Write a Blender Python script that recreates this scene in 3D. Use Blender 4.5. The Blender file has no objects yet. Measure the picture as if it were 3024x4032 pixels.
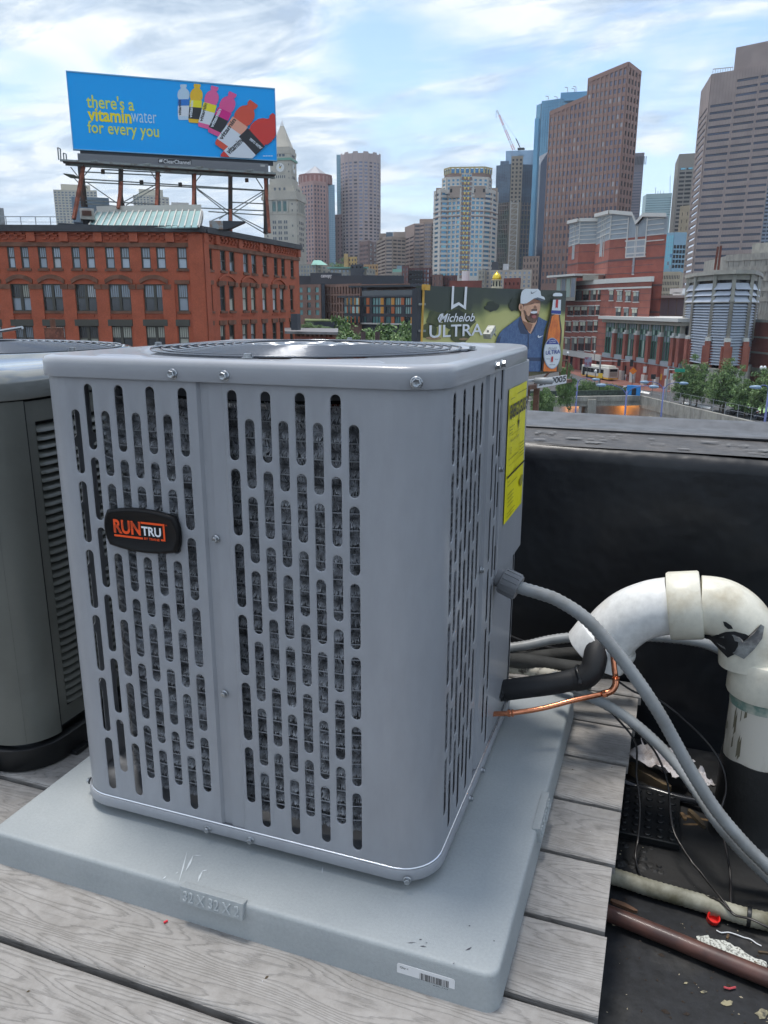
import bpy,bmesh,math,random
import numpy as np
from mathutils import Vector,Matrix,noise as mnoise
random.seed(7);RNG=np.random.default_rng(7)
S=bpy.context.scene;COL=S.collection
PI=math.pi;R_=math.radians
# ------------------------------------------------------------------ camera
CAM=Vector((0.1318,-0.7771,0.8000));YAW,PITCH,ROLL,FPX=-0.3489,0.2594,0.0017,3065.2
_f=Vector((math.sin(YAW)*math.cos(PITCH),math.cos(YAW)*math.cos(PITCH),-math.sin(PITCH)))
_r=Vector((math.cos(YAW),-math.sin(YAW),0));_u=_r.cross(_f)
_r,_u=_r*math.cos(ROLL)+_u*math.sin(ROLL),_u*math.cos(ROLL)-_r*math.sin(ROLL)
cd=bpy.data.cameras.new('camera');cam=bpy.data.objects.new('camera',cd);COL.objects.link(cam)
cd.sensor_fit='VERTICAL';cd.sensor_height=36;cd.sensor_width=27;cd.lens=FPX/4032*36
cd.clip_start=.02;cd.clip_end=20000
cam.matrix_world=Matrix(((_r.x,_u.x,-_f.x,CAM.x),(_r.y,_u.y,-_f.y,CAM.y),(_r.z,_u.z,-_f.z,CAM.z),(0,0,0,1)))
S.camera=cam;S.render.resolution_x,S.render.resolution_y=768,1024
# ------------------------------------------------------------------ sky, sun, exposure
SUN_EL,SUN_AZ=R_(78),R_(290)      # azimuth clockwise from +y
w=bpy.data.worlds.new('World');S.world=w;w.use_nodes=True
nt=w.node_tree;nt.nodes.clear()
def N(t,**kw):
    n=nt.nodes.new(t)
    for k,v in kw.items():setattr(n,k,v)
    return n
def Lk(a,b):nt.links.new(a,b)
def mth(op,a,b=None,clamp=False):
    n=N('ShaderNodeMath',operation=op,use_clamp=clamp)
    for i,v in enumerate((a,b)):
        if v is None:continue
        if hasattr(v,'links'):Lk(v,n.inputs[i])
        else:n.inputs[i].default_value=v
    return n.outputs[0]
def ramp(fac,stops):
    n=N('ShaderNodeValToRGB');Lk(fac,n.inputs[0]);e=n.color_ramp.elements
    while len(e) < len(stops):e.new(.5)
    for k,(p,c) in enumerate(stops):
        e[k].position=p;e[k].color=(c,c,c,1) if isinstance(c,(int,float)) else (*c,1)
    return n.outputs[0]
def mixc(f,a,b):
    n=N('ShaderNodeMix',data_type='RGBA')
    if hasattr(f,'links'):Lk(f,n.inputs[0])
    else:n.inputs[0].default_value=f
    for i,v in ((6,a),(7,b)):
        if hasattr(v,'links'):Lk(v,n.inputs[i])
        else:n.inputs[i].default_value=(*v,1)
    return n.outputs[2]
sky=N('ShaderNodeTexSky',sky_type='NISHITA',sun_disc=False,sun_elevation=SUN_EL,sun_rotation=SUN_AZ,
        air_density=1.0,dust_density=.6,ozone_density=1.6)
bg0=N('ShaderNodeVectorMath',operation='SCALE');Lk(sky.outputs[0],bg0.inputs[0]);bg0.inputs['Scale'].default_value=SKY_S=1.0
tc=N('ShaderNodeTexCoord');sep=N('ShaderNodeSeparateXYZ');Lk(tc.outputs['Generated'],sep.inputs[0])
den=mth('ADD',mth('MAXIMUM',sep.outputs[2],0.0),.16)
cx=mth('DIVIDE',sep.outputs[0],den);cy=mth('DIVIDE',sep.outputs[1],den)
cmb=N('ShaderNodeCombineXYZ');Lk(cx,cmb.inputs[0]);Lk(cy,cmb.inputs[1]);cmb.inputs[2].default_value=3.7
def nz(scale,detail,rough,dist,off=(0,0,0),sc=(1,1,1),rot=0):
    m=N('ShaderNodeMapping');Lk(cmb.outputs[0],m.inputs[0]);m.inputs['Location'].default_value=off;m.inputs['Scale'].default_value=sc
    m.inputs['Rotation'].default_value=(0,0,rot)
    n=N('ShaderNodeTexNoise');Lk(m.outputs[0],n.inputs['Vector'])
    n.inputs['Scale'].default_value=scale;n.inputs['Detail'].default_value=detail;n.inputs['Roughness'].default_value=rough;n.inputs['Distortion'].default_value=dist
    return n.outputs[0]
big=nz(.62,7,.52,.5,(2.3,1.1,0),(1,1.15,1),.5)
fine=nz(2.1,7,.55,.8,(5,7,0),(.9,1.25,1),.45)
dens=mth('ADD',mth('MULTIPLY',big,.60),mth('MULTIPLY',fine,.40))
for (bx,by_,bw,ba) in ((2640,560,.985,.15),(1700,600,.990,.05),(1950,430,.994,.06),(120,130,.99,.045),(1250,500,.996,.04),(900,60,.975,-.06),(1300,900,.97,-.04),(2250,150,.985,-.10),(500,800,.96,-.06)):
    dv=(_f*FPX+_r*(bx-1512)-_u*(by_-2016)).normalized();dp=N('ShaderNodeVectorMath',operation='DOT_PRODUCT');Lk(tc.outputs['Generated'],dp.inputs[0]);dp.inputs[1].default_value=dv
    mr=N('ShaderNodeMapRange',interpolation_type='SMOOTHSTEP');Lk(dp.outputs['Value'],mr.inputs[0]);mr.inputs[1].default_value=bw-.012;mr.inputs[2].default_value=1.0;mr.inputs[3].default_value=0;mr.inputs[4].default_value=-ba
    dens=mth('ADD',dens,mr.outputs[0])
cover=ramp(dens,[(.385,.04),(.44,.42),(.48,.86),(.52,1)])
shade=nz(1.9,9,.62,.7,(9,3,0),(.85,1.35,1),.5)
fine2=nz(5.0,8,.6,.5,(1,4,0),(.8,1.5,1),.4)
cloudc=ramp(mth('ADD',mth('MULTIPLY',shade,.62),mth('MULTIPLY',fine2,.38)),
              [(.42,(.26,.325,.41)),(.47,(.34,.405,.48)),(.51,(.42,.475,.53)),(.555,(.55,.57,.585))])
mixn=mixc(cover,bg0.outputs[0],cloudc)
# the horizon is milky
hz=ramp(sep.outputs[2],[(0.0,.85),(.10,.38),(.26,0.04),(1.0,0.0)])
mixh=mixc(hz,mixn,(.385,.46,.55))
bgn=N('ShaderNodeBackground');Lk(mixh,bgn.inputs[0]);bgn.inputs[1].default_value=1.0
out=N('ShaderNodeOutputWorld');Lk(bgn.outputs[0],out.inputs[0])
bg0.inputs['Scale'].default_value=.12
sl=bpy.data.lights.new('sun','SUN');sl.energy=1.5;sl.angle=R_(14);sl.color=(1,.955,.89)
sun=bpy.data.objects.new('sun',sl);COL.objects.link(sun)
sd=Vector((math.sin(SUN_AZ)*math.cos(SUN_EL),math.cos(SUN_AZ)*math.cos(SUN_EL),math.sin(SUN_EL)))
sun.rotation_euler=sd.to_track_quat('Z','Y').to_euler()
S.view_settings.view_transform='Standard';S.view_settings.look='None'
S.view_settings.exposure=0.97;S.view_settings.gamma=1;S.view_settings.use_curve_mapping=False
S.render.engine='CYCLES';S.cycles.use_denoising=True;S.cycles.use_adaptive_sampling=True
S.cycles.adaptive_threshold=.02;S.cycles.max_bounces=6;S.cycles.diffuse_bounces=3;S.cycles.glossy_bounces=3
S.cycles.transmission_bounces=3;S.cycles.caustics_reflective=False;S.cycles.caustics_refractive=False
# ------------------------------------------------------------------ placement from bearings
def ray(x,y):return (_f*FPX+_r*(x-1512)-_u*(y-2016)).normalized()
def on_z(x,y,z):d=ray(x,y);return CAM+d*((z-CAM.z)/d.z)
def on_y(x,y,Y):d=ray(x,y);return CAM+d*((Y-CAM.y)/d.y)
def on_x(x,y,X):d=ray(x,y);return CAM+d*((X-CAM.x)/d.x)
def at(x,y,D):d=ray(x,y);return CAM+d*(D/math.hypot(d.x,d.y))     # a point D metres away over the ground
# ------------------------------------------------------------------ materials
MATS={}
def M(name,col,rough=.6,metal=0,var=0,vs=4,col2=None,bump=0,bs=60,spec=.5,coat=0,stretch=(1,1,1),emit=0,lo=.4,hi=.6,det=6,bstretch=None,bdist=.002,var2=0,vs2=30):
    if name in MATS:return MATS[name]
    m=bpy.data.materials.new(name);m.use_nodes=True;t=m.node_tree;b=t.nodes['Principled BSDF']
    b.inputs['Roughness'].default_value=rough;b.inputs['Metallic'].default_value=metal
    b.inputs['Specular IOR Level'].default_value=spec;b.inputs['Coat Weight'].default_value=coat;b.inputs['Coat Roughness'].default_value=.08
    b.inputs['Base Color'].default_value=(*col,1)
    def nn(k):return t.nodes.new(k)
    geo=None
    def noise(scale,st,detail=det,rg=.6):
        nonlocal geo
        if geo is None:geo=nn('ShaderNodeNewGeometry')
        mp=nn('ShaderNodeMapping');mp.inputs['Scale'].default_value=st;t.links.new(geo.outputs['Position'],mp.inputs[0])
        n=nn('ShaderNodeTexNoise');n.inputs['Scale'].default_value=scale;n.inputs['Detail'].default_value=detail;n.inputs['Roughness'].default_value=rg
        t.links.new(mp.outputs[0],n.inputs['Vector']);return n.outputs[0]
    if var or col2:
        c2=col2 or tuple(max(0,c*(1-var)) for c in col);c1=col if col2 else tuple(c*(1+var*.6) for c in col)
        r=nn('ShaderNodeValToRGB');e=r.color_ramp.elements;e[0].position=lo;e[1].position=hi;e[0].color=(*c1,1);e[1].color=(*c2,1)
        t.links.new(noise(vs,stretch),r.inputs[0]);o=r.outputs[0]
        if var2:
            x=nn('ShaderNodeMix');x.data_type='RGBA';x.blend_type='MULTIPLY';x.inputs[0].default_value=1
            r2=nn('ShaderNodeMapRange');r2.inputs[1].default_value=.3;r2.inputs[2].default_value=.7;r2.inputs[3].default_value=1-var2;r2.inputs[4].default_value=1+var2
            t.links.new(noise(vs2,stretch,4),r2.inputs[0]);t.links.new(o,x.inputs[6]);t.links.new(r2.outputs[0],x.inputs[7]);o=x.outputs[2]
        t.links.new(o,b.inputs['Base Color'])
    if bump:
        bp=nn('ShaderNodeBump');bp.inputs['Strength'].default_value=bump;bp.inputs['Distance'].default_value=bdist
        t.links.new(noise(bs,bstretch or (1,1,1),4),bp.inputs['Height']);t.links.new(bp.outputs[0],b.inputs['Normal'])
    if emit:b.inputs['Emission Color'].default_value=(*col,1);b.inputs['Emission Strength'].default_value=emit
    MATS[name]=m;return m
# ------------------------------------------------------------------ mesh building
def link(o,parent=None):
    COL.objects.link(o)
    if parent is not None:o.parent=parent
    return o
class MB:
    def __init__(s):s.v=[];s.f=[];s.mi=[];s.cur=0
    def add(s,vs,fs):
        n=len(s.v);s.v.extend([tuple(p) for p in vs]);s.f.extend([tuple(i+n for i in f) for f in fs]);s.mi.extend([s.cur]*len(fs));return s
    def box(s,a,b):
        (x0,y0,z0),(x1,y1,z1)=a,b
        return s.add([(x0,y0,z0),(x1,y0,z0),(x1,y1,z0),(x0,y1,z0),(x0,y0,z1),(x1,y0,z1),(x1,y1,z1),(x0,y1,z1)],
                     [(0,3,2,1),(4,5,6,7),(0,1,5,4),(1,2,6,5),(2,3,7,6),(3,0,4,7)])
    def hexa(s,b4,t4):return s.add(list(b4)+list(t4),[(0,3,2,1),(4,5,6,7),(0,1,5,4),(1,2,6,5),(2,3,7,6),(3,0,4,7)])
    def bar(s,p,q,wd,ht=None,up=(0,0,1)):
        p,q=Vector(p),Vector(q);d=(q-p).normalized();up=Vector(up)
        if abs(d.dot(up)) > .98:up=Vector((0,1,0))
        a=d.cross(up).normalized();c=a.cross(d);ht=ht or wd;a *= wd/2;c *= ht/2
        return s.hexa([p-a-c,p+a-c,p+a+c,p-a+c],[q-a-c,q+a-c,q+a+c,q-a+c])
    def prism(s,poly,z0,z1,cap=True,bottom=True):     # poly: ccw 2d
        n=len(poly);vs=[(x,y,z0) for x,y in poly]+[(x,y,z1) for x,y in poly]
        fs=[(i,(i+1) % n,(i+1) % n+n,i+n) for i in range(n)]
        if cap:fs.append(tuple(range(n,2*n)))
        if bottom:fs.append(tuple(range(n-1,-1,-1)))
        return s.add(vs,fs)
    def tube(s,pts,r,n=8,cap=True):
        pts=[Vector(p) for p in pts];k=len(pts);rs=r if isinstance(r,(list,tuple)) else [r]*k
        vs=[];prev=None
        for i,p in enumerate(pts):
            d=(pts[min(i+1,k-1)]-pts[max(i-1,0)]).normalized()
            if prev is None:
                a=d.cross(Vector((0,0,1)));a=a if a.length > .05 else d.cross(Vector((0,1,0)))
            else:a=prev-d*prev.dot(d)
            a.normalize();prev=a;b=d.cross(a)
            for j in range(n):
                t=2*PI*j/n;vs.append(p+(a*math.cos(t)+b*math.sin(t))*rs[i])
        fs=[(i*n+j,i*n+(j+1) % n,(i+1)*n+(j+1) % n,(i+1)*n+j) for i in range(k-1) for j in range(n)]
        if cap:fs+=[tuple(range(n-1,-1,-1)),tuple(range((k-1)*n,k*n))]
        return s.add(vs,fs)
    def ring(s,c,R,r,n=48,m=6,ax=(0,0,1),squash=1):
        ax=Vector(ax).normalized();a=ax.orthogonal().normalized();b=ax.cross(a);c=Vector(c);vs=[]
        for i in range(n):
            t=2*PI*i/n;d=a*math.cos(t)+b*math.sin(t)
            for j in range(m):q=2*PI*j/m;vs.append(c+d*(R+r*math.cos(q))+ax*r*math.sin(q)*squash)
        return s.add(vs,[(i*m+j,((i+1) % n)*m+j,((i+1) % n)*m+(j+1) % m,i*m+(j+1) % m) for i in range(n) for j in range(m)])
    def lathe(s,c,ax,prof,n=16):       # prof: (radius, height) list
        ax=Vector(ax).normalized();a=ax.orthogonal().normalized();b=ax.cross(a);c=Vector(c);vs=[]
        for r,h in prof:
            for j in range(n):t=2*PI*j/n;vs.append(c+ax*h+(a*math.cos(t)+b*math.sin(t))*r)
        fs=[(i*n+j,i*n+(j+1) % n,(i+1)*n+(j+1) % n,(i+1)*n+j) for i in range(len(prof)-1) for j in range(n)]
        fs+=[tuple(range(n-1,-1,-1)),tuple(range((len(prof)-1)*n,len(prof)*n))]
        return s.add(vs,fs)
    def mesh(s,name,mats,smooth=False,shift=None,bevel=0):
        me=bpy.data.meshes.new(name);v=s.v
        if shift is not None:v=[(x-shift[0],y-shift[1],z-shift[2]) for x,y,z in v]
        me.from_pydata([tuple(p) for p in v],[],s.f)
        for m in (mats if isinstance(mats,(list,tuple)) else [mats]):me.materials.append(m)
        if s.cur or any(s.mi):me.polygons.foreach_set('material_index',s.mi)
        if bevel:
            bm=bmesh.new();bm.from_mesh(me);bmesh.ops.remove_doubles(bm,verts=bm.verts,dist=1e-6)
            es=[e for e in bm.edges if len(e.link_faces)==2 and e.calc_face_angle(0) > .6]
            bmesh.ops.bevel(bm,geom=es,offset=bevel,segments=2,affect='EDGES',profile=.6,clamp_overlap=True);bm.to_mesh(me);bm.free()
        if smooth:me.shade_smooth() if smooth is True else me.set_sharp_from_angle(angle=smooth)
        if smooth and smooth is not True:me.polygons.foreach_set('use_smooth',[True]*len(me.polygons))
        me.update();return me
    def build(s,name,mats,parent=None,smooth=False,world=False,bevel=0,kind=None,label=None):
        sh=root_loc(parent) if (world and parent is not None) else None
        o=bpy.data.objects.new(name,s.mesh(name,mats,smooth,sh,bevel));link(o,parent)
        if kind:o['kind']=kind
        if label:o['label']=label
        return o
def root_loc(o):
    l=Vector((0,0,0))
    while o is not None:l=l+o.location;o=o.parent
    return l
def T(name,label,cat,loc=(0,0,0),rz=0,group=None):
    o=bpy.data.objects.new(name,None);o.empty_display_size=.1;link(o);o.location=loc;o.rotation_euler=(0,0,rz)
    o['label']=label;o['category']=cat
    if group:o['group']=group
    return o
def tag(o,label,cat,group=None):
    o['label']=label;o['category']=cat
    if group:o['group']=group
    return o
def struct(o,label=None):
    o['kind']='structure'
    if label:o['label']=label
    return o
def inst(src,name,loc,parent,rz=0,scale=None):
    o=src.copy();o.name=name;COL.objects.link(o);o.parent=parent;o.location=loc;o.rotation_euler=(0,0,rz)
    if scale:o.scale=scale
    return o
def put(me,name,loc,parent,rz=0,scale=None):
    o=bpy.data.objects.new(name,me);COL.objects.link(o);o.parent=parent;o.location=loc
    if rz:o.rotation_euler=(0,0,rz)
    if scale:o.scale=scale
    return o
def smoothpath(pts,n=6):
    pts=[Vector(p) for p in pts];out=[]
    for i in range(len(pts)-1):
        p0=pts[max(i-1,0)];p1=pts[i];p2=pts[i+1];p3=pts[min(i+2,len(pts)-1)]
        for k in range(n):
            t=k/n;out.append(.5*((2*p1)+(p2-p0)*t+(2*p0-5*p1+4*p2-p3)*t*t+(3*p1-p0-3*p2+p3)*t**3))
    out.append(pts[-1]);return out
def text_poly(body,bold=0,shear=0,extrude=0,spacing=1):
    c=bpy.data.curves.new('text','FONT');c.body=body;c.size=1;c.offset=bold;c.shear=shear;c.extrude=extrude;c.resolution_u=3;c.space_character=spacing
    o=bpy.data.objects.new('text',c);me=bpy.data.meshes.new_from_object(o)
    vs=[v.co.copy() for v in me.vertices];fs=[tuple(p.vertices) for p in me.polygons]
    bpy.data.objects.remove(o);bpy.data.curves.remove(c);bpy.data.meshes.remove(me);return vs,fs
def text(mb,body,org,ux,uy,width=None,height=None,bold=0,shear=0,extrude=0,nrm=None,spacing=1,fixed=None):
    """letters laid from org along ux (baseline) and uy (up), scaled to the given width / height in metres"""
    vs,fs=text_poly(body,bold,shear,extrude,spacing);ux,uy,org=Vector(ux),Vector(uy),Vector(org)
    nrm=Vector(nrm) if nrm else ux.cross(uy)
    x0=min(v.x for v in vs);x1=max(v.x for v in vs);y0=min(v.y for v in vs);y1=max(v.y for v in vs)
    sx=width/(x1-x0) if width else None;sy=height/(y1-y0) if height else None
    sx=sx or sy;sy=sy or sx
    if fixed:y0=0
    mb.add([org+ux*((v.x-x0)*sx)+uy*((v.y-y0)*sy)+nrm*(v.z*sy) for v in vs],fs);return mb
# ================================================================== the roof we stand on
ZD=-.055;ZR=-.205;ZG=-16.0
m_unit=M('grey_paint',(.315,.328,.355),.40,var=.07,vs=5,stretch=(1,1,.35),var2=.035,vs2=60,bump=.25,bs=900,bdist=.0006,coat=.12)
m_lid=M('lid_paint',(.32,.332,.358),.30,var=.04,vs=9,bump=.12,bs=700,bdist=.0005,coat=.35)
m_green=M('green_grey_paint',(.122,.128,.114),.36,var=.10,vs=6,bump=.2,bs=600,bdist=.0006,coat=.2)
m_black=M('black_plastic',(.008,.009,.010),.35,bump=.2,bs=300,bdist=.0005)
m_dark=M('dark_inside',(.012,.013,.015),.7)
m_steel=M('zinc_steel',(.42,.44,.46),.28,metal=1,var=.2,vs=200)
m_wire=M('guard_wire',(.13,.145,.17),.2,metal=.4,coat=.5)
m_fin=M('spine_fin_aluminium',(.66,.68,.72),.4,metal=.3,var=.55,vs=60)
m_pad=M('pad_plastic',(.32,.348,.358),.6,col2=(.37,.395,.40),vs=7,lo=.40,hi=.75,bump=.5,bs=650,bdist=.001,var2=.06,vs2=240)
m_roof=M('black_membrane',(.010,.011,.013),.55,col2=(.045,.042,.036),vs=5,lo=.52,hi=.74,bump=.5,bs=18,bdist=.004,var2=.5,vs2=60)
m_wallm=M('parapet_membrane',(.0045,.0055,.008),.42,col2=(.010,.012,.015),vs=4,bump=.6,bs=3.0,bdist=.03,spec=.4,coat=.08)
m_cop=M('coping_membrane',(.055,.052,.052),.55,col2=(.09,.082,.076),vs=14,lo=.40,hi=.62,bump=.5,bs=22,bdist=.004,var2=.25,vs2=45)
m_copedge=M('coping_edge',(.10,.105,.115),.5,var=.2,vs=20,bump=.3,bs=30)
# decking: grey composite with embossed grain, each board its own cut of the pattern
def deck_mat():
    m=bpy.data.materials.new('deck_composite');m.use_nodes=True;t=m.node_tree;b=t.nodes['Principled BSDF'];b.inputs['Roughness'].default_value=.62
    def nn(k,**kw):
        n=t.nodes.new(k)
        for a,v in kw.items():setattr(n,a,v)
        return n
    geo=nn('ShaderNodeNewGeometry');oi=nn('ShaderNodeObjectInfo')
    ad=nn('ShaderNodeVectorMath',operation='MULTIPLY_ADD');cb=nn('ShaderNodeCombineXYZ')
    t.links.new(oi.outputs['Random'],cb.inputs[0]);t.links.new(oi.outputs['Random'],cb.inputs[2])
    t.links.new(cb.outputs[0],ad.inputs[0]);ad.inputs[1].default_value=(9,0,5);t.links.new(geo.outputs['Position'],ad.inputs[2])
    mp=nn('ShaderNodeMapping');mp.inputs['Scale'].default_value=(2.2,15,15);t.links.new(ad.outputs[0],mp.inputs[0])
    n1=nn('ShaderNodeTexNoise');n1.inputs['Scale'].default_value=1.0;n1.inputs['Detail'].default_value=2.2;n1.inputs['Roughness'].default_value=.45;t.links.new(mp.outputs[0],n1.inputs['Vector'])
    # contour lines of a smooth stretched noise make cathedral grain
    mu=nn('ShaderNodeMath',operation='MULTIPLY');mu.inputs[1].default_value=26;t.links.new(n1.outputs[0],mu.inputs[0])
    mp2=nn('ShaderNodeMapping');mp2.inputs['Scale'].default_value=(22,420,420);t.links.new(ad.outputs[0],mp2.inputs[0])
    n2=nn('ShaderNodeTexNoise');n2.inputs['Scale'].default_value=1;n2.inputs['Detail'].default_value=3;t.links.new(mp2.outputs[0],n2.inputs['Vector'])
    a2=nn('ShaderNodeMath',operation='MULTIPLY_ADD');t.links.new(n2.outputs[0],a2.inputs[0]);a2.inputs[1].default_value=.9;t.links.new(mu.outputs[0],a2.inputs[2])
    fr=nn('ShaderNodeMath',operation='FRACT');t.links.new(a2.outputs[0],fr.inputs[0])
    r=nn('ShaderNodeValToRGB');e=r.color_ramp.elements;e[0].position=0;e[0].color=(.35,.35,.35,1);e[1].position=.10;e[1].color=(0,0,0,1)
    for p,c in ((.22,1),(.72,1),(.94,.62)):x=e.new(p);x.color=(c,c,c,1)
    t.links.new(fr.outputs[0],r.inputs[0])
    n3=nn('ShaderNodeTexNoise');n3.inputs['Scale'].default_value=26;n3.inputs['Detail'].default_value=8;n3.inputs['Roughness'].default_value=.72;t.links.new(geo.outputs['Position'],n3.inputs['Vector'])
    r3=nn('ShaderNodeValToRGB');e=r3.color_ramp.elements;e[0].position=.35;e[0].color=(.24,.226,.21,1);e[1].position=.66;e[1].color=(.33,.315,.30,1);t.links.new(n3.outputs[0],r3.inputs[0])
    x=nn('ShaderNodeMix',data_type='RGBA',blend_type='MULTIPLY');
    mr=nn('ShaderNodeMapRange');mr.inputs[3].default_value=.80;mr.inputs[4].default_value=1.05;t.links.new(r.outputs[0],mr.inputs[0])
    x.inputs[0].default_value=1;t.links.new(r3.outputs[0],x.inputs[6]);t.links.new(mr.outputs[0],x.inputs[7]);t.links.new(x.outputs[2],b.inputs['Base Color'])
    bp=nn('ShaderNodeBump');bp.inputs['Strength'].default_value=.6;bp.inputs['Distance'].default_value=.0012;t.links.new(r.outputs[0],bp.inputs['Height']);t.links.new(bp.outputs[0],b.inputs['Normal'])
    return m
m_deck=deck_mat()
struct(MB().box((-6,-6,ZR-.4),(3.2,.998,ZR)).build('roof',m_roof))
# boards
deck=T('roof_deck','grey composite plank deck under the two condensing units','deck',(-2.4,.5,ZR));
by=[-.113-.1465*k for k in range(6,0,-1)]+[-.113,.041,.187,.3345,.4835,.631,.777,.922]
by=[(by[i],by[i+1]) for i in range(len(by)-1)]+[(.922,.997)]
for k,(a,b) in enumerate(by):
    xe=.118+.022*max(0,a-.3)+random.uniform(-.004,.004)
    mb=MB();y0,y1=a+.0050,b-.0050;h=.0055
    prof=[(y0,ZD-.024),(y1,ZD-.024),(y1,ZD-h),(y1-.0022,ZD-.0026),(y1-.0055,ZD-.0006),(y1-.011,ZD),(y0+.011,ZD),(y0+.0055,ZD-.0006),(y0+.0022,ZD-.0026),(y0,ZD-h)]
    n=len(prof);vs=[(-5.2,y,z) for y,z in prof]+[(xe,y,z) for y,z in prof]
    mb.add(vs,[(i,(i+1) % n,(i+1) % n+n,i+n)[::-1] for i in range(n)]+[tuple(range(n)),tuple(range(2*n-1,n-1,-1))])
    mb.build('deck_board',m_deck,deck,world=True)
m_joist=M('old_timber',(.09,.06,.038),.85,col2=(.025,.02,.017),vs=30,stretch=(.3,1,1),bump=.6,bs=80)
jb=MB()
for x in (.085,-.35,-.8,-1.3,-1.8,-2.4,-3.0):jb.box((x-.02,-1.0,ZR+.06),(x+.02,.985,ZD-.0245))
jb.build('joist',m_joist,deck,world=True)
# parapet
par=T('parapet_wall','low parapet wall wrapped in black rubber membrane with wide grey coping','parapet',(0,1.25,ZR))
nx=64;vs=[];prof=[(.998,ZR-.02),(1.0,.05),(1.004,.30),(.996,.455),(1.004,.480),(1.026,.490),(1.10,.487),(1.24,.4865),(1.30,.490)]
xs=[-7+11.5*i/nx for i in range(nx+1)]
def wob(x,k):return .012*math.sin(x*3.1+k*.6)+.006*math.sin(x*9.7+k)
def sheet(prof,amp):
    vs=[]
    for i,x in enumerate(xs):
        for k,(y,z) in enumerate(prof):vs.append((x,y+amp*wob(x,k)*(1 if k in (1,2) else .35),z-(.0035*(x) if z > .4 else 0)+amp*.25*wob(x*1.7,k)*(z > .3)))
    m=len(prof);return MB().add(vs,[(i*m+j,(i+1)*m+j,(i+1)*m+j+1,i*m+j+1) for i in range(nx) for j in range(m-1)])
sheet(prof[:6],1).build('membrane',m_wallm,par,smooth=True,world=True)
sheet([(1.020,.4900),(1.05,.4885),(1.12,.487),(1.24,.4865),(1.275,.489)],.5).build('coping',m_cop,par,smooth=True,world=True)
sheet([(1.270,.489),(1.275,.4945),(1.285,.4955),(1.31,.494),(1.36,.493),(1.405,.496),(1.43,.507),(1.452,.511),(1.466,.503),(1.47,.44),(1.47,-.5)],.4).build('rear_flashing',m_copedge,par,smooth=True,world=True)
cr=MB()
for s in range(0,40):
    x0=-4+s*.2;cr.bar((x0,1.266+.004*math.sin(x0*3),.4915-.0035*x0),(x0+.21,1.266+.004*math.sin((x0+.2)*3),.4915-.0035*(x0+.2)),.004,.004)
cr.build('seam',m_dark,par,world=True)
m_flake=M('dried_puddle_marks',(.16,.155,.15),.6)
fl=MB();rr=random.Random(5)
for _ in range(60):
    x=rr.uniform(-.4,1.1);y=rr.uniform(1.05,1.23);a=rr.uniform(.008,.028);b=a*rr.uniform(.3,.6);k=rr.randint(8,12);ph=rr.random()
    if rr.random() < .5:
        pts=[(x+a*math.cos(t*2*PI/k)*rr.uniform(.7,1.1),y+b*math.sin(t*2*PI/k)*rr.uniform(.7,1.1),.4925-.0035*x) for t in range(k)];fl.add(pts,[tuple(range(k))])
    else:
        o=[(x+a*math.cos(t*2*PI/k),y+b*math.sin(t*2*PI/k),.4925-.0035*x) for t in range(k)];q=[(x+a*.72*math.cos(t*2*PI/k),y+b*.66*math.sin(t*2*PI/k),.4925-.0035*x) for t in range(k)]
        fl.add(o+q,[(t,(t+1) % k,(t+1) % k+k,t+k) for t in range(k) if rr.random() < .8])
o=fl.build('water_mark',m_flake,par,world=True,kind='stuff')
# our own building below the parapet
m_ownbrick=M('own_brick',(.20,.07,.045),.85,var=.3,vs=20)
o=MB().box((-6,-6,ZG),(3.2,1.468,ZR-.401)).build('rooftop_building',m_ownbrick);tag(o,'building whose roof carries the deck and the parapet','building')
# ================================================================== pad
pad=T('equipment_pad','light grey plastic equipment pad lying on the plank deck','pad',(-.407,.4,ZD))
def rrect(x0,y0,x1,y1,r,n=6):
    out=[]
    for cx_,cy_,a0 in ((x1-r,y0+r,-90),(x1-r,y1-r,0),(x0+r,y1-r,90),(x0+r,y0+r,180)):
        for i in range(n+1):t=R_(a0+90*i/n);out.append((cx_+r*math.cos(t),cy_+r*math.sin(t)))
    return out
def loft(mb,loops,capt=True,capb=False):
    n=len(loops[0]);vs=[p for l in loops for p in l]
    fs=[(k*n+i,k*n+(i+1) % n,(k+1)*n+(i+1) % n,(k+1)*n+i) for k in range(len(loops)-1) for i in range(n)]
    if capt:fs.append(tuple((len(loops)-1)*n+i for i in range(n)))
    if capb:fs.append(tuple(range(n-1,-1,-1)))
    return mb.add(vs,fs)
def L3(poly,z):return [(x,y,z) for x,y in poly]
ls=[]
for ins,z in ((0,ZD),(.002,-.030),(.003,-.006),(.0042,-.0022),(.0065,-.0004),(.010,0)):ls.append(L3(rrect(-.815+ins,ins,-ins+.001,.80-ins,.02-ins*.4),z))
loft(MB(),ls).build('slab',m_pad,pad,smooth=True,world=True)
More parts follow.
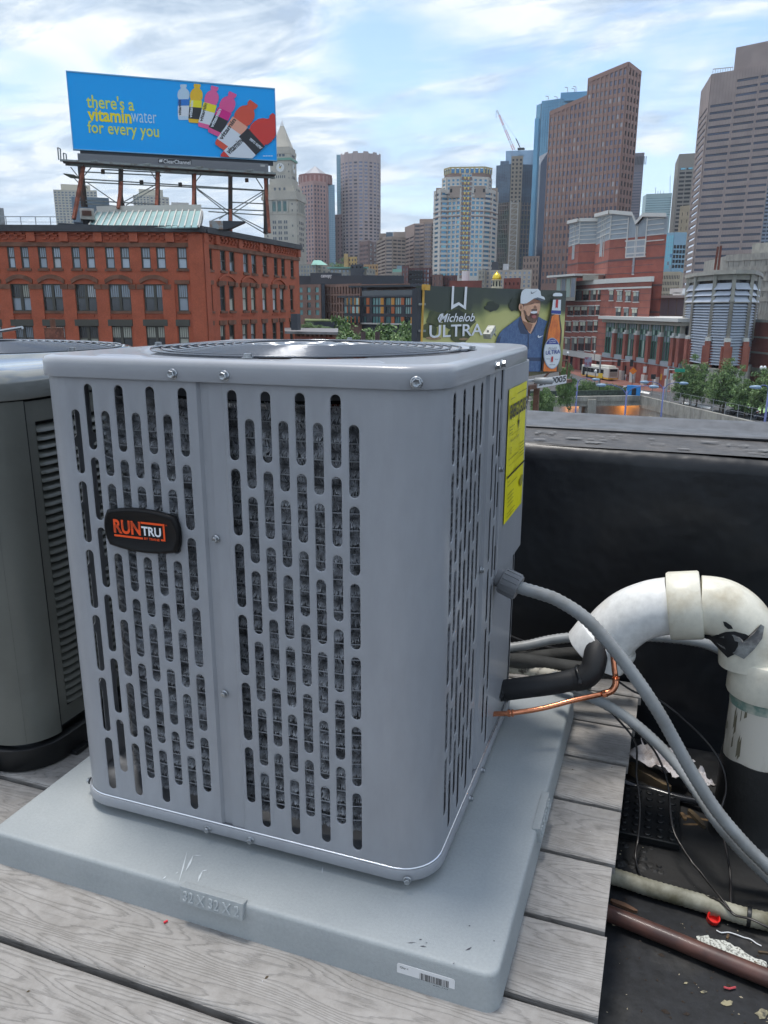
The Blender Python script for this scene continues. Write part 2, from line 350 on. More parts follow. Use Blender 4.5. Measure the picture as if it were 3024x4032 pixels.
# raised size plates with embossed lettering
m_emb=M('embossed_plastic',(.42,.455,.47),.55,bump=.3,bs=400)  # same plastic as the plate; light on the relief put into a paler colour
A=on_y(704,3492,0.0);A=Vector((A.x,0,-.004));
def plate(p0,ux,w_,parent):
    ux=Vector(ux);n=Vector((ux.y,-ux.x,0));up=(Vector((0,0,1))*.985-n*.17).normalized();nn=(n*.985+Vector((0,0,1))*.17).normalized()
    p0=Vector(p0);q=[p0-up*.0255,p0+ux*w_-up*.0255,p0+ux*w_,p0]
    mb=MB().hexa([a-nn*.012 for a in q],[a+nn*.0008 for a in q])
    o=mb.build('size_plate',m_pad,parent,world=True,bevel=.0012)
    text(MB(),'32 X 32 X 2',p0+ux*.006-up*.0205+nn*.0011,ux,up,w_-.012,.015,extrude=.05,bold=.0).build('raised_lettering',m_emb,o,world=True)
plate((-.457,-.0008,.0045),(1,0,0),.102,pad)
plate((.0008,.30,.0035),(0,1,0),.102,pad)
# barcode sticker
m_white=M('white_label',(.72,.73,.74),.4);m_ink=M('black_ink',(.01,.01,.012),.5)
n=Vector((0,-1,0));
st=MB();X0=-.1325;W_=.077;H_=.0275;zb=-.0478
st.prism(rrect(X0,0,X0+W_,H_,.003),0,.0006);o_st=MB();o_st.v=[(x,-z-.0008+.0030,y+zb) for x,y,z in st.v];o_st.f=st.f;o_st.mi=st.mi
lab=o_st.build('barcode_sticker',m_white,pad,world=True)
tk=MB();U_=Vector((1,0,0));V_=Vector((0,0,1));yy=.0013
text(tk,'Qty-1',(X0+.004,yy,zb+.0205),U_,V_,.011,.0035,bold=.01,nrm=(0,-1,0))
text(tk,'E Lite\u00ae Pad 32x32x2',(X0+.004,yy,zb+.0050),U_,V_,.042,.0042,bold=.01,nrm=(0,-1,0))
text(tk,'B92-533',(X0+.049,yy,zb+.0065),U_,V_,.0195,.0036,bold=.01,nrm=(0,-1,0))
x=X0+.031;rb=random.Random(3)
while x < X0+.068:
    wd=rb.choice((.0005,.0008,.0012));tk.add([(x,yy,zb+.0125),(x+wd,yy,zb+.0125),(x+wd,yy,zb+.0225),(x,yy,zb+.0225)],[(0,1,2,3)]);x+=wd+rb.choice((.0005,.0007,.0011))
tk.build('print',m_ink,lab,world=True)
# scuffs on the pad
m_scuff=M('pale_scuff',(.62,.66,.68),.6);m_smut=M('dark_scuff',(.07,.07,.085),.7)
sc=MB()
def scratch(mb,a,b,wd,z=.0006):
    p,q=on_z(*a,z),on_z(*b,z);d=(q-p).normalized();s_=Vector((-d.y,d.x,0))*wd;m_=(p+q)/2+s_*random.uniform(-.6,.6)
    mb.add([p,m_-s_,q,m_+s_],[(0,1,2,3)])
for a,b,wd in [((702,3480),(737,3350),.0011),((728,3435),(762,3365),.0018),((760,3368),(795,3368),.0007),((778,3475),(800,3425),.0016),((795,3430),(818,3425),.0012),((640,3462),(655,3448),.0013),((1268,3440),(1272,3410),.0008),((690,3440),(702,3432),.0008)]:scratch(sc,a,b,wd)
sc.build('scuff',m_scuff,pad,world=True,kind='stuff')
sc=MB()
for a,b,wd in [((1652,3725),(1680,3728),.0010),((1650,3700),(1662,3697),.0009),((1600,3712),(1640,3710),.0006),((1832,3742),(1858,3728),.0013),((1845,3646),(1852,3643),.0012),((1942,3703),(1948,3707),.0011),((1782,3795),(1790,3790),.0006),((1675,3712),(1684,3712),.0007)]:scratch(sc,a,b,wd)
sc.build('scuff',m_smut,pad,world=True,kind='stuff')
# ================================================================== condensing unit
UX0,UX1,UY0,UY1,UZ0,UZT,UR=-.7255,-.12,.105,.705,.033,.705,.058
unit=T('condensing_unit','light grey air conditioning condenser with vertical slots, centre of the pad','condenser',(-.43,.4,0))
SL,SP,SW=.0922,.1037,.0138
def slotcol(mb,org,u,zt,nrm,s0,s1,lo,hi,n=6,sw=SW):
    """a strip of sheet from u=s0 to s1 with a column of rolled stadium slots; org + u*s + z"""
    nr=Vector(nrm);U=Vector(u);O=Vector(org);c=(s0+s1)/2;K=8
    def P(s,z,d=0):return O+U*s+Vector((0,0,z-O.z))-nr*d
    edges=[hi];
    for k in range(n-1):edges.append(zt-k*SP-SL-(SP-SL)/2)
    edges.append(lo)
    for k in range(n):
        a,b=edges[k],edges[k+1];ztop=zt-k*SP;zbot=ztop-SL
        def lp(g,d):
            h=sw/2+g;o=[]
            for i in range(K+1):t=PI*i/K;o.append(P(c+h*math.cos(t),ztop-sw/2+h*math.sin(t),d))
            for i in range(K+1):t=PI+PI*i/K;o.append(P(c+h*math.cos(t),zbot+sw/2+h*math.sin(t),d))
            return o
        l0=lp(.0016,0);l1=lp(.0006,.0002);l2=lp(.0001,.0007);l3=lp(0,.0013);m=len(l0)
        out_=[P(s1,ztop-sw/2),P(s1,a),P(s0,a),P(s0,ztop-sw/2),P(s0,zbot+sw/2),P(s0,b),P(s1,b),P(s1,zbot+sw/2)]
        base=len(mb.v);mb.v+=[tuple(p) for l in (l0,l1,l2,l3) for p in l]+[tuple(p) for p in out_];ob=base+4*m
        f=[]
        for q in range(3):
            for i in range(m):j=(i+1) % m;f.append((base+q*m+i,base+q*m+j,base+(q+1)*m+j,base+(q+1)*m+i))
        h=K//2
        f.append((ob+0,ob+1,*[base+i for i in range(h,-1,-1)]));f.append((ob+1,ob+2,base+h));f.append((ob+2,ob+3,*[base+i for i in range(K,h-1,-1)]))
        f.append((ob+3,ob+4,base+K+1,base+K))
        f.append((ob+4,ob+5,*[base+i for i in range(K+1+h,K,-1)]));f.append((ob+5,ob+6,base+K+1+h));f.append((ob+6,ob+7,*[base+i for i in range(2*K+1,K+h,-1)]))
        f.append((ob+7,ob+0,base,base+2*K+1))
        mb.f+=f;mb.mi+=[0]*len(f)
def face(mb,org,u,nrm,segs,lo=UZ0,hi=UZT+.004):
    """segs: list of ('flat', s0, s1, depth0, depth1) or ('slots', s0, s1, top z)"""
    O=Vector(org);U=Vector(u);nr=Vector(nrm)
    for s in segs:
        if s[0]=='flat':
            p,q=O+U*s[1]-nr*s[3],O+U*s[2]-nr*s[4]
            mb.add([(p.x,p.y,lo),(q.x,q.y,lo),(q.x,q.y,hi),(p.x,p.y,hi)],[(0,1,2,3)])
        else:slotcol(mb,org,u,s[3],nrm,s[1],s[2],lo,hi)
HI,LO=.6940,.6575
wr=MB()
# front: s runs from UX0 along +x
s0=.0255;seg=[];a=UR;c0=-.653-UX0
seg.append(('flat',UR,c0-s0/2,0,0))
for k in range(8):seg.append(('slots',c0-s0/2+k*s0,c0+s0/2+k*s0,LO if k % 2==0 else HI))
e=c0-s0/2+8*s0;g0=-.452-UX0;g1=-.421-UX0;s1_=.0243;c1=-.399-UX0
seg+=[('flat',e,g0,0,0),('flat',g0,g0+.003,0,.005),('flat',g0+.003,g0+.016,.005,.005),('flat',g0+.016,g0+.018,.005,.0015),('flat',g0+.018,c1-s1_/2,.0015,.0015)]
seg2=[('slots',c1-s1_/2+k*s1_,c1+s1_/2+k*s1_,HI if k % 2==0 and k < 8 else LO) for k in range(8)]
e2=c1-s1_/2+8*s1_;seg2.append(('flat',e2,UX1-UX0-UR,0,0))
seg[-1]=('flat',g0+.018,c1-s1_/2-.002,.0015,.0015);seg.append(('flat',c1-s1_/2-.002,c1-s1_/2,.0015,0))
face(wr,(UX0,UY0,0),(1,0,0),(0,-1,0),seg+seg2)
# right: s runs from UY0 along +y
r0=.150-UY0;rs=.0256;seg=[('flat',UR*.55,r0+.0005,0,0)]
cc=.166-UY0
seg=[('flat',UR,cc-.0105,0,0)] if cc-.0105 > UR else []
R0=.1765-UY0
seg=[('flat',UR,R0-rs/2,0,0)] if R0-rs/2 > UR else []
rs=.0252;st0=UR+.0005;seg=[('flat',UR,st0,0,0)]
for k in range(7):seg.append(('slots',st0+k*rs,st0+(k+1)*rs,HI if k % 2==0 else LO))
e=st0+7*rs;
seg+=[('flat',e,.346-UY0,0,0),('flat',.346-UY0,.351-UY0,0,.006),('flat',.351-UY0,.378-UY0,.006,.006),('flat',.378-UY0,.381-UY0,.006,.001),('flat',.381-UY0,.400-UY0,.001,0),('slots',.400-UY0,.4305-UY0,HI),('slots',.4305-UY0,.4605-UY0,LO)]
face(wr,(UX1,UY0,0),(0,1,0),(1,0,0),seg)
wr2=MB();face(wr2,(UX1,UY0,0),(0,1,0),(1,0,0),[('flat',.4605-UY0,UY1-UY0-UR,.002,.002)],UZ0,.34)
wr.add(wr2.v,wr2.f)
# left, mirror image, s from UY1 back to UY0
seg=[];q0=UR+.001;lf=[]
for k in range(7):lf.append(('slots',q0+k*rs,q0+(k+1)*rs,HI if k % 2==0 else LO))
e=q0+7*rs;lf+=[('flat',e,e+.06,0,0)]
for k in range(7):lf.append(('slots',e+.06+k*rs,e+.06+(k+1)*rs,LO if k % 2 else HI))
e=e+.06+7*rs;lf.append(('flat',e,UY1-UY0-UR,0,0))
tmp=MB();face(tmp,(UX0,UY0,0),(0,1,0),(-1,0,0),lf);wr.add(tmp.v,[f[::-1] for f in tmp.f])
tmp=MB();bk=[('flat',UR,.10,0,0)]+[('slots',.10+k*.0255,.10+(k+1)*.0255,HI if k % 2 else LO) for k in range(16)]+[('flat',.10+16*.0255,UX1-UX0-UR,0,0)]
face(tmp,(UX0,UY1,0),(1,0,0),(0,1,0),bk);wr.add(tmp.v,[f[::-1] for f in tmp.f])
def corner(mb,cx_,cy_,a0,r=UR,lo=UZ0,hi=UZT+.004,n=10):
    ps=[(cx_+r*math.cos(R_(a0+90*i/n)),cy_+r*math.sin(R_(a0+90*i/n))) for i in range(n+1)]
    mb.add([(x,y,lo) for x,y in ps]+[(x,y,hi) for x,y in ps],[(i,i+1,i+n+2,i+n+1) for i in range(n)])
corner(wr,UX1-UR,UY0+UR,-90);corner(wr,UX0+UR,UY0+UR,180);corner(wr,UX0+UR,UY1-UR,90);corner(wr,UX1-UR,UY1-UR,0)
wrap=wr.build('slotted_wrapper',m_unit,unit,smooth=R_(38),world=True)
# lid with raised fan opening
lid=MB();oz=.709
def LR(ins,z,n=10):return L3(rrect(UX0-.006+ins,UY0-.006+ins,UX1+.006-ins,UY1+.006-ins,UR+.005-ins*.8,n),z)
loft(lid,[LR(.004,UZT-.0005),LR(.0005,UZT-.0015),LR(0,UZT+.0008),LR(0,UZT+.017),LR(.0008,UZT+.0215),LR(.003,UZT+.0245),LR(.007,UZT+.0262),LR(.013,UZT+.0270)],capt=False)
FC=Vector((-.430,.405,0));FR=.262;NF=44;top=LR(.013,UZT+.0270);
NN=len(top);circ=[]
for p in top:
    a=math.atan2(p[1]-FC.y,p[0]-FC.x);circ.append(a)
def CL(r,z):return [(FC.x+r*math.cos(a),FC.y+r*math.sin(a),z) for a in circ]
# resample the rim finely so the opening is round
import bisect
fine_=[]
for i in range(NN):
    p,q=Vector(top[i]),Vector(top[(i+1) % NN]);m=max(1,int((q-p).length/.02))
    for k in range(m):fine_.append(p.lerp(q,k/m))
circ=[math.atan2(p.y-FC.y,p.x-FC.x) for p in fine_]
tp=MB();loft(tp,[[tuple(p) for p in fine_],CL(FR+.012,UZT+.0272),CL(FR+.004,UZT+.0262),CL(FR,UZT+.0225),CL(FR-.006,UZT+.018),CL(FR-.012,UZT-.03)],capt=False)
lid.add(tp.v,tp.f)
# pressed ribs
zt=UZT+.0270
for a,b in (((-.33,.127),(-.20,.135)),((-.70,.62),(-.66,.52)),((-.24,.66),(-.16,.56)),((-.62,.128),(-.54,.120))):
    a,b=Vector((*a,zt)),Vector((*b,zt));d=(b-a).normalized();s_=Vector((-d.y,d.x,0))*.007;u_=Vector((0,0,.0025))
    lid.add([a-s_,b-s_,b+s_,a+s_,a-s_*.35+d*.008+u_,b-s_*.35-d*.008+u_,b+s_*.35-d*.008+u_,a+s_*.35+d*.008+u_],[(4,5,6,7),(0,1,5,4),(1,2,6,5),(2,3,7,6),(3,0,4,7)])
lid.build('lid',m_lid,unit,smooth=R_(40),world=True)
# guard of concentric wires
for k in range(11):
    r=.108+k*.0138+(.003 if k > 9 else 0);g=MB().ring((FC.x,FC.y,zt+.001+.0085*(1-(r/.26)**2)),r,.0018,n=72,m=6);g.build('guard_ring',m_wire,unit,smooth=True,world=True)
gs=MB()
for k in range(4):
    a=R_(8+90*k);pts=[(FC.x+math.cos(a)*r,FC.y+math.sin(a)*r,zt-.0035+.0085*(1-(r/.26)**2)) for r in (.07,.1,.18,.235,.272)];pts[-1]=(pts[-1][0],pts[-1][1],zt+.0005)
    gs.tube(pts,.0028,6)
gs.build('guard_spoke',m_wire,unit,smooth=True,world=True)
for k in range(4):
    a=R_(8+90*k);p=(FC.x+math.cos(a)*.268,FC.y+math.sin(a)*.268,zt+.001)
    MB().lathe(p,(0,0,1),[(.008,0),(.008,.0012),(.0056,.0012),(.0056,.0055),(.004,.006)],6).build('hex_screw',m_steel,unit,world=True)
m_hub=M('shiny_hub',(.30,.29,.29),.2,metal=1,col2=(.40,.12,.06),vs=22,lo=.5,hi=.6)
hub=MB().lathe((FC.x,FC.y,zt-.004),(0,0,1),[(.004,-.09),(.092,-.085),(.098,.002),(.094,.006)],32)
hb=hub.build('fan_motor_cap',m_hub,unit,smooth=R_(30),world=True)
hp=MB()
for k in range(8):a=R_(45*k+10);hp.ring((FC.x+.066*math.cos(a),FC.y+.066*math.sin(a),zt+.0045),.024,.003,n=20,m=6)
hp.ring((FC.x,FC.y,zt+.0045),.036,.003,n=20,m=6);hp.build('scallop_ring',m_steel,hb,smooth=True,world=True)
m_blade=M('fan_blade_metal',(.03,.032,.035),.5)
for k in range(3):
    a0=R_(120*k);bl=MB();pr=[]
    for i in range(9):
        t=a0+R_(75)*i/8
        for r in (.05,.14,.235):pr.append((FC.x+r*math.cos(t),FC.y+r*math.sin(t),zt-.075-.045*i/8))
    bl.add(pr,[(i*3+j,i*3+j+1,(i+1)*3+j+1,(i+1)*3+j) for i in range(8) for j in range(2)]);bl.build('fan_blade',m_blade,unit,smooth=True,world=True)
# base pan, with the wrapper's bright seam
bp=MB()
def BR(g,z):return L3(rrect(UX0-g,UY0-g,UX1+g,UY1+g,UR+g,10),z)
loft(bp,[BR(-.03,.019),BR(-.004,.0165),BR(.003,.0145),BR(.0045,.0165),BR(.0045,.0295),BR(.0035,.0315),BR(.0005,.0325),BR(-.001,.0325),BR(-.004,.0325),BR(-.01,.028),BR(-.03,.024)],capt=True,capb=True)
bp.build('base_pan',m_unit,unit,smooth=R_(40),world=True)
m_bright=M('bare_metal_edge',(.85,.87,.9),.25,metal=.9)
se=MB();loft(se,[BR(.0005,.0322),BR(.0022,.0328),BR(.0022,.0338),BR(.0003,.0342)],capt=False);se.build('bright_seam',m_bright,unit,smooth=True,world=True)
for (x,y) in ((-.68,.17),(-.18,.17),(-.68,.64),(-.18,.64)):MB().lathe((x,y,0),(0,0,1),[(.02,0),(.018,.018)],12).build('foot',m_black,unit,world=True)
# interior: coil of spine fin tube, drain pan, compressor
co=0.036
def coilpath(ins,z,n=14):return rrect(UX0+ins,UY0+ins,UX1-ins,UY1-ins,.125,n)
core=MB();cl=coilpath(co+.008,0);
loft(core,[L3(cl,.045),L3(cl,.665)],capt=False);core.build('coil_core',M('coil_core',(.17,.175,.19),.5,metal=.4,bump=.4,bs=200),unit,smooth=True,world=True)
path=coilpath(co,0,14);P_=np.array(path+[path[0]]);dl=np.hypot(*(P_[1:]-P_[:-1]).T);cum=np.r_[0,np.cumsum(dl)]
rows=27;vs_=[];
for k in range(rows):
    z0=.060+k*.0232;cnt=int(cum[-1]/.0017)*9;s=RNG.random(cnt)*cum[-1]
    i=np.clip(np.searchsorted(cum,s,'right')-1,0,len(dl)-1);t=(s-cum[i])/dl[i];p=P_[i]*(1-t[:,None])+P_[i+1]*t[:,None];d=(P_[i+1]-P_[i])/dl[i][:,None]
    nrm=np.c_[d[:,1],-d[:,0]];th=RNG.uniform(-1.45,1.45,cnt);ln=RNG.uniform(.010,.0135,cnt);zz=z0+.0016*np.sin(s*7+k)
    out2=np.cos(th)*ln;up=np.sin(th)*ln;til=RNG.normal(0,.0022,cnt)+.002*np.sin(s*31+k*2.1)
    a=np.c_[p-d*.0005,zz];b=np.c_[p+d*.0005,zz];c=np.c_[p+nrm*out2[:,None]+d*(til+.0006)[:,None],zz+up];e_=np.c_[p+nrm*out2[:,None]+d*(til-.0003)[:,None],zz+up]
    vs_.append(np.stack([a,b,c,e_],1).reshape(-1,3))
V=np.concatenate(vs_)-np.array([-.43,.4,0]);nq=len(V)//4
me=bpy.data.meshes.new('spine_fins');me.vertices.add(len(V));me.vertices.foreach_set('co',V.ravel());me.loops.add(nq*4);me.loops.foreach_set('vertex_index',np.arange(nq*4));me.polygons.add(nq);me.polygons.foreach_set('loop_start',np.arange(nq)*4);me.update(calc_edges=True);me.materials.append(m_fin)
o=bpy.data.objects.new('spine_fin',me);link(o,unit);o['kind']='stuff'
tb=MB()
m_tubeb=M('bright_tube_band',(.45,.47,.50),.45,metal=.4)
for k in range(rows):
    z0=.060+k*.0232;q=coilpath(co-.0095,0,8);tb.tube([(x,y,z0+.0116) for x,y in q+[q[0]]],.0009,4,cap=False)
tb.build('coil_band',m_tubeb,unit,world=True,kind='stuff')
MB().lathe((-.43,.42,.03),(0,0,1),[(.09,0),(.095,.02),(.095,.28),(.07,.33),(.02,.34)],24).build('compressor',m_black,unit,smooth=R_(40),world=True)
ob=MB();ob.lathe((-.43,.42,.70),(0,0,1),[(.262,.02),(.262,-.03)],40);ob.f=ob.f[:-2];ob.mi=ob.mi[:-2];ob.build('fan_orifice',m_black,unit,world=True)
# screws on lid and sides
def hexs(p,ax,parent,s=1):
    s *= .82
    mb=MB();mb.lathe(p,ax,[(.0077*s,0),(.0077*s,.0008),(.0066*s,.0018)],18);mb.lathe(Vector(p)+Vector(ax)*.0018,ax,[(.0058*s,0),(.0058*s,.0045*s),(.0048*s,.0054*s),(.002*s,.0050*s)],6)
    return mb.build('hex_screw',m_steel,parent,world=True)
yf=UY0-.006
for x in (-.482,-.404):hexs((x,yf,.7125),(0,-1,0),unit,1.15)
hexs((-.140-.008,yf+.0035,.7125),Vector((.28,-.96,0)),unit,1.2);hexs((UX0-.005,UY0+.045,.7155),(-1,0,0),unit,1.1)
for y in (.385,.4275):hexs((UX1+.006,y,.7135),(1,0,0),unit,1.1)
for z in (.490,.256):hexs((-.434,UY0-.0005,z),(0,-1,0),unit,.9)
for x in (-.475,-.400):hexs((x,UY0-.0045,.0215),(0,-1,0),unit,.95)
hexs((-.153,UY0-.0015,.0195),Vector((.25,-.97,0)),unit,.95)
for y in (.315,.40):hexs((UX1+.0045,y,.021),(1,0,0),unit,.9)
hexs((UX0-.004,UY0+.035,.022),(-1,0,0),unit,.9)
hexs((UX1-.004,.374,.395),(1,0,0),unit,.9);hexs((UX1+.001,.4665,.54),(1,0,0),unit,.95)
# control panel
cp=MB().box((UX1-.06,.4625,.345),(UX1+.004,.690,UZT-.0005)).build('control_panel',m_unit,unit,world=True,bevel=.003)
MB().box((UX1-.003,.4606,.655),(UX1+.0015,.4622,.7045)).build('panel_gap',m_dark,unit,world=True)
for z in (.585,.50,.39):MB().box((UX1-.002,.4580,z-.022),(UX1+.0012,.4618,z+.02)).build('hinge_slot',m_dark,unit,world=True)
bm_=MB().hexa([(UX1-.06,.4625,.345),(UX1+.002,.4625,.345),(UX1+.002,.690,.345),(UX1-.06,.690,.345)],[(UX1-.06,.4625,.346)]*4);
# yellow label on the panel
m_yel=M('yellow_label',(.80,.72,.008),.5,var=.05,vs=20);xl=UX1+.0048
# label corners: left y .499 z .667-.441 ; right y .662
yl=MB();ny=10;vs=[]
for i in range(ny+1):
    y=.497+.166*i/ny
    for j in range(9):z=.437+.230*j/8;vs.append((xl+.0012*math.sin(i*.9)*math.sin(j*.7)+.0012,y,z))
yl.add(vs,[(i*9+j,(i+1)*9+j,(i+1)*9+j+1,i*9+j+1) for i in range(ny) for j in range(8)]);ylab=yl.build('energy_label',m_yel,unit,smooth=True,world=True)
tk=MB();U_=(0,1,0);V_=(0,0,1);xt=xl+.0036
text(tk,'ENERGYGUIDE',(xt,.502,.617),U_,V_,.157,.024,bold=.035)
tk.add([(xt,.583,.623),(xt,.587,.623),(xt,.587,.604),(xt,.583,.604)],[(0,1,2,3)]);tk.add([(xt,.578,.606),(xt,.592,.606),(xt,.585,.590)],[(0,2,1)])
tk.add([(xt,.499,.517),(xt,.661,.5175),(xt,.661,.521),(xt,.499,.5205)],[(0,1,2,3)])
tk.build('print',m_ink,ylab,world=True)
tk=MB();m_ink2=M('faded_ink',(.30,.27,.02),.6)
for a,b,c,d in ((.512,.600,.537,.5376),(.512,.600,.5885,.5892),(.512,.5126,.537,.589),(.5994,.600,.537,.589)):tk.add([(xt,a,c),(xt,b,c),(xt,b,d),(xt,a,d)],[(0,1,2,3)])
text(tk,'Efficiency Rating (SEER)',(xt,.516,.5755),U_,V_,.076,.006,bold=.01)
text(tk,'13',(xt,.514,.556),U_,V_,.014,.0125,bold=.01)
def bars(y,z,w_,h=.0016):
    e=y+w_
    while y < e:q=min(e,y+random.uniform(.003,.008));tk.add([(xt,y,z),(xt,q,z),(xt,q,z+h),(xt,y,z+h)],[(0,1,2,3)]);y=q+.0012
for y,z,w_ in ((.503,.650,.034),(.560,.654,.095),(.503,.603,.045),(.503,.5975,.028),(.503,.592,.030)):bars(y,z,w_)
text(tk,'Notice',(xt,.507,.508),U_,V_,.018,.004,bold=.01)
for z in (.502,.5475):bars(.507,z,.085)
for k in range(5):bars(.606,.560-.006*k,.046)
for k in range(4):bars(.512,.486-.007*k,.052)
bars(.512,.446,.06);bars(.512,.452,.07)
tk.add([(xt,y,z) for y,z in ((.618,.492),(.632,.493),(.638,.497),(.650,.496),(.652,.484),(.640,.476),(.628,.478),(.620,.484))],[tuple(range(8))[::-1]])
tk.build('print',m_ink2,ylab,world=True)
# badge
bc=Vector((-.5505,UY0-.0008,.4915));bw,bh,b2=.123,.052,.066
def badge(g,d):
    o=[];w2=bw/2-g;h1=bh/2-g;h2=b2/2-g;r=.010
    for i in range(13):t=-1+2*i/12;o.append((bc.x+t*(w2-r*.5),bc.y-d,bc.z-h1-(h2-h1)*(1-t*t)*.9))
    o.append((bc.x+w2,bc.y-d,bc.z-h1+r));
    for k in range(4):o.append((bc.x+w2+.002*math.sin(PI*(k+1)/5),bc.y-d,bc.z+(-1+2*(k+1)/5)*(h1-r)))
    o.append((bc.x+w2,bc.y-d,bc.z+h1-r))
    for i in range(13):t=1-2*i/12;o.append((bc.x+t*(w2-r*.5),bc.y-d,bc.z+h1+(h2-h1)*(1-t*t)*.9))
    o.append((bc.x-w2,bc.y-d,bc.z+h1-r))
    for k in range(4):o.append((bc.x-w2-.002*math.sin(PI*(k+1)/5),bc.y-d,bc.z+(1-2*(k+1)/5)*(h1-r)))
    o.append((bc.x-w2,bc.y-d,bc.z-h1+r));return o
mb=MB();loft(mb,[badge(.002,0),badge(0,.002),badge(0,.006),badge(.001,.0085),badge(.003,.0098),badge(.005,.0095),badge(.0065,.0085)])
bdg=mb.build('badge',M('badge_black',(.004,.004,.005),.45,spec=.25),unit,smooth=R_(50),world=True)
m_or=M('orange_red_print',(.95,.10,.015),.4);m_wh=M('white_print',(.85,.87,.9),.4)
yb=bc.y-.0088;zc=bc.z
def rect(mb,x0,z0,x1,z1,y):mb.add([(x0,y,z0),(x1,y,z0),(x1,y,z1),(x0,y,z1)],[(0,1,2,3)])
k=MB();x0=bc.x-.046
text(k,'RUN',(x0,yb,zc-.0065),(1,0,0),(0,0,1),.046,.0205,bold=.035,nrm=(0,-1,0))
rect(k,x0,zc-.0115,x0+.049,zc-.0085,yb);rect(k,x0+.047,zc+.0115,x0+.0865,zc+.0145,yb);rect(k,x0+.0835,zc-.0105,x0+.0865,zc+.0114,yb);rect(k,x0+.079,zc-.0105,x0+.0834,zc-.0080,yb)
text(k,'BY TRANE',(x0+.051,yb,zc-.0115),(1,0,0),(0,0,1),.026,.0036,bold=.02,nrm=(0,-1,0))
text(k,'TM',(x0+.0875,yb,zc+.0122),(1,0,0),(0,0,1),.003,.0017,nrm=(0,-1,0))
k.build('red_lettering',m_or,bdg,world=True)
k=MB();text(k,'TRU',(x0+.0475,yb,zc-.0055),(1,0,0),(0,0,1),.0325,.0135,bold=.03,nrm=(0,-1,0));k.build('white_lettering',m_wh,bdg,world=True)
k=MB();yq=yb-.0003
for q in range(6):rect(k,x0+.001,zc+.0045-.0017*q,x0+.0125,zc+.0050-.0017*q,yq)
for q in range(6):rect(k,x0+.015,zc+.0105-.0017*q,x0+.0285,zc+.0110-.0017*q,yq)
for q in range(6):rect(k,x0+.031,zc+.0115-.0017*q,x0+.045,zc+.0120-.0017*q,yq)
k.build('black_line',m_ink,bdg,world=True)
# ================================================================== second unit, left
u2=T('condensing_unit','dark olive grey louvred condenser on a black base, at the left frame edge','condenser',(-1.29,.57,ZD))
VX1,VY0,VX0,VY1,VR=-.914,.198,-1.66,.94,.085
def VRr(g,z,n=8):return L3(rrect(VX0-g,VY0-g,VX1+g,VY1+g,VR+g,n),z)
mb=MB();loft(mb,[VRr(.004,ZD+.002),VRr(.006,ZD+.006),VRr(.004,-.010),VRr(-.004,-.006),VRr(-.02,-.006)],capb=True);mb.build('base',m_black,u2,smooth=R_(40),world=True)
for p in ((-1.02,.178),(-.915,.31),(-1.45,.178)):MB().box((p[0]-.02,p[1]-.022,ZD+.0005),(p[0]+.02,p[1]+.02,ZD+.010)).build('foot_tab',m_black,u2,world=True,bevel=.003)
mb=MB();loft(mb,[VRr(-.006,-.005),VRr(-.0055,.0)]+[VRr(-.0055,z) for z in (.1,.3,.5)]+[VRr(-.0055,.6)],capt=False)
# split the casing: solid corner posts and face toward the camera, louvred right side
body=MB();
def vertsheet(mb,pts,lo,hi):
    n=len(pts);mb.add([(x,y,lo) for x,y in pts]+[(x,y,hi) for x,y in pts],[(i,i+1,i+n+1,i+n) for i in range(n-1)])
cpts=[(VX1-VR+VR*math.cos(R_(-90+i*6.55)),VY0+VR+VR*math.sin(R_(-90+i*6.55))) for i in range(14)]
vertsheet(body,[(VX0+VR,VY0)]+cpts,.001,.640);body.build('front_panel',m_green,u2,smooth=True,world=True)
mb=MB();cpts2=[(VX1-VR+(VR-.004)*math.cos(R_(-4+i*1)),VY0+VR+(VR-.004)*math.sin(R_(-4+i*1))) for i in range(5)]
vertsheet(mb,cpts2+[(VX1-.004,VY0+VR+.018)],.012,.637);ly0,ly1=VY0+VR+.018,VY1-VR;xs_=VX1-.004
vertsheet(mb,[(xs_,ly0),(xs_,ly1+.1)],.60,.637);vertsheet(mb,[(xs_,ly0),(xs_,ly1+.1)],.012,.045);vertsheet(mb,[(xs_,ly1),(xs_,ly1+.1)],.045,.6)
mb.build('louvre_frame',m_green,u2,smooth=R_(30),world=True)
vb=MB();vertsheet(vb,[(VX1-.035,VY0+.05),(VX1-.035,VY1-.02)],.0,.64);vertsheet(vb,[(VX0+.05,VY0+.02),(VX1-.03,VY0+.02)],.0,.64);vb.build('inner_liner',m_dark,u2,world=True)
nl=36;lz=[.0515+(.598-.0515)*i/(nl) for i in range(nl)]
lm=MB();h=.0152
pf=[(-.015,.0105),(-.006,.0085),(.003,.0035),(.0065,-.0015),(.0055,-.0022),(-.001,.001)]
vs=[];
for (yy_,sx) in ((0,.3),(.012,1),(ly1-ly0-.012,1),(ly1-ly0,.3)):
    for px_,pz_ in pf:vs.append((px_*sx if px_ > 0 else px_,yy_,pz_))
m=len(pf);lm.add(vs,[(i*m+j,i*m+(j+1) % m,(i+1)*m+(j+1) % m,(i+1)*m+j) for i in range(3) for j in range(m)]+[tuple(range(m)),tuple(range(4*m-1,3*m-1,-1))])
lme=lm.mesh('louvre',m_green,R_(30))
for z in lz:put(lme,'louvre',(xs_+1.29,ly0-.57,z-ZD),u2)
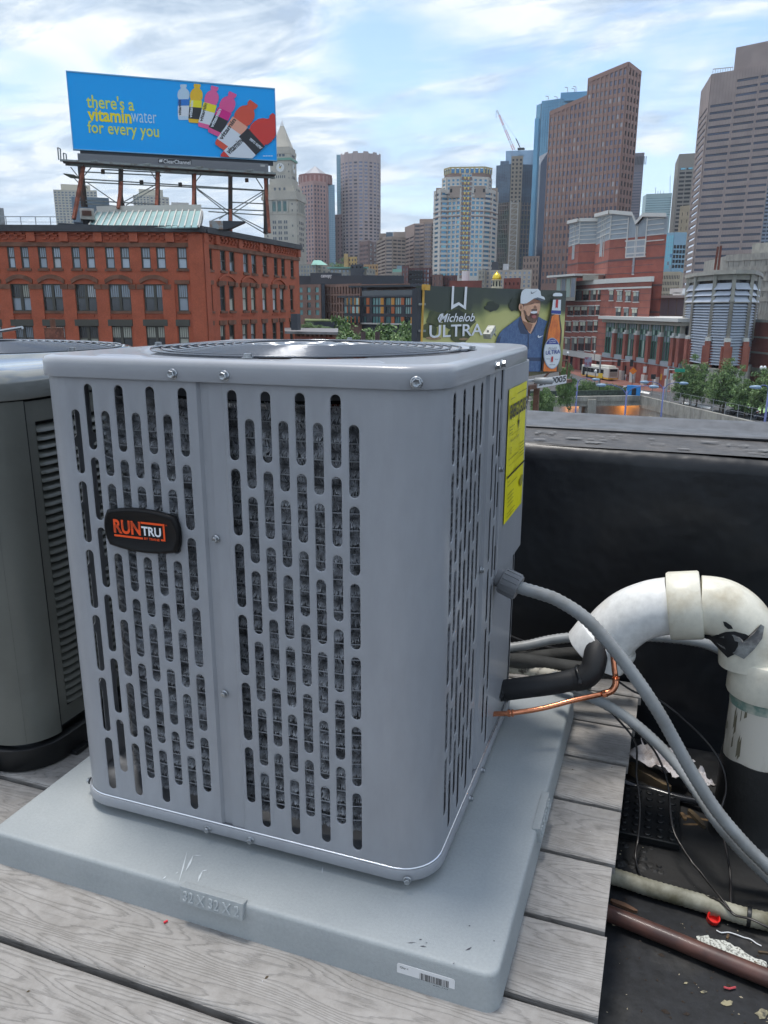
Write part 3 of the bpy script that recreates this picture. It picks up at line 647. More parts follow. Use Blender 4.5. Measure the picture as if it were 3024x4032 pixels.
# its seam
mb=MB();t=R_(-4.4);xx,yy_=VX1-VR+(VR-.003)*math.cos(t),VY0+VR+(VR-.003)*math.sin(t);mb.bar((xx,yy_,.002),(xx,yy_,.637),.003,.006);mb.build('panel_seam',m_dark,u2,world=True)
mb=MB();loft(mb,[VRr(-.02,.640),VRr(.004,.6425),VRr(.006,.645),VRr(.006,.670),VRr(.004,.679),VRr(-.004,.687),VRr(-.02,.693),VRr(-.05,.6965)],capt=False)
tp2=VRr(-.05,.6965,10);F2=Vector((-1.30,.575,0));f2=[]
for i in range(len(tp2)):
    p,q=Vector(tp2[i]),Vector(tp2[(i+1) % len(tp2)]);mm=max(1,int((q-p).length/.03))
    for k_ in range(mm):f2.append(p.lerp(q,k_/mm))
c2=[math.atan2(p.y-F2.y,p.x-F2.x) for p in f2]
def CL2(r,z):return [(F2.x+r*math.cos(a),F2.y+r*math.sin(a),z) for a in c2]
tp=MB();loft(tp,[[tuple(p) for p in f2],CL2(.315,.702),CL2(.305,.708),CL2(.296,.709),CL2(.290,.704),CL2(.288,.66)],capt=False);
m_glid=M('green_grey_lid',(.17,.18,.17),.14,var=.1,vs=6,coat=1,spec=1)
mb.add(tp.v,tp.f);mb.build('lid',m_glid,u2,smooth=R_(40),world=True)
for k in range(14):
    r=.075+k*.0163;MB().ring((F2.x,F2.y,.709+.013*(1-(r/.3)**2)),r,.0024,n=72,m=6).build('guard_ring',m_wire,u2,smooth=True,world=True)
gs=MB()
for k in range(4):a=R_(-12+90*k);gs.tube([(F2.x+math.cos(a)*r,F2.y+math.sin(a)*r,.705+.011*(1-(r/.3)**2)) for r in (.02,.1,.2,.31)],.0045,6)
gs.build('guard_spoke',m_wire,u2,smooth=True,world=True)
MB().lathe((F2.x+.30*math.cos(R_(-12)),F2.y+.30*math.sin(R_(-12)),.711),(0,0,1),[(.009,0),(.009,.001),(.006,.001),(.006,.006)],6).build('hex_screw',m_steel,u2,world=True)
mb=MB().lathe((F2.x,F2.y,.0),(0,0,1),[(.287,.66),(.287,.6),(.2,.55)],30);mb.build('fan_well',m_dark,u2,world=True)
# ================================================================== the city: helpers
def zz(x,y,D):return at(x,y,D).z
def gl(name,c,rough=.12,spec=.9,metal=.35):return M(name,c,rough,metal=metal,spec=spec)
G_BLUE=[gl('glass_slate_blue',(.10,.14,.21)),gl('glass_dark_slate',(.04,.055,.085))]
G_TEAL=[gl('glass_teal',(.08,.27,.42)),gl('glass_teal_bright',(.16,.45,.56)),gl('glass_teal_deep',(.05,.18,.34))]
G_GREY=[gl('glass_warm_grey',(.20,.19,.22)),gl('glass_grey_blue',(.13,.13,.19)),gl('glass_pale_blind',(.38,.35,.36))]
G_BLK=[gl('glass_black',(.008,.008,.010),metal=0,spec=.3)]
G_NAVY=[gl('glass_navy',(.018,.03,.065)),gl('glass_navy_light',(.035,.055,.11))]
G_DK=[gl('glass_dark_brown',(.05,.045,.055)),gl('glass_dim',(.10,.095,.11))]
G_SKY=[gl('glass_curtain_blue',(.13,.33,.47)),gl('glass_curtain_pale',(.20,.42,.55))]
G_PALE=[gl('glass_pale',(.30,.36,.42)),gl('glass_mid',(.14,.18,.22))]
def fbox(mb,A,d,n,u0,u1,d0,d1,z0,z1):
    q=[A+d*u0+n*d1,A+d*u1+n*d1,A+d*u1+n*d0,A+d*u0+n*d0]
    mb.hexa([(p.x,p.y,z0) for p in q],[(p.x,p.y,z1) for p in q])
def winmesh(d,n,ww,wh,mat,th=.06):
    mb=MB();Z=Vector((0,0,0));fbox(mb,Z,d,n,-ww/2,ww/2,-.02,th,-wh/2,wh/2);mb.f=mb.f[2:]+[mb.f[1]];mb.mi=mb.mi[1:]
    return mb.mesh('window',mat)
CNT={}
def skin(root,mb,A,B,lo,hi,nc,nr,fw,fh,g,z0,z1,proud=.4,top=None,ribbon=False,skip=None,ends=True,pd=1.0,seed=1,prob=None,name='window',spare=None,nopier=False):
    A=Vector((A[0],A[1],0));B=Vector((B[0],B[1],0));L=(B-A).length;d=(B-A)/L;n=Vector((d.y,-d.x,0));rg=random.Random(seed)
    cw,ch=L/nc,(hi-lo)/nr;tp=top or (lambda u:z1);P0=root_loc(root)
    if z1 > hi+.01 and not top:fbox(mb,A,d,n,0,L,0,proud,hi,z1)
    if lo > z0+.01:fbox(mb,A,d,n,0,L,0,proud,z0,lo)
    if not nopier:
        for c in range(nc+1):
            u=c*cw;h=(1-fw)*cw/2;a,b=max(0,u-h),min(L,u+h);zt=min(tp(a/L),tp(b/L)) if top else hi
            if zt > lo:fbox(mb,A,d,n,a,b,0,proud*(1.0 if pd==1 else pd),lo,zt)
    sp=(1-fh)*ch/2
    for r in range(nr+1):
        z=lo+r*ch;a,b=max(lo,z-sp),(z+sp if top else min(hi,z+sp))
        if not top:fbox(mb,A,d,n,.0,L,0,proud*(.985 if pd==1 else .8),a,b)
        else:
            for c in range(nc):
                if min(tp(c/nc),tp((c+1)/nc)) > b:fbox(mb,A,d,n,c*cw+.001,(c+1)*cw-.001,0,proud*(.985 if pd==1 else .8),a,b)
    ms=[winmesh(d,n,cw*fw*1.02,ch*fh*1.02,m) for m in g];lim=CNT.setdefault(root.name,[0]);extra={}
    for r in range(nr-1,-1,-1):
        for c in range(nc):
            if skip and skip(c,r):continue
            if top and min(tp(c/nc),tp((c+1)/nc)) < lo+(r+1)*ch-sp:continue
            k=prob(c,r,rg) if prob else (0 if rg.random() < .62 else rg.randrange(len(g)))
            p=A+d*((c+.5)*cw)+n*.012;p.z=lo+(r+.5)*ch
            if lim[0] < 300:put(ms[k % len(g)],name,p-P0,root);lim[0]+=1
            else:
                e=extra.setdefault(k % len(g),MB());me=ms[k % len(g)];o_=p-P0;e.add([v.co+o_ for v in me.vertices],[tuple(f.vertices) for f in me.polygons])
    for k,e in extra.items():e.build(name,g[k],root,kind='stuff')
def cxy(pts):return [Vector((at(x,y,D).x,at(x,y,D).y,0)) for x,y,D in pts]
def away(p,dist):v=Vector((p.x-CAM.x,p.y-CAM.y,0)).normalized();return p+v*dist
def bld(name,label,pts,ztop,depth,wall,faces,proud=.4,z0=ZG,cat='building',group=None,corner=True,roofm=None,seed=1,core=None):
    c=cxy(pts);root=T(name,label,cat,(c[0].x,c[0].y,ZG),group=group)
    poly=c+[away(c[-1],depth),away(c[0],depth)]
    mb=MB();mb.prism([(p.x,p.y) for p in poly],z0,ztop-(.02 if not core else 0))
    for i,f in enumerate(faces):
        if f is None:continue
        f=dict(f);lo,hi=f.pop('z');skin(root,mb,c[i],c[i+1],lo,hi,z0=z0,z1=ztop,proud=f.pop('proud',proud),seed=seed*7+i,**f)
    if corner:
        for i,p in enumerate(c):
            r=proud*.97;mb.prism([(p.x+r*math.cos(t*PI/4),p.y+r*math.sin(t*PI/4)) for t in range(8)],z0,ztop)
    mb.build('wall',wall,root,world=True);return root,c
def roofbox(root,pts,D,ztop,z0,mat,name='roof_plant',depth=8):
    c=cxy([(x,y,D) for x,y in pts]);mb=MB();mb.prism([(p.x,p.y) for p in c+[away(c[-1],depth),away(c[0],depth)]],z0,ztop);return mb.build(name,mat,root,world=True)
# ------------------------------------------------------------------ ground and trench
m_asph=M('asphalt',(.085,.087,.09),.85,var=.15,vs=.15)
m_brickpave=M('brick_paving',(.20,.085,.065),.85,var=.2,vs=.4)
m_side=M('concrete_paving',(.30,.29,.27),.85,var=.12,vs=.3)
m_conc=M('weathered_concrete',(.34,.325,.285),.85,col2=(.17,.165,.15),vs=.55,lo=.45,hi=.72,stretch=(1,1,.35),var2=.18,vs2=3)
m_conc2=M('pale_concrete',(.40,.385,.34),.85,col2=(.27,.26,.23),vs=.8,stretch=(1,1,.3))
m_line=M('road_paint',(.72,.72,.70),.7)
def gz(x,y,z=-16.0):p=on_z(x,y,z);return Vector((p.x,p.y,z))
WL=[gz(1850,1566,-15.0),gz(2525,1557.6,-15.0),gz(2955,1657,-15.0),gz(3024,1662,-15.0)]
w3=WL[3]+(WL[3]-WL[2]).normalized()*30
xl=-21.0
wl_l=Vector((xl,WL[0].y+(WL[0].y-WL[1].y)/(WL[0].x-WL[1].x)*(xl-WL[0].x),0))
g=MB();F_=[(wl_l.x,wl_l.y),(WL[1].x,WL[1].y),(WL[2].x,WL[2].y),(w3.x,w3.y)]
def poly(mb,pts,z):mb.add([(p[0],p[1],z) for p in pts],[tuple(range(len(pts)))])
poly(g,[(-2600,-2600),(xl,-2600),(xl,2600),(-2600,2600)],ZG)
poly(g,[(xl,F_[0][1]),F_[1],(F_[1][0],2600),(xl,2600)],ZG);poly(g,[F_[1],F_[2],(F_[2][0],2600),(F_[1][0],2600)],ZG);poly(g,[F_[2],F_[3],(F_[3][0],2600),(F_[2][0],2600)],ZG)
poly(g,[F_[3],(2600,F_[3][1]),(2600,2600),(F_[3][0],2600)],ZG);poly(g,[(xl,-2600),(2600,-2600),(2600,45),(xl,45)],ZG)
poly(g,[(F_[3][0],45),(2600,45),(2600,F_[3][1]),F_[3]],ZG)
poly(g,[(xl-1,40),(F_[3][0]+2,40),(F_[3][0]+2,400),(xl-1,400)],ZG-8)
struct(g.build('ground',m_asph))
# plaza in front of the brick station
pz=MB();poly(pz,[gz(2215,1392),gz(2200,1452),gz(2330,1500),gz(2470,1530),gz(2620,1545),gz(2720,1530),gz(2780,1470),gz(2500,1440)],ZG+.02)
struct(pz.build('plaza_paving',m_brickpave))
rd=MB();
for a,b,c,d in (((2480,1530),(2560,1545),(2555,1552),(2475,1538)),((2690,1583),(2740,1592),(2735,1600),(2685,1590)),((2745,1593),(2800,1602),(2795,1610),(2740,1601)),((2830,1556),(2890,1566),(2885,1571),(2825,1560)),((2260,1445),(2200,1436),(2200,1440),(2255,1450))):
    poly(rd,[gz(*a),gz(*b),gz(*c),gz(*d)],ZG+.012)
struct(rd.build('crosswalk_markings',m_line))
gb=MB();poly(gb,[gz(2990,1560),gz(3024,1572),gz(3024,1640),gz(2860,1596),gz(2850,1588)],ZG+.008)
struct(gb.build('green_bike_lane',M('green_lane_paint',(.25,.42,.16),.8,var=.2,vs=.3)))
# bridge abutment, parapet and retaining wall
brg=T('bridge','concrete underpass bridge with two orange lit tunnel openings','bridge',(WL[1].x,WL[1].y,ZG-8))
dirb=(WL[1]-WL[0]).normalized();nb=Vector((dirb.y,-dirb.x,0));A0=WL[1]-dirb*34;A0.z=0
def onwall(A,B,x,y):
    d=(B-A);d=Vector((d.x,d.y,0)).normalized();n=Vector((d.y,-d.x,0));r=ray(x,y);t=((A.x-CAM.x)*n.x+(A.y-CAM.y)*n.y)/(r.x*n.x+r.y*n.y);p=CAM+r*t
    return (p.x-A.x)*d.x+(p.y-A.y)*d.y,p.z
def ub(x,y):return onwall(A0,WL[1],x,y)
mb=MB();zt_=ub(2400,1559)[1];z1_=ub(2400,1578)[1];z2_=ub(2400,1592)[1];z3_=ub(2400,1597)[1]
fbox(mb,A0,dirb,nb,0,34,-.5,.35,z1_,zt_);fbox(mb,A0,dirb,nb,0,34,-.5,.1,z2_,z1_-.001);fbox(mb,A0,dirb,nb,0,33.9,-.6,.5,z3_,z2_-.001)
mb.build('parapet_beam',m_conc,brg,world=True)
for xa,xb in ((2307,2337),(2060,2110)):mb=MB();a_,_=ub(xa,1630);b_,_=ub(xb,1630);fbox(mb,A0,dirb,nb,a_,b_,-2,.9,ZG-8,z3_+1.2);mb.build('pier',m_conc2,brg,world=True)
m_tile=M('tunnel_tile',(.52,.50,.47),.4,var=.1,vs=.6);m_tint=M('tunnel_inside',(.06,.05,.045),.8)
mb=MB();a_=ub(2280,1620)[0];fbox(mb,A0,dirb,nb,a_,a_+.4,-14,-.2,ZG-8,z3_);a2=ub(2478,1620)[0];
q=[A0+dirb*a2,A0+dirb*34];p_,r__=A0+dirb*(a2-.6)-nb*26,WL[1]+nb*.05;mb.hexa([(p_.x,p_.y,ZG-8),(r__.x,r__.y,ZG-8),(r__.x+.5,r__.y+.3,ZG-8),(p_.x+.5,p_.y+.3,ZG-8)],[(p_.x,p_.y,z3_),(r__.x,r__.y,z3_),(r__.x+.5,r__.y+.3,z3_),(p_.x+.5,p_.y+.3,z3_)])
mb.build('tiled_wall',m_tile,brg,world=True)
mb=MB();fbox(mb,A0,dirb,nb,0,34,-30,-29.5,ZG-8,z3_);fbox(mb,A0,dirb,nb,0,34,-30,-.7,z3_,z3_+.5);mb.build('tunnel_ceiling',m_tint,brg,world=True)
m_sod=M('sodium_lamp',(1.0,.30,.02),.5,emit=7)
for x in (2240,2412,2468):
    a_=ub(x,1612)[0];mb=MB();fbox(mb,A0,dirb,nb,a_-.6,a_+.6,-6.2,-5.8,z3_-.28,z3_-.1);mb.build('tunnel_lamp',m_sod,brg,world=True)
    l=bpy.data.lights.new('tunnel_lamp_light','POINT');l.energy=130;l.color=(1,.36,.05);l.shadow_soft_size=.3;lo_=bpy.data.objects.new('tunnel_lamp_light',l);link(lo_,brg);p=A0+dirb*a_-nb*5.4;lo_.location=Vector((p.x,p.y,z3_-.7))-root_loc(brg)
ret=T('retaining_wall','stained concrete retaining wall stepping down to the right of the underpass','retaining wall',(WL[2].x,WL[2].y,ZG-8))
A1_=Vector((WL[1].x,WL[1].y,0));dr=(WL[2]-WL[1]);Lr=dr.length;dr=Vector((dr.x,dr.y,0)).normalized();nr_=Vector((dr.y,-dr.x,0));Lr+=34
mb=MB();fbox(mb,A1_,dr,nr_,0,Lr,-.3,.25,ZG-1.1,-15.0);fbox(mb,A1_,dr,nr_,0,Lr,-.3,.12,ZG-8,ZG-1.101);mb.build('wall',m_conc,ret,world=True)
k=0;u=1.0
while u < Lr-3:
    mb=MB();wd=3.1;top_=ZG-2.1-.8*(k % 2==0)-u*.02;fbox(mb,A1_,dr,nr_,u,u+wd-.12,.12,.42,ZG-8,top_);mb.build('wall_panel',m_conc2 if k % 3 else m_conc,ret,world=True);u+=wd;k+=1
# chain link fence over the wall
m_fence=M('galvanised_post',(.38,.40,.42),.5,metal=.5)
fn=T('fence','galvanised post and rail fence on top of the retaining wall','fence',(WL[1].x,WL[1].y,-15));
for i in range(12):
    u=.5+i*3.2;p=A1_+dr*u;MB().tube([(p.x,p.y,-15),(p.x,p.y,-13.1)],.035,6).build('post',m_fence,fn,world=True)
mb=MB();p,q=A1_+dr*.5,A1_+dr*(.5+35.2)
for z in (-13.12,-14.1):mb.tube([(p.x,p.y,z),(q.x,q.y,z)],.018,5)
mb.build('rail',m_fence,fn,world=True)
# ------------------------------------------------------------------ downtown towers
m_cus=M('custom_granite',(.50,.465,.39),.8,var=.12,vs=.1);m_cus2=M('custom_granite_trim',(.46,.44,.38),.8)
ct=cxy([(1057,1000,640),(1169,1000,600),(1193,1000,640)])
cr_=T('clock_tower','granite clock tower with steep pyramid spire and green balcony','clock tower',(ct[1].x,ct[1].y,ZG))
DD=610
# square plan from two visible faces
def sq(cx_,cy_,h,rz):return [(cx_+h*math.sqrt(2)*math.cos(rz+PI/4+k*PI/2),cy_+h*math.sqrt(2)*math.sin(rz+PI/4+k*PI/2)) for k in range(4)]
cc_=at(1123,900,625);H0=12.6;bear=math.atan2(cc_.y-CAM.y,cc_.x-CAM.x)-PI/2;rzz=bear+R_(-17)
def zc_(y,D=612):return zz(1120,y,D)
mb=MB();lv=[(H0,ZG,843),(H0+.35,843,838),(H0,838,787),(H0+.9,787,775),(H0+.4,775,752),(H0-1.7,752,735),(H0-2.8,735,722),(H0-4.2,722,700),(H0-4.9,700,626)]
for h,a,b in lv:mb.prism(sq(cc_.x,cc_.y,h,rzz),a if a==ZG else zc_(a),zc_(b)-.003)
mb.prism(sq(cc_.x,cc_.y,H0-5.0,rzz),zc_(617),zc_(600));mb.prism(sq(cc_.x,cc_.y,H0-4.7,rzz),zc_(600),zc_(585));mb.prism(sq(cc_.x,cc_.y,H0-5.3,rzz),zc_(585),zc_(572))
hs=H0-6.1;b4=[(x,y,zc_(572)) for x,y in sq(cc_.x,cc_.y,hs,rzz)];t4=[(x,y,zc_(482)) for x,y in sq(cc_.x,cc_.y,1.15,rzz)];mb.hexa(b4,t4)
mb.build('shaft',m_cus,cr_,world=True)
mb=MB();b4=[(x,y,zc_(482)) for x,y in sq(cc_.x,cc_.y,1.25,rzz)];t4=[(x,y,zc_(457)) for x,y in sq(cc_.x,cc_.y,.12,rzz)];mb.hexa(b4,t4);mb.build('spire_tip',m_white,cr_,world=True)
mb=MB();mb.prism(sq(cc_.x,cc_.y,H0-4.1,rzz),zc_(626),zc_(617));mb.build('green_balcony',M('copper_green',(.17,.36,.27),.7),cr_,world=True)
dl_=Vector((math.cos(rzz),math.sin(rzz),0));nl_=Vector((dl_.y,-dl_.x,0));CC=Vector((cc_.x,cc_.y,0))
def cfc(face):   # face frame: 0 = left (wide) face, 1 = right face
    return (dl_,nl_) if face==0 else (-nl_,dl_)
m_dial=M('clock_dial',(.75,.76,.74),.5);m_cgd=gl('tower_window_dark',(.06,.08,.10));m_cgg=gl('tower_window_green',(.05,.13,.12))
def cwin(face,h,u,y0,y1,w,mat,name='window'):
    d,n=cfc(face);z0,z1=zc_(y1),zc_(y0);me=winmesh(d,n,w,z1-z0,mat,.1);p=CC+n*h+d*u;p.z=(z0+z1)/2;return put(me,name,p-root_loc(cr_),cr_)
for face in (0,1):
    d,n=cfc(face);hh=H0-4.9
    for r_,m_,nm,off in ((4.3,m_cus2,'clock_surround',.15),(3.0,m_dial,'clock_dial',.4),(.7,M('gilt',(.6,.45,.1),.3,metal=.6),'clock_boss',.6)):
        p=CC+n*(hh+off-.15);p.z=zc_(655);MB().lathe(p,n,[(r_,0),(r_,.25)],28).build(nm,m_,cr_,world=True)
    mb=MB();p=CC+n*(hh+.62);p.z=zc_(655);mb.bar(p,p+d*1.2+Vector((0,0,1.4)),.3,.3,n);mb.bar(p,p-d*.3+Vector((0,0,2.5)),.25,.25,n);mb.build('clock_hand',m_dark,cr_,world=True)
    for k in range(5):cwin(face,hh,(k-2)*1.55,686,697,.7,m_cgd)
    for k in range(3):cwin(face,H0-5.0,(k-1)*2.6,601,611,1.9,m_cgd)
    for k in range(3):cwin(face,H0-4.2+.0,(k-1)*3.6,737-6,745-6,1.2,m_cgd)
    for k in range(3):cwin(face,H0-1.7+.0,(k-1)*3.6,737,748,1.5,m_cgd)
    for k in range(3):
        cwin(face,H0,(k-1)*4.1,792,846-14,2.5,m_cgg)
        for q in range(2):cwin(face,H0+.1,(k-1)*4.1-.42+q*.85,793,802,.5,m_cgd)
    mb=MB()
    for k in range(4):fbox(mb,CC+n*H0,d,n,(k-1.5)*4.1-.55,(k-1.5)*4.1+.55,0,.7,zc_(836),zc_(789))
    mb.build('column',m_cus2,cr_,world=True)
    for r in range(6):
        for k in range(3):
            for q in range(2):cwin(face,H0,(k-1)*4.3-.75+q*1.5,868+r*21.5,880+r*21.5,1.05,m_cgd)
    for s_ in (-1,1):
        for y in (640,668,695):cwin(face,hh,s_*6.4,y,y+7,.6,m_cgd)
        for y in (800,825,885,925):cwin(face,H0,s_*9.6,y,y+8,.8,m_cgd)
for k,y in enumerate((500,522,545)):
    for q in range(k+1 if k else 1):
        pass
# salmon tower with pyramid
m_sal=M('salmon_granite',(.44,.285,.255),.75,var=.08,vs=.1);m_salr=M('salmon_panel',(.30,.15,.135),.75);m_greym=M('grey_metal_roof',(.36,.36,.38),.5)
def Zp(x,y,D):return zz(x,y,D)
D_=700;ztB=Zp(1240,718,D_)
fb=lambda z,nc,**k:dict(z=z,nc=nc,nr=20,fw=.52,fh=.55,g=G_BLUE,**k)
zlo=Zp(1240,1035,D_)
rt,c=bld('salmon_tower','salmon granite round-shouldered tower with grey pyramid roof',[(1168,800,725),(1188,800,703),(1235,800,690),(1283,800,698),(1290,800,706),(1302,800,725)],ztB,34,m_sal,
    [None,fb((zlo,ztB-2.5),4),fb((zlo,ztB-2.5),4),None,None],proud=.35,seed=2)
mb=MB();cB=away(at(1242,720,700),16);cB.z=0
def rg_(cx_,cy_,r,n=24,ph=0):return [(cx_+r*math.cos(2*PI*i/n+ph),cy_+r*math.sin(2*PI*i/n+ph)) for i in range(n)]
mb.prism(rg_(cB.x,cB.y,14.2),ztB-.1,Zp(1240,680,700));mb.build('crown',m_salr,rt,world=True)
mb=MB()
for i in range(24):
    t=2*PI*(i+.5)/24;p=Vector((cB.x+14.1*math.cos(t),cB.y+14.1*math.sin(t),0));d=Vector((-math.sin(t),math.cos(t),0));fbox(mb,p,d,Vector((d.y,-d.x,0)),-.75,.75,0,.35,ztB+.6,Zp(1240,688,700))
mb.build('crown_pier',m_sal,rt,world=True)
mb=MB();n=8;zb_=Zp(1240,680,700);mb.add([(x,y,zb_) for x,y in rg_(cB.x,cB.y,11.5,n)]+[(cB.x,cB.y,Zp(1242,642,702))],[(i,(i+1) % n,n) for i in range(n)]);mb.build('pyramid_roof',m_greym,rt,world=True)
m_slab=M('blue_glass_slab',(.20,.34,.44),.2,metal=.3,spec=.8)
def curtain(root,A,B,z0,z1,nc,nr,mat,name='glazing',t=.12,proud=.15):
    A,B=Vector((A.x,A.y,0)),Vector((B.x,B.y,0));L=(B-A).length;d=(B-A)/L;n=Vector((d.y,-d.x,0));mb=MB()
    for i in range(nc+1):fbox(mb,A,d,n,L*i/nc-t,L*i/nc+t,0,proud,z0,z1)
    for i in range(nr+1):z=z0+(z1-z0)*i/nr;fbox(mb,A,d,n,0,L,0,proud*.9,z-t,z+t)
    return mb.build('mullion',mat,root,world=True)
m_mul=M('dark_mullion',(.05,.10,.15),.5,metal=.3);m_mulp=M('pale_mullion',(.32,.42,.48),.5)
rt,c=bld('glass_slab','narrow pale blue glass wing right of the salmon tower',[(1291,850,712),(1319,850,712)],Zp(1300,727,712),20,m_slab,[],corner=False)
curtain(rt,c[0],c[1],Zp(1300,1050,712),Zp(1300,729,712),4,40,m_mulp,t=.07)
rt,c=bld('brown_block','low reddish brown block between the two downtown towers',[(1314,900,730),(1352,900,725)],Zp(1330,845,728),20,m_sal,[dict(z=(Zp(1330,1030,728),Zp(1330,852,728)),nc=3,nr=11,fw=.36,fh=.42,g=G_DK)],corner=False)
# round tower
m_rnd=M('pinkish_precast',(.45,.37,.355),.75,var=.06,vs=.1)
cR=at(1421,800,730);RR=17.0;zt_r=Zp(1415,601,712);rt=T('round_tower','tall round grey pink tower with rows of square windows','building',(cR.x,cR.y,ZG));mb=MB();NS=24
b0=math.atan2(CAM.y-cR.y,CAM.x-cR.x)
mb.prism(rg_(cR.x,cR.y,RR,NS,b0-PI/NS),ZG,zt_r)
zl_=Zp(1415,1040,712)
rr_=random.Random(4)
def dark_r(c,r,rg):return 1
for i in range(-6,7):
    t0,t1=b0+(i-.5)*2*PI/NS,b0+(i+.5)*2*PI/NS
    if math.cos((t0+t1)/2-b0) < .02:continue
    A,B=Vector((cR.x+RR*math.cos(t0),cR.y+RR*math.sin(t0),0)),Vector((cR.x+RR*math.cos(t1),cR.y+RR*math.sin(t1),0))
    skin(rt,mb,A,B,zl_,zt_r-6,1,30,.62,.50,[gl('glass_round_pale',(.17,.20,.29)),G_BLUE[1]],ZG,zt_r+(1.3 if i % 2 else 0),proud=.45,seed=i+50,prob=(lambda c,r,rg,i=i:1 if (r < 17-abs(i-3)*2 and rg.random() < .8) or (i==-4 and r < 22) or rg.random() < .07 else 0))
mb.build('wall',m_rnd,rt,world=True)
rt,c=bld('glass_slab','pale blue green glass wing left of the round tower',[(1328,850,735),(1352,850,735)],Zp(1340,609,735),25,M('teal_slab',(.22,.36,.42),.25,metal=.3,spec=.8),[],corner=False)
curtain(rt,c[0],c[1],Zp(1340,846,735),Zp(1340,611,735),1,22,m_mulp,t=.06)
rt,c=bld('brown_block','brown stone block with arched windows at the foot of the round tower',[(1417,1000,680),(1452,1000,665),(1484,1000,690)],Zp(1450,949,670),20,M('brown_stone',(.25,.17,.155),.8,var=.1,vs=.1),[dict(z=(Zp(1440,1045,670),Zp(1440,960,670)),nc=6,nr=5,fw=.6,fh=.5,g=G_BLUE),dict(z=(Zp(1440,1045,670),Zp(1440,955,670)),nc=2,nr=5,fw=.4,fh=.6,g=G_DK)],corner=False)
m_tan=M('tan_precast',(.36,.285,.235),.8,var=.08,vs=.1)
def band(z,nc,nr,**k):return dict(z=z,nc=nc,nr=nr,fw=k.pop('fw',.88),fh=k.pop('fh',.46),g=k.pop('g',G_DK),**k)
# two banded office blocks
zA=Zp(1500,918,600);zl_=Zp(1500,1080,600)
rt,c=bld('banded_office','stepped tan office block with dark ribbon windows',[(1485,950,640),(1520,950,600),(1546,950,598),(1596,950,606)],Zp(1500,932,600),25,m_tan,[band((zl_,Zp(1500,940,600)),2,10),band((zl_,Zp(1500,940,600)),1,10),band((zl_,Zp(1500,940,600)),3,10)],proud=.5,corner=False)
roofbox(rt,[(1493,930),(1520,930)],615,Zp(1500,919,615),Zp(1500,933,600)-.1,m_tan);roofbox(rt,[(1520,930),(1547,930)],604,Zp(1530,914,604),Zp(1500,936,600),gl('glass_top',(.05,.09,.13)),'glass_penthouse');roofbox(rt,[(1548,930),(1597,930)],602,Zp(1570,913,602),Zp(1500,933,600)-.1,m_tan)
zl_=Zp(1650,1065,640)
rt,c=bld('banded_office','taller pinkish office block with bowed ribbon windows',[(1596,950,670),(1632,950,640),(1654,950,640),(1672,950,632),(1696,950,632),(1712,950,640)],Zp(1650,880,640),25,M('pink_precast',(.40,.31,.27),.8,var=.06,vs=.1),[band((zl_,Zp(1620,925,640)),2,9),band((zl_,Zp(1650,883,640)),1,12),band((zl_,Zp(1650,883,640)),1,12,g=G_GREY[:2]),band((zl_,Zp(1650,883,640)),2,12,g=G_GREY[:2]),band((zl_,Zp(1650,883,640)),1,12)],proud=.5,corner=False)
roofbox(rt,[(1652,870),(1712,870)],645,Zp(1680,862,645),Zp(1650,881,640),m_tan)
# gold crowned tower
m_wst=M('white_stone',(.60,.57,.52),.75,var=.06,vs=.1);m_brb=M('brown_banding',(.25,.17,.14),.75);m_gold=M('gilded',(.75,.56,.14),.35,metal=.5);m_yst=M('yellow_stone',(.60,.50,.25),.6)
D_=560;zt1=Zp(1830,743,D_);z_l=Zp(1830,1090,D_)
gt,c=bld('gold_crowned_tower','white and brown banded tower with gilded arcade crown and teal windows',[(1708,900,572),(1733,900,560),(1762,900,562),(1812,900,556),(1852,900,558),(1902,900,560),(1930,900,566),(1956,900,580)],zt1,40,m_wst,
  [dict(z=(z_l,zt1-1.5),nc=1,nr=18,fw=.55,fh=.5,g=G_TEAL),dict(z=(z_l,zt1-1.5),nc=1,nr=18,fw=.75,fh=.5,g=G_TEAL),dict(z=(z_l,zt1-1.5),nc=3,nr=18,fw=.66,fh=.6,g=G_TEAL),dict(z=(z_l,zt1+9),nc=4,nr=21,fw=.78,fh=.5,g=G_TEAL,proud=.3),dict(z=(z_l,zt1-1.5),nc=3,nr=18,fw=.66,fh=.6,g=G_TEAL),dict(z=(z_l,zt1-1.5),nc=1,nr=18,fw=.75,fh=.5,g=G_TEAL),dict(z=(z_l,zt1-1.5),nc=1,nr=18,fw=.55,fh=.5,g=G_TEAL)],proud=.5)
mb=MB();mg=MB();A,B=c[3],c[4];L=(B-A).length;d=(B-A)/L;n=Vector((d.y,-d.x,0))
for r in range(24):
    z=z_l+(zt1+9-z_l)*r/21
    if z > Zp(1830,700,D_):break
    fbox(mb,A,d,n,.1,L-.1,.3,.55,z-1.1,z+1.0)
    for q in (.33,.67):p=A+d*(L*q)+n*.6;mg.add([(p.x,p.y,z-.9),tuple(p+d*.8+Vector((0,0,z+.9))),tuple(p-d*.8+Vector((0,0,z+.9)))],[(0,1,2)])
mb.build('brown_spandrel',m_brb,gt,world=True);mg.build('gilt_chevron',m_gold,gt,world=True)
for i in (1,5):
    A,B=c[i],c[i+1];L=(B-A).length;d=(B-A)/L;n=Vector((d.y,-d.x,0));mb=MB()
    for r in range(18):z=z_l+(zt1-1.5-z_l)*(r+.5)/18;fbox(mb,A,d,n,0,L*.14,.5,.56,z-.8,z+.8);fbox(mb,A,d,n,L*.86,L,.5,.56,z-.8,z+.8)
    mb.build('brown_quoin',m_brb,gt,world=True)
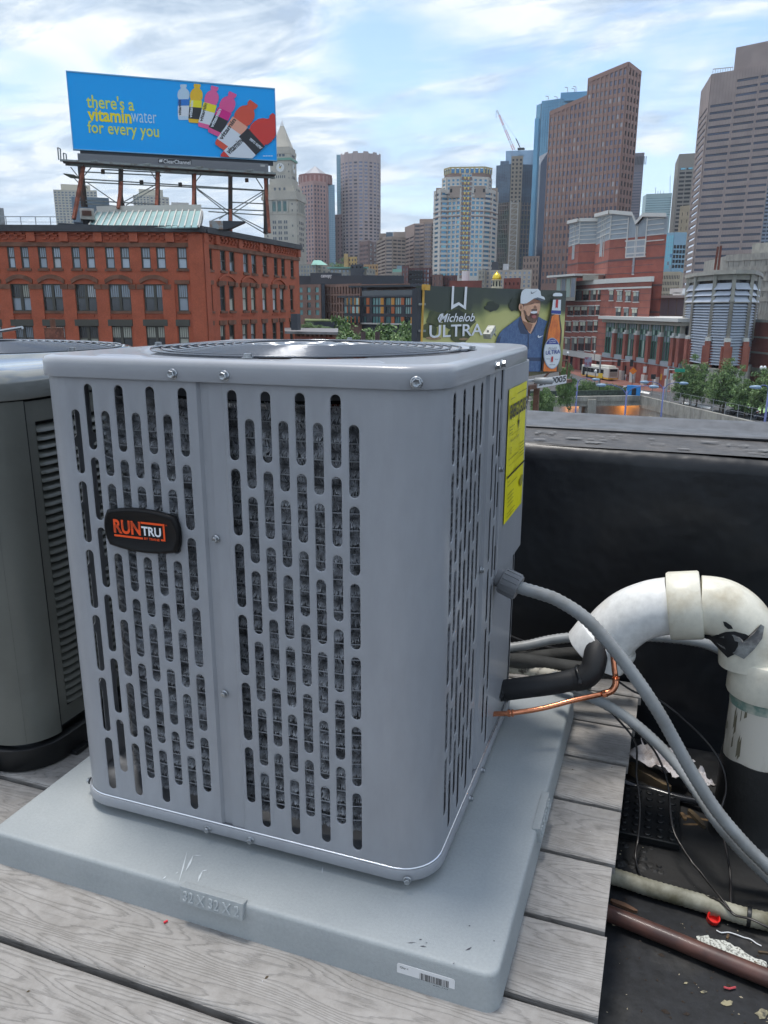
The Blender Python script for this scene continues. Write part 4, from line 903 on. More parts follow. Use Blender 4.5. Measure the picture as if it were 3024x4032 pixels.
for y,z9 in ((1,0),):
    zc2=Zp(1830,843,D_)
    for i in range(7):
        if i==3:continue
        A,B=c[i],c[i+1];L=(B-A).length;d=(B-A)/L;n=Vector((d.y,-d.x,0));mb=MB()
        for q in (-1.6,1.6):fbox(mb,A,d,n,0,L,.45,.58,zc2+q-.35,zc2+q+.35)
        mb.build('stripe_course',m_brb,gt,world=True)
up=cxy([(1742,700,566),(1760,700,560),(1812,700,558),(1862,700,558),(1922,700,562),(1936,700,572)]);ctr=(up[0]+up[-1])/2
mb=MB();poly_=up+[away(up[-1],26),away(up[0],26)];zt2=Zp(1830,697,D_);mb.prism([(p.x,p.y) for p in poly_],zt1-3,zt2)
for i in range(5):
    if i==2:skin(gt,mb,up[i],up[i+1],zt1-1,zt2-.5,4,3,.7,.5,G_TEAL,zt1-3,zt2,proud=.4)
    else:skin(gt,mb,up[i],up[i+1],zt1-1,zt2-1,3 if i in (1,3) else 1,3,.5,.55,G_TEAL,zt1-3,zt2,proud=.4)
mb.build('upper_stage',m_wst,gt,world=True)
cw=cxy([(1750,680,568),(1774,680,561),(1906,680,561),(1936,680,568)]);mb=MB();zt3=Zp(1830,656,D_);mb.prism([(p.x,p.y) for p in cw+[away(cw[-1],20),away(cw[0],20)]],zt2-.1,zt3-2.2);mb.build('crown_drum',m_brb,gt,world=True)
mb=MB();z0_=zt2+2.3
for i,nc in ((0,3),(1,7),(2,3)):
    A,B=cw[i],cw[i+1];L=(B-A).length;d=(B-A)/L;n=Vector((d.y,-d.x,0));st_=L/nc;hz_=zt3-z0_
    for k in range(nc+1):fbox(mb,A,d,n,max(0,k*st_-.5),min(L,k*st_+.5),0,.5,z0_,z0_+hz_*.55)
    for k in range(nc):
        for q in range(5):
            t0,t1=PI*q/5,PI*(q+1)/5;u0,u1=(k+.5)*st_-math.cos(t0)*st_*.5,(k+.5)*st_-math.cos(t1)*st_*.5;h0,h1=z0_+hz_*(.5+.3*math.sin(t0)),z0_+hz_*(.5+.3*math.sin(t1))
            P=[A+d*u0,A+d*u1];mb.hexa([(*(P[0]+n*.5).xy,h0),(*(P[1]+n*.5).xy,h1),(*(P[1]).xy,h1),(*(P[0]).xy,h0)],[(*(P[0]+n*.5).xy,z0_+hz_*.95),(*(P[1]+n*.5).xy,z0_+hz_*.95),(*(P[1]).xy,z0_+hz_*.95),(*(P[0]).xy,z0_+hz_*.95)])
        me=winmesh(d,n,st_*.8,hz_*.6,G_TEAL[2]);p=A+d*((k+.5)*st_)+n*.03;p.z=z0_+hz_*.4;put(me,'arched_window',p-root_loc(gt),gt)
    fbox(mb,A,d,n,0,L,0,.7,z0_+hz_*.951,zt3)
mb.build('gilded_arcade',m_yst,gt,world=True)
for xa,xb,D2 in ((1770,1822,556),(1862,1912,558),(1717,1742,566),(1932,1960,574)):
    w_=cxy([(xa,750,D2),(xb,750,D2)]);mb=MB();zq=Zp(xa,733 if xb-xa > 40 else 740,D2);mb.prism([(p.x,p.y) for p in w_+[away(w_[1],9),away(w_[0],9)]],zt1-6,zq);mb.build('shoulder',m_tan,gt,world=True)
    d=(w_[1]-w_[0]).normalized();n=Vector((d.y,-d.x,0));L=(w_[1]-w_[0]).length
    for q in ((.12,.88) if L > 6 else (.5,)):me=winmesh(d,n,1.5,2.2,G_BLK[0]);p=w_[0]+d*(L*q)+n*.02;p.z=zq-2.8;put(me,'window',p-root_loc(gt),gt)
# tower under construction, dark reflective glass, with concrete hoist core and crane
m_dgl=M('dark_curtain_glass',(.10,.145,.20),.15,metal=.4,col2=(.045,.065,.10),vs=.05,lo=.42,hi=.58,stretch=(1,1,2));m_lgl=M('pale_curtain_glass',(.30,.42,.54),.15,metal=.35)
D_=860;z_l=Zp(2000,1090,D_)
ch,c=bld('unfinished_tower','glass skyscraper under construction with bare concrete lower floors',[(1950,800,862),(2005,800,855),(2100,800,862)],Zp(2000,650,D_),40,m_dgl,[],corner=False)
curtain(ch,c[0],c[1],Zp(1950,800,D_),Zp(1950,650,D_)-.3,6,26,m_mul,t=.12);curtain(ch,c[1],c[2],Zp(1950,800,D_),Zp(1950,650,D_)-.3,12,26,m_mul,t=.12)
roofbox(ch,[(1970,640),(2004,640),],868,Zp(1990,634,868),Zp(1990,652,868),m_dgl,'stepped_top',14);roofbox(ch,[(1992,600),(2100,600)],869,Zp(2030,593,869),Zp(1990,650,868),m_lgl,'pale_glass_top',20)
core_=cxy([(2011,700,850),(2056,700,850)]);mb=MB();mb.prism([(p.x,p.y) for p in core_+[away(core_[1],4),away(core_[0],4)]],z_l,Zp(2030,615,850))
skin(ch,mb,core_[0],core_[1],Zp(2030,800,850),Zp(2030,622,850),3,11,.5,.55,G_BLK,z_l,Zp(2030,615,850),proud=.6);mb.build('hoist_core',M('bare_concrete',(.36,.29,.21),.9),ch,world=True)
mb=MB();A,B=away(c[0],-1),away(c[2],-1)
fl_=MB()
for i,(A,B) in enumerate(((c[0],c[1]),(c[1],c[2]))):
    L=(B-A).length;d=(B-A)/L;n=Vector((d.y,-d.x,0));zf=z_l
    while zf < Zp(1950,800,D_):fbox(fl_,A,d,n,0,L,.2,2.0,zf,zf+.9);zf+=4.6
    for k in range(9):fbox(fl_,A,d,n,L*k/8-.4,L*k/8+.4,.2,1.6,z_l,Zp(1950,800,D_))
fl_.build('open_floor',M('floor_edge',(.20,.15,.12),.9,col2=(.10,.13,.09),vs=.06),ch,world=True)
mb=MB();h_=cxy([(2008,900,845),(2036,900,845)]);zf=z_l
for p in h_:mb.bar((p.x,p.y,z_l),(p.x,p.y,Zp(2020,790,845)),.8)
while zf < Zp(2020,790,845):mb.bar((h_[0].x,h_[0].y,zf),(h_[1].x,h_[1].y,zf),.6);mb.bar((h_[0].x,h_[0].y,zf),(h_[1].x,h_[1].y,zf+5),.35);zf+=5
mb.build('hoist_mast',m_wst,ch,world=True)
cr=T('tower_crane','red and white luffing crane jib above the unfinished tower','crane',(at(2025,590,860).x,at(2025,590,860).y,at(2025,590,860).z))
m_red=M('crane_red',(.78,.17,.13),.5);m_wc=M('crane_white',(.7,.68,.66),.5)
a_,b_=at(2023,590,850),at(1957,434,850);dv=(b_-a_);u1=dv.normalized();s1=u1.cross(Vector((0,1,0))).normalized()
for k in range(8):
    p,q=a_+dv*(k/8),a_+dv*((k+1)/8);wd=2.3*(1-.6*k/8);mb=MB()
    for sgn in (-1,1):mb.bar(p+s1*wd*sgn/2,q+s1*wd*.93*sgn/2,.4)
    for j in range(4):t0=p.lerp(q,j/4);t1=p.lerp(q,(j+1)/4);mb.bar(t0+s1*wd/2*(1 if j % 2 else -1),t1-s1*wd/2*(1 if j % 2 else -1),.28)
    mb.build('jib_section',m_red if k % 3 != 1 else m_wc,cr,world=True)
mb=MB();e_=at(2050,572,850);t_=at(1960,440,850);mb.bar(e_,t_,.12);mb.bar(at(2050,586,850),at(2031,545,850),.8);mb.bar(at(1954,436,850),at(1953,465,850),.25);mb.build('cable',m_dark,cr,world=True)
MB().box(tuple(at(2047,590,850)-Vector((2,2,0))),tuple(at(2057,583,850)+Vector((2,2,0)))).build('machinery_deck',m_dark,cr,world=True)
# tall blue glass tower
D_=760;m_bg=M('blue_tower_glass',(.155,.36,.50),.14,metal=.45,col2=(.11,.27,.40),vs=.03,lo=.4,hi=.6)
bt,c=bld('blue_glass_tower','tall sky blue glass skyscraper with stepped roof behind the brown tower',[(2110,500,770),(2126,500,764),(2129,500,756),(2200,500,750),(2330,500,770)],Zp(2150,397,755),40,m_bg,[],corner=False)
for i,nc in ((0,1),(2,8),(3,12)):curtain(bt,c[i],c[i+1],Zp(2150,1100,755),Zp(2150,397,755),nc,58,m_mul,t=.10)
mb=MB();p=cxy([(2108,500,766)])[0];fbox(mb,c[0],(c[1]-c[0]).normalized(),Vector((0,0,0)),0,.01,0,.01,0,1)
roofbox(bt,[(2206,400),(2330,400)],752,Zp(2260,362,752),Zp(2200,398,752),m_bg,'upper_step',22)
mb=MB()
for x,y0,y1 in ((2159,392,380),(2194,392,382),(2235,362,345),(2268,362,342),(2262,362,350)):a_,b_=at(x,y0,752),at(x,y1,752);mb.bar(a_,b_,.5);mb.bar(b_,b_+Vector((-2.5,0,.5)),.5)
mb.build('roof_derrick',m_wst,bt,world=True)
roofbox(bt,[(2100,600),(2119,600)],766,Zp(2112,466,766),ZG,m_bg,'lower_wing',20)
# brown tower with sloping roof
m_brn=M('brown_red_granite',(.30,.17,.132),.7,var=.06,vs=.1);D_=640;cc0=[(2158,600,655),(2299,600,640),(2448,600,625),(2498,600,640)]
c=cxy(cc0);bn=T('sloped_brown_tower','huge brown granite tower with diagonal roofline and black side windows','building',(c[0].x,c[0].y,ZG));mb=MB()
za,zb_,zb2,zc3,zd=Zp(2167.6,441,655),Zp(2309,377,640),Zp(2318,311,640),Zp(2455,247,625),Zp(2512,284,640)
P=c+[away(c[3],40),away(c[0],40)]
def wallpoly(pts,z):pass
A_,B_,C_,D4=c
bk_=[away(p,38) for p in c]
mb.hexa([(*A_.xy,ZG),(*B_.xy,ZG),(*bk_[1].xy,ZG),(*bk_[0].xy,ZG)],[(*A_.xy,za),(*B_.xy,zb_),(*bk_[1].xy,zb_),(*bk_[0].xy,za)])
mb.hexa([(*B_.xy,ZG),(*C_.xy,ZG),(*bk_[2].xy,ZG),(*bk_[1].xy,ZG)],[(*B_.xy,zb2),(*C_.xy,zc3),(*bk_[2].xy,zc3),(*bk_[1].xy,zb2)])
mb.hexa([(*C_.xy,ZG),(*D4.xy,ZG),(*bk_[3].xy,ZG),(*bk_[2].xy,ZG)],[(*C_.xy,zc3),(*D4.xy,zd),(*bk_[3].xy,zd),(*bk_[2].xy,zc3)])
z_l=Zp(2300,1120,640);fh_=5.55
nr1=int((zb_-z_l)/fh_)+1;nr2=int((zc3-z_l)/fh_)+1
def gprob(c,r,rg):return (0 if c % 9 < 5 else 1) if rg.random() < .75 else rg.randrange(3)
skin(bn,mb,A_,B_,z_l,z_l+nr1*fh_,9,nr1,.60,.56,G_GREY,ZG,za,proud=.6,top=lambda u:za+(zb_-za)*u-1.5,pd=1.25,prob=gprob,seed=3)
skin(bn,mb,B_,C_,z_l,z_l+nr2*fh_,9,nr2,.64,.56,G_GREY,ZG,za,proud=.6,top=lambda u:zb2+(zc3-zb2)*u-1.5,pd=1.25,prob=gprob,seed=4)
skin(bn,mb,C_,D4,z_l,z_l+nr2*fh_,4,nr2,.58,.60,G_BLK,ZG,za,proud=.6,top=lambda u:zc3+(zd-zc3)*u-1.5,pd=1.25,seed=5)
for p,q,z0,z1 in ((A_,B_,za,zb_),(B_,C_,zb2,zc3),(C_,D4,zc3,zd)):
    d=(q-p).normalized();n=Vector((d.y,-d.x,0));mb.hexa([(*(p+n*.85).xy,z0-2.6),(*(q+n*.85).xy,z1-2.6),(*q.xy,z1-2.6),(*p.xy,z0-2.6)],[(*(p+n*.85).xy,z0+.3),(*(q+n*.85).xy,z1+.3),(*q.xy,z1+.3),(*p.xy,z0+.3)])
mb.build('wall',m_brn,bn,world=True)
mb=MB();p=away(A_,6);q=away(A_+(A_-B_).normalized()*7.5,12);mb.hexa([(*A_.xy,ZG),(*p.xy,ZG),(*q.xy,ZG),(*(A_+(A_-B_).normalized()*6).xy,ZG)],[(*A_.xy,Zp(2140,598,655)),(*p.xy,Zp(2140,598,655)),(*q.xy,Zp(2140,600,655)),(*(A_+(A_-B_).normalized()*6).xy,Zp(2140,640,655))]);mb.build('dark_flank',G_NAVY[0],bn,world=True)  # the flank's shade is put into its dark navy colour
# grey mauve slab behind
rt,c=bld('mauve_slab','mauve grey slab tower behind the right edge of the brown tower',[(2470,700,900),(2530,700,900)],Zp(2500,603,900),25,M('mauve_stone',(.19,.165,.18),.8),[dict(z=(Zp(2500,880,900),Zp(2500,676,900)),nc=1,nr=18,fw=.86,fh=.4,g=G_GREY[1:2])],corner=False)
d=(c[1]-c[0]).normalized();n=Vector((d.y,-d.x,0));mb=MB()
for k in range(9):fbox(mb,c[0],d,n,5.5+k*1.4,6.1+k*1.4,.4,.9,Zp(2500,650,900),Zp(2500,617,900))
mb.build('louvre_fin',m_dark,rt,world=True)
rt,c=bld('pale_green_block','pale green glass block with masts, low between the towers',[(2527,830,1000),(2540,830,980),(2640,830,980)],Zp(2600,762,980),25,M('pale_green',(.36,.50,.50),.5,spec=.6),[None,dict(z=(Zp(2600,850,980),Zp(2600,776,980)),nc=1,nr=8,fw=.98,fh=.4,g=[gl('pale_green_glass',(.24,.38,.42))])],corner=False)
mb=MB();
for x,y in ((2581,738),(2590,752),(2600,750),(2612,752),(2638,692)):mb.bar(at(x,765,982),at(x+1,y,982),.5)
mb.build('mast',m_fence,rt,world=True)
m_cnc=M('grey_beige_concrete',(.30,.27,.23),.8)
rt,c=bld('concrete_tower','beige concrete tower with deep dark floor bands, left of the granite tower',[(2640,900,850),(2652,900,800),(2760,900,800)],Zp(2680,607,800),25,m_cnc,[dict(z=(Zp(2650,930,800),Zp(2650,690,800)),nc=1,nr=22,fw=.9,fh=.35,g=G_PALE),dict(z=(Zp(2650,930,800),Zp(2650,660,800)),nc=4,nr=17,fw=.86,fh=.55,g=G_BLK)],proud=1.0)
d=(c[2]-c[1]).normalized();n=Vector((d.y,-d.x,0))
for k in range(3):me=winmesh(d,n,5.0,7,G_TEAL[1]);p=c[1]+d*(4+k*6.5)+n*.9;p.z=Zp(2690,652,800);put(me,'teal_window',p-root_loc(rt),rt)  # three large panes in the brighter teal glass
rt,c=bld('cream_stone_block','small cream stone block before the concrete tower',[(2672,900,640),(2712,900,635),(2730,900,650)],Zp(2690,812,640),15,M('cream_stone',(.48,.41,.29),.8,var=.1,vs=.2),[dict(z=(Zp(2690,915,640),Zp(2690,830,640)),nc=2,nr=3,fw=.16,fh=.5,g=G_DK),None],proud=.3)
# granite tower, right
m_gra=M('warm_grey_granite',(.33,.26,.235),.75,var=.10,vs=.12,det=1);D_=560
cg=[(2712,900,600),(2745,900,560),(2838,900,556),(2925,900,552),(3002,900,549)]
c=cxy(cg);gr=T('granite_tower','tall warm grey granite tower with wide ribbon windows, right edge','building',(c[1].x,c[1].y,ZG));mb=MB()
zs=Zp(2802,292,560);ztt=Zp(2903,184,556);z_l=Zp(2700,1110,560);rows=27;fh_=(Zp(2800,393,560)-Zp(2700,989,560))/22.05
zbase=Zp(2800,420,560)
mb.prism([(p.x,p.y) for p in c+[away(c[-1],40),away(c[0],30)]],ZG,zs)
p2=cxy([(2885,330,558),(3002,900,549)])
mb.prism([(p.x,p.y) for p in p2+[away(p2[1],38),away(p2[0],38)]],zs-.1,ztt)
hi_=zbase+.5*fh_;lo_=hi_-fh_*rows
for i,wd in ((1,1),(2,1),(3,1)):
    A,B=c[i],c[i+1];L=(B-A).length;d=(B-A)/L;n=Vector((d.y,-d.x,0))
    skin(gr,mb,A,B,lo_,hi_+(3*fh_ if i > 1 else 0),1,rows+(3 if i > 1 else 0),.90,.36,G_NAVY,ZG,zs,proud=.6,seed=i+9)
    fn_=MB()
    for k in range(1,8):fbox(fn_,A,d,n,L*(.05+.9*k/8)-.07,L*(.05+.9*k/8)+.07,.1,.25,lo_,hi_)
    fn_.build('mullion',m_dark,gr,world=True)
A,B=c[0],c[1];skin(gr,mb,A,B,lo_,hi_,1,rows,.8,.40,[gl('glass_bright_sky',(.62,.66,.76),metal=.6,rough=.08)],ZG,zs,proud=.6,seed=30)
A,B=p2;L=(B-A).length;d=(B-A)/L;n=Vector((d.y,-d.x,0));fbox(mb,A,d,n,0,L,0,.6,zs,ztt)
mb.build('wall',m_gra,gr,world=True)
# panel joints of the granite cladding
jm=MB()
for i in (1,2,3):
    A,B=c[i],c[i+1];L=(B-A).length;d=(B-A)/L;n=Vector((d.y,-d.x,0))
    for k in range(9):fbox(jm,A,d,n,L*k/8-.05+.02,L*k/8+.05+.02,.601,.62,lo_,zs)
jm.build('cladding_joint',M('joint_dark',(.16,.13,.125),.9),gr,world=True)
mb=MB();ra,rb2=at(2806,292,558),at(2884,290,558);zr_=zs
for k in range(9):p=ra.lerp(rb2,k/8);mb.bar((p.x,p.y,zr_),(p.x,p.y,zr_+2.2),.3)
mb.bar((ra.x,ra.y,zr_+2.2),(rb2.x,rb2.y,zr_+2.2),.4);mb.build('roof_rail',m_wst,gr,world=True)
rt,c=bld('striped_tower','tower striped black and pale grey behind the granite tower, right edge',[(2960,800,700),(3060,800,690),(3100,800,690)],Zp(3000,585,700),25,M('pale_grey_concrete',(.38,.38,.35),.8),[dict(z=(Zp(2990,1020,700),Zp(2990,655,700)),nc=1,nr=26,fw=.99,fh=.5,g=G_BLK),dict(z=(Zp(2990,1020,700),Zp(2990,655,700)),nc=1,nr=26,fw=.98,fh=.5,g=G_BLK)],proud=1.0)
rt,c=bld('blue_glass_block','blue glass block low at the right frame edge before the striped tower',[(2996,950,600),(3060,950,600)],Zp(3010,720,600),25,M('blue_white_panel',(.34,.42,.50),.5),[dict(z=(Zp(3000,1020,600),Zp(3000,725,600)),nc=4,nr=20,fw=.8,fh=.5,g=G_NAVY)],corner=False)
# glass-fronted block between the station and granite tower
rt,c=bld('green_glass_block','blue green glass office with open dark floors beside the granite tower',[(2600,950,430),(2652,950,425),(2700,950,428)],Zp(2650,918,430),20,m_slab,[dict(z=(Zp(2650,1060,430),Zp(2650,928,430)),nc=6,nr=9,fw=.9,fh=.86,g=G_TEAL[1:]+G_PALE,proud=.15),dict(z=(Zp(2650,1060,430),Zp(2650,965,430)),nc=4,nr=5,fw=.84,fh=.7,g=G_BLK,proud=.5)],corner=False)
m_crm=M('cream_facade',(.46,.39,.28),.8,var=.1,vs=.3)
rt,c=bld('arcaded_block','old cream stone block with small arched windows below the glass office',[(2600,1100,380),(2676,1100,380),(2690,1100,400)],Zp(2640,1070,380),15,m_crm,[dict(z=(Zp(2640,1175,380),Zp(2640,1080,380)),nc=12,nr=4,fw=.5,fh=.62,g=G_DK),None],corner=False,proud=.5)
# far beige apartment towers seen through the billboard frame
m_bei=M('beige_precast',(.50,.47,.38),.8)
for nm,lb,p,zt,nc in (('beige_tower','beige apartment tower behind the left foot of the billboard',[(215,800,900),(385,800,890)],747,12),('beige_tower','smaller beige apartment tower seen through the middle of the billboard frame',[(526,800,980),(590,800,975),(665,800,990)],768,5)):
    D2=p[0][2];fs=[dict(z=(Zp(p[0][0],900,D2),Zp(p[0][0],zt+5,D2)),nc=nc,nr=14,fw=.62,fh=.55,g=G_PALE[1:]+G_GREY[:1])]
    if len(p)==3:fs.append(dict(z=(Zp(p[0][0],900,D2),Zp(p[0][0],zt+5,D2)),nc=5,nr=11,fw=.6,fh=.5,g=G_GREY[:2]))
    rt,c=bld(nm,lb,p,Zp(p[0][0],zt,D2),30,m_bei,fs,corner=False,proud=.6)
    x0,x1=(240,355) if len(p)==2 else (545,640);roofbox(rt,[(x0,740),(x1,740)],D2+4,Zp(x0,722 if len(p)==2 else 742,D2),Zp(x0,zt+1,D2),m_bei)
rt,c=bld('pale_block','pale rounded rooftop block glimpsed behind the billboard frame',[(676,830,700),(745,830,700)],Zp(700,797,700),20,m_wst,[],corner=False)
# distant low city and trees to close the horizon
hzr=MB();rgh=random.Random(12)
m_far=M('far_low_roofs',(.20,.19,.19),.9,var=.3,vs=.02)
# ------------------------------------------------------------------ middle distance
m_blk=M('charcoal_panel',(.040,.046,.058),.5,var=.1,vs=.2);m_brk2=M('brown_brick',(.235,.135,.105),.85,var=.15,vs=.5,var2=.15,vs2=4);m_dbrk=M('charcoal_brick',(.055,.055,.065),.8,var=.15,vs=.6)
G_TG=[gl('curtained_green',(.13,.28,.27),metal=.1),gl('curtained_pale',(.30,.46,.43),metal=.1),gl('curtain_dark',(.02,.05,.055),metal=.1)]
m_orp=[M('orange_panel',(.62,.27,.05),.6),M('red_orange_panel',(.45,.12,.04),.6)]
D_=165
hz_=lambda y,D=D_:Zp(1400,y,D)
ht,c=bld('hotel','modern brown and charcoal brick hotel with orange window panels',[(1110,1150,172),(1267,1150,165),(1277,1150,168),(1425,1150,158)],hz_(1117,160),30,m_brk2,[dict(z=(Zp(1200,1245,168),Zp(1200,1127,168)),nc=5,nr=4,fw=.45,fh=.66,g=G_TG,proud=.25),None,dict(z=(Zp(1300,1263,165),Zp(1300,1127,165)),nc=13,nr=4,fw=.5,fh=.80,g=[M('recess_brown',(.045,.03,.025),.9)],proud=.5,name='recess')],corner=False)
mb=MB();cq=cxy([(1266,1150,164.5),(1279,1150,164.5)]);mb.prism([(p.x,p.y) for p in cq+[away(cq[1],3),away(cq[0],3)]],ZG,hz_(1116,164));mb.build('dark_joint',m_blk,ht,world=True)
# its right, charcoal-brick, face
A,B=cxy([(1425,1150,158),(1638,1150,150)]);mb=MB();zT=Zp(1500,1130,154);zS=Zp(1500,1168,154);zL=Zp(1500,1272,154)
L=(B-A).length;d=(B-A)/L;n=Vector((d.y,-d.x,0));mb.prism([(p.x,p.y) for p in [A,B,away(B,22),away(A,22)]],zL,zS-.1)
uu=lambda x,y=1200:onwall(A,B,x,y)
rowz=[(uu(1500,1200)[1],uu(1500,1173)[1]),(uu(1500,1234)[1],uu(1500,1208)[1]),(uu(1500,1272)[1],uu(1500,1247)[1])]
cols_=[(1365,1382),(1388,1402),(1410,1424),(1433,1447),(1468,1503),(1521,1545),(1557,1583),(1597,1622)]
# brick skin built round the openings
cu=sorted([(uu(a)[0],uu(b)[0]) for a,b in cols_ if a > 1424]);prev=0
for a,b in cu+[(L,L)]:fbox(mb,A,d,n,prev,a,0,.3,zL,zS);prev=b
pz_=zL
for (a,b) in [(r[0],r[1]) for r in rowz[::-1]]:
    fbox(mb,A,d,n,.001,L-.001,0,.295,pz_,a);pz_=b
fbox(mb,A,d,n,.001,L-.001,0,.295,pz_,zS)
mb.build('charcoal_wing',m_dbrk,ht,world=True)
rg=random.Random(8)
for r,(z0,z1) in enumerate(rowz):
    for k,(a,b) in enumerate(cu):
        g_=rg.choice(G_TG);o=MB();fbox(o,A,d,n,a,b,.0,.05,z0,z1);wobj=o.build('window',g_,ht,world=True)
        fr=MB();
        for q in (0,.32,.68,1):u=a+(b-a)*q;fbox(fr,A,d,n,max(a,u-.04),min(b,u+.04),.05,.13,z0,z1)
        fr.build('frame',m_blk,wobj,world=True)
        if rg.random() < .75:o=MB();fbox(o,A,d,n,b,b+.75,.3,.36,z0,z1);o.build('colour_panel',rg.choice(m_orp),ht,world=True)
# left piece of charcoal bay on the brown face
A2,B2=cxy([(1363,1150,160.5),(1424,1150,157.6)]);mb=MB();d2=(B2-A2).normalized();n2=Vector((d2.y,-d2.x,0));L2=(B2-A2).length;fbox(mb,A2,d2,n2,0,L2,-.5,.7,zL,zS);mb.build('charcoal_bay',m_dbrk,ht,world=True)
for z0,z1 in rowz:
    for k in range(4):o=MB();u=.25+k*L2/4;fbox(o,A2,d2,n2,u,u+.62,.7,.75,z0,z1);o.build('window',rg.choice(G_TG),ht,world=True);o=MB();fbox(o,A2,d2,n2,u+.63,u+.85,.7,.78,z0,z1);o.build('colour_panel',rg.choice(m_orp),ht,world=True)
# terrace storey, roof slab, charcoal attic
mb=MB();fbox(mb,A,d,n,0,L-2,-4,-1.6,zS,zT);mb.build('terrace_storey',m_brk2,ht,world=True)
for xa,xb in ((1432,1442),(1455,1466),(1490,1516),(1542,1568),(1578,1605)):
    o=MB();a,b=uu(xa)[0],uu(xb)[0];fbox(o,A,d,n,a,b,-1.6,-1.5,zS+.2,zT-.5);o.build('window',G_TG[2] if xa > 1480 else G_BLUE[0],ht,world=True)
mb=MB();fbox(mb,A,d,n,-3,L-1,-4.2,.5,zT,zT+.55);mb.build('roof_slab',m_blk,ht,world=True)
mb=MB();fbox(mb,A,d,n,-3.1,L-1,.5,.56,zT+.35,zT+.56);mb.build('slab_edge',m_brk2,ht,world=True)
mb=MB();fbox(mb,A,d,n,-6,L,-.4,.45,zS-.12,zS+.18);mb.build('terrace_edge',m_blk,ht,world=True)
mb=MB();fbox(mb,A,d,n,.2,L,.2,.24,zS+.2,zS+1.15);mb.build('glass_balustrade',M('balustrade_glass',(.12,.13,.14),.2),ht,world=True)
mb=MB();fbox(mb,A,d,n,-1,L,0,.4,zL-.28,zL-.001);mb.build('white_ledge',m_wst,ht,world=True)
mb=MB();fbox(mb,A,d,n,-14,L,-8,-.3,ZG,zL-.3);mb.build('dark_podium',m_blk,ht,world=True)
for pts,y0,y1,D2 in (([(1110,1100,180),(1222,1100,178)],1085,1119,178),([(1222,1100,176),(1304,1100,174),(1345,1100,178)],1073,1119,174),([(1304,1100,173),(1486,1100,170),(1590,1100,172)],1082,1118,168)):
    cq=cxy(pts);mb=MB();mb.prism([(p.x,p.y) for p in cq+[away(cq[-1],14),away(cq[0],14)]],Zp(pts[0][0],y1,D2)-1.5,Zp(pts[0][0],y0,D2));mb.build('charcoal_attic',m_blk,ht,world=True)
sgn=MB();A3,B3=cxy([(1222,1100,176),(1304,1100,174)]);d3=(B3-A3).normalized();n3=Vector((d3.y,-d3.x,0));z3=onwall(A3,B3,1270,1097)[1];text(sgn,'canopy',A3+d3*onwall(A3,B3,1264,1092)[0]+n3*.05+Vector((0,0,z3)),d3,(0,0,1),2.6,.75,bold=.02);sgn.build('sign_lettering',m_white,ht,world=True)
m_grass=M('sedum_roof',(.12,.15,.05),.9,var=.3,vs=.5)
mb=MB();cq=[at(1200,1247,160),at(1360,1262,152),at(1330,1262,140),at(1200,1250,140)];mb.prism([(p.x,p.y) for p in (cq[3],cq[2],cq[1],cq[0])],hz_(1262,150),hz_(1258,150));mb.build('green_roof',m_grass,ht,world=True)
mb=MB();mb.prism([(p.x,p.y) for p in (cq[3],cq[2],cq[1],cq[0])],ZG,hz_(1262,150)-.01);mb.build('podium',m_blk,ht,world=True)
# old blocks behind
def simple(name,label,px,D,y0,y1,nc,nr,wall,g,fw=.45,fh=.55,depth=14,right=None,proud=.3,cat='building'):
    pts=[(px[0],y0+20,D),(px[1],y0+20,D-3)]+([(right,y0+20,D+14)] if right else []);f=[dict(z=(Zp(px[0],y1,D),Zp(px[0],y0+4,D)),nc=nc,nr=nr,fw=fw,fh=fh,g=g)]
    if right:f.append(dict(z=(Zp(px[0],y1,D),Zp(px[0],y0+4,D)),nc=3,nr=nr,fw=fw,fh=fh,g=g))
    return bld(name,label,pts,Zp(px[0],y0,D),depth,wall,f,corner=False,proud=proud)
m_gcop=M('verdigris',(.20,.40,.33),.7);m_sto=M('sandy_stone',(.34,.32,.27),.8,var=.1,vs=.3)
r1,c1_=simple('stone_block','sandy stone block with cornice left above the hotel roof',(1172,1245),330,1040,1090,6,3,m_sto,G_PALE,right=1302)
mb=MB();mb.add([(*at(1225,1043,325).xy,Zp(1225,1043,325)),(*at(1290,1040,325).xy,Zp(1290,1043,325)),(*at(1262,1025,340).xy,Zp(1262,1022,335)),(*at(1235,1025,340).xy,Zp(1235,1022,335))],[(0,1,2,3)]);mb.build('green_roof',m_gcop,r1,world=True)
r1,c1_=simple('stone_block','sandy stone block with green copper cornice above the hotel roof',(1300,1440),320,1055,1095,9,2,m_sto,G_PALE,right=1475)
d_=(c1_[1]-c1_[0]).normalized();n_=Vector((d_.y,-d_.x,0));mb=MB();fbox(mb,c1_[0],d_,n_,-1,(c1_[1]-c1_[0]).length+1,-.5,1.2,Zp(1300,1058,320),Zp(1300,1052,320));mb.build('copper_cornice',m_gcop,r1,world=True)
m_yel2=M('yellow_brick',(.52,.36,.15),.8,var=.1,vs=.3)
r1,_=simple('yellow_brick_block','ochre brick block with small square turret',(1372,1406),420,1012,1050,3,2,m_yel2,G_DK)
roofbox(r1,[(1354,1010),(1370,1010)],419,Zp(1360,999,419),ZG,m_yel2,'turret',5)
simple('yellow_brick_block','ochre brick block right of the dark roof plant',(1434,1488),360,1042,1075,5,2,M('ochre_brick',(.45,.28,.14),.8),G_DK)
simple('roof_plant','dark green cooling plant on a roof above the hotel',(1382,1430),310,1042,1060,3,1,m_blk,G_BLK)
r1,_=simple('stone_block','small stone block with green roof and pale water tank',(1546,1586),330,1072,1110,3,1,m_sto,G_PALE)
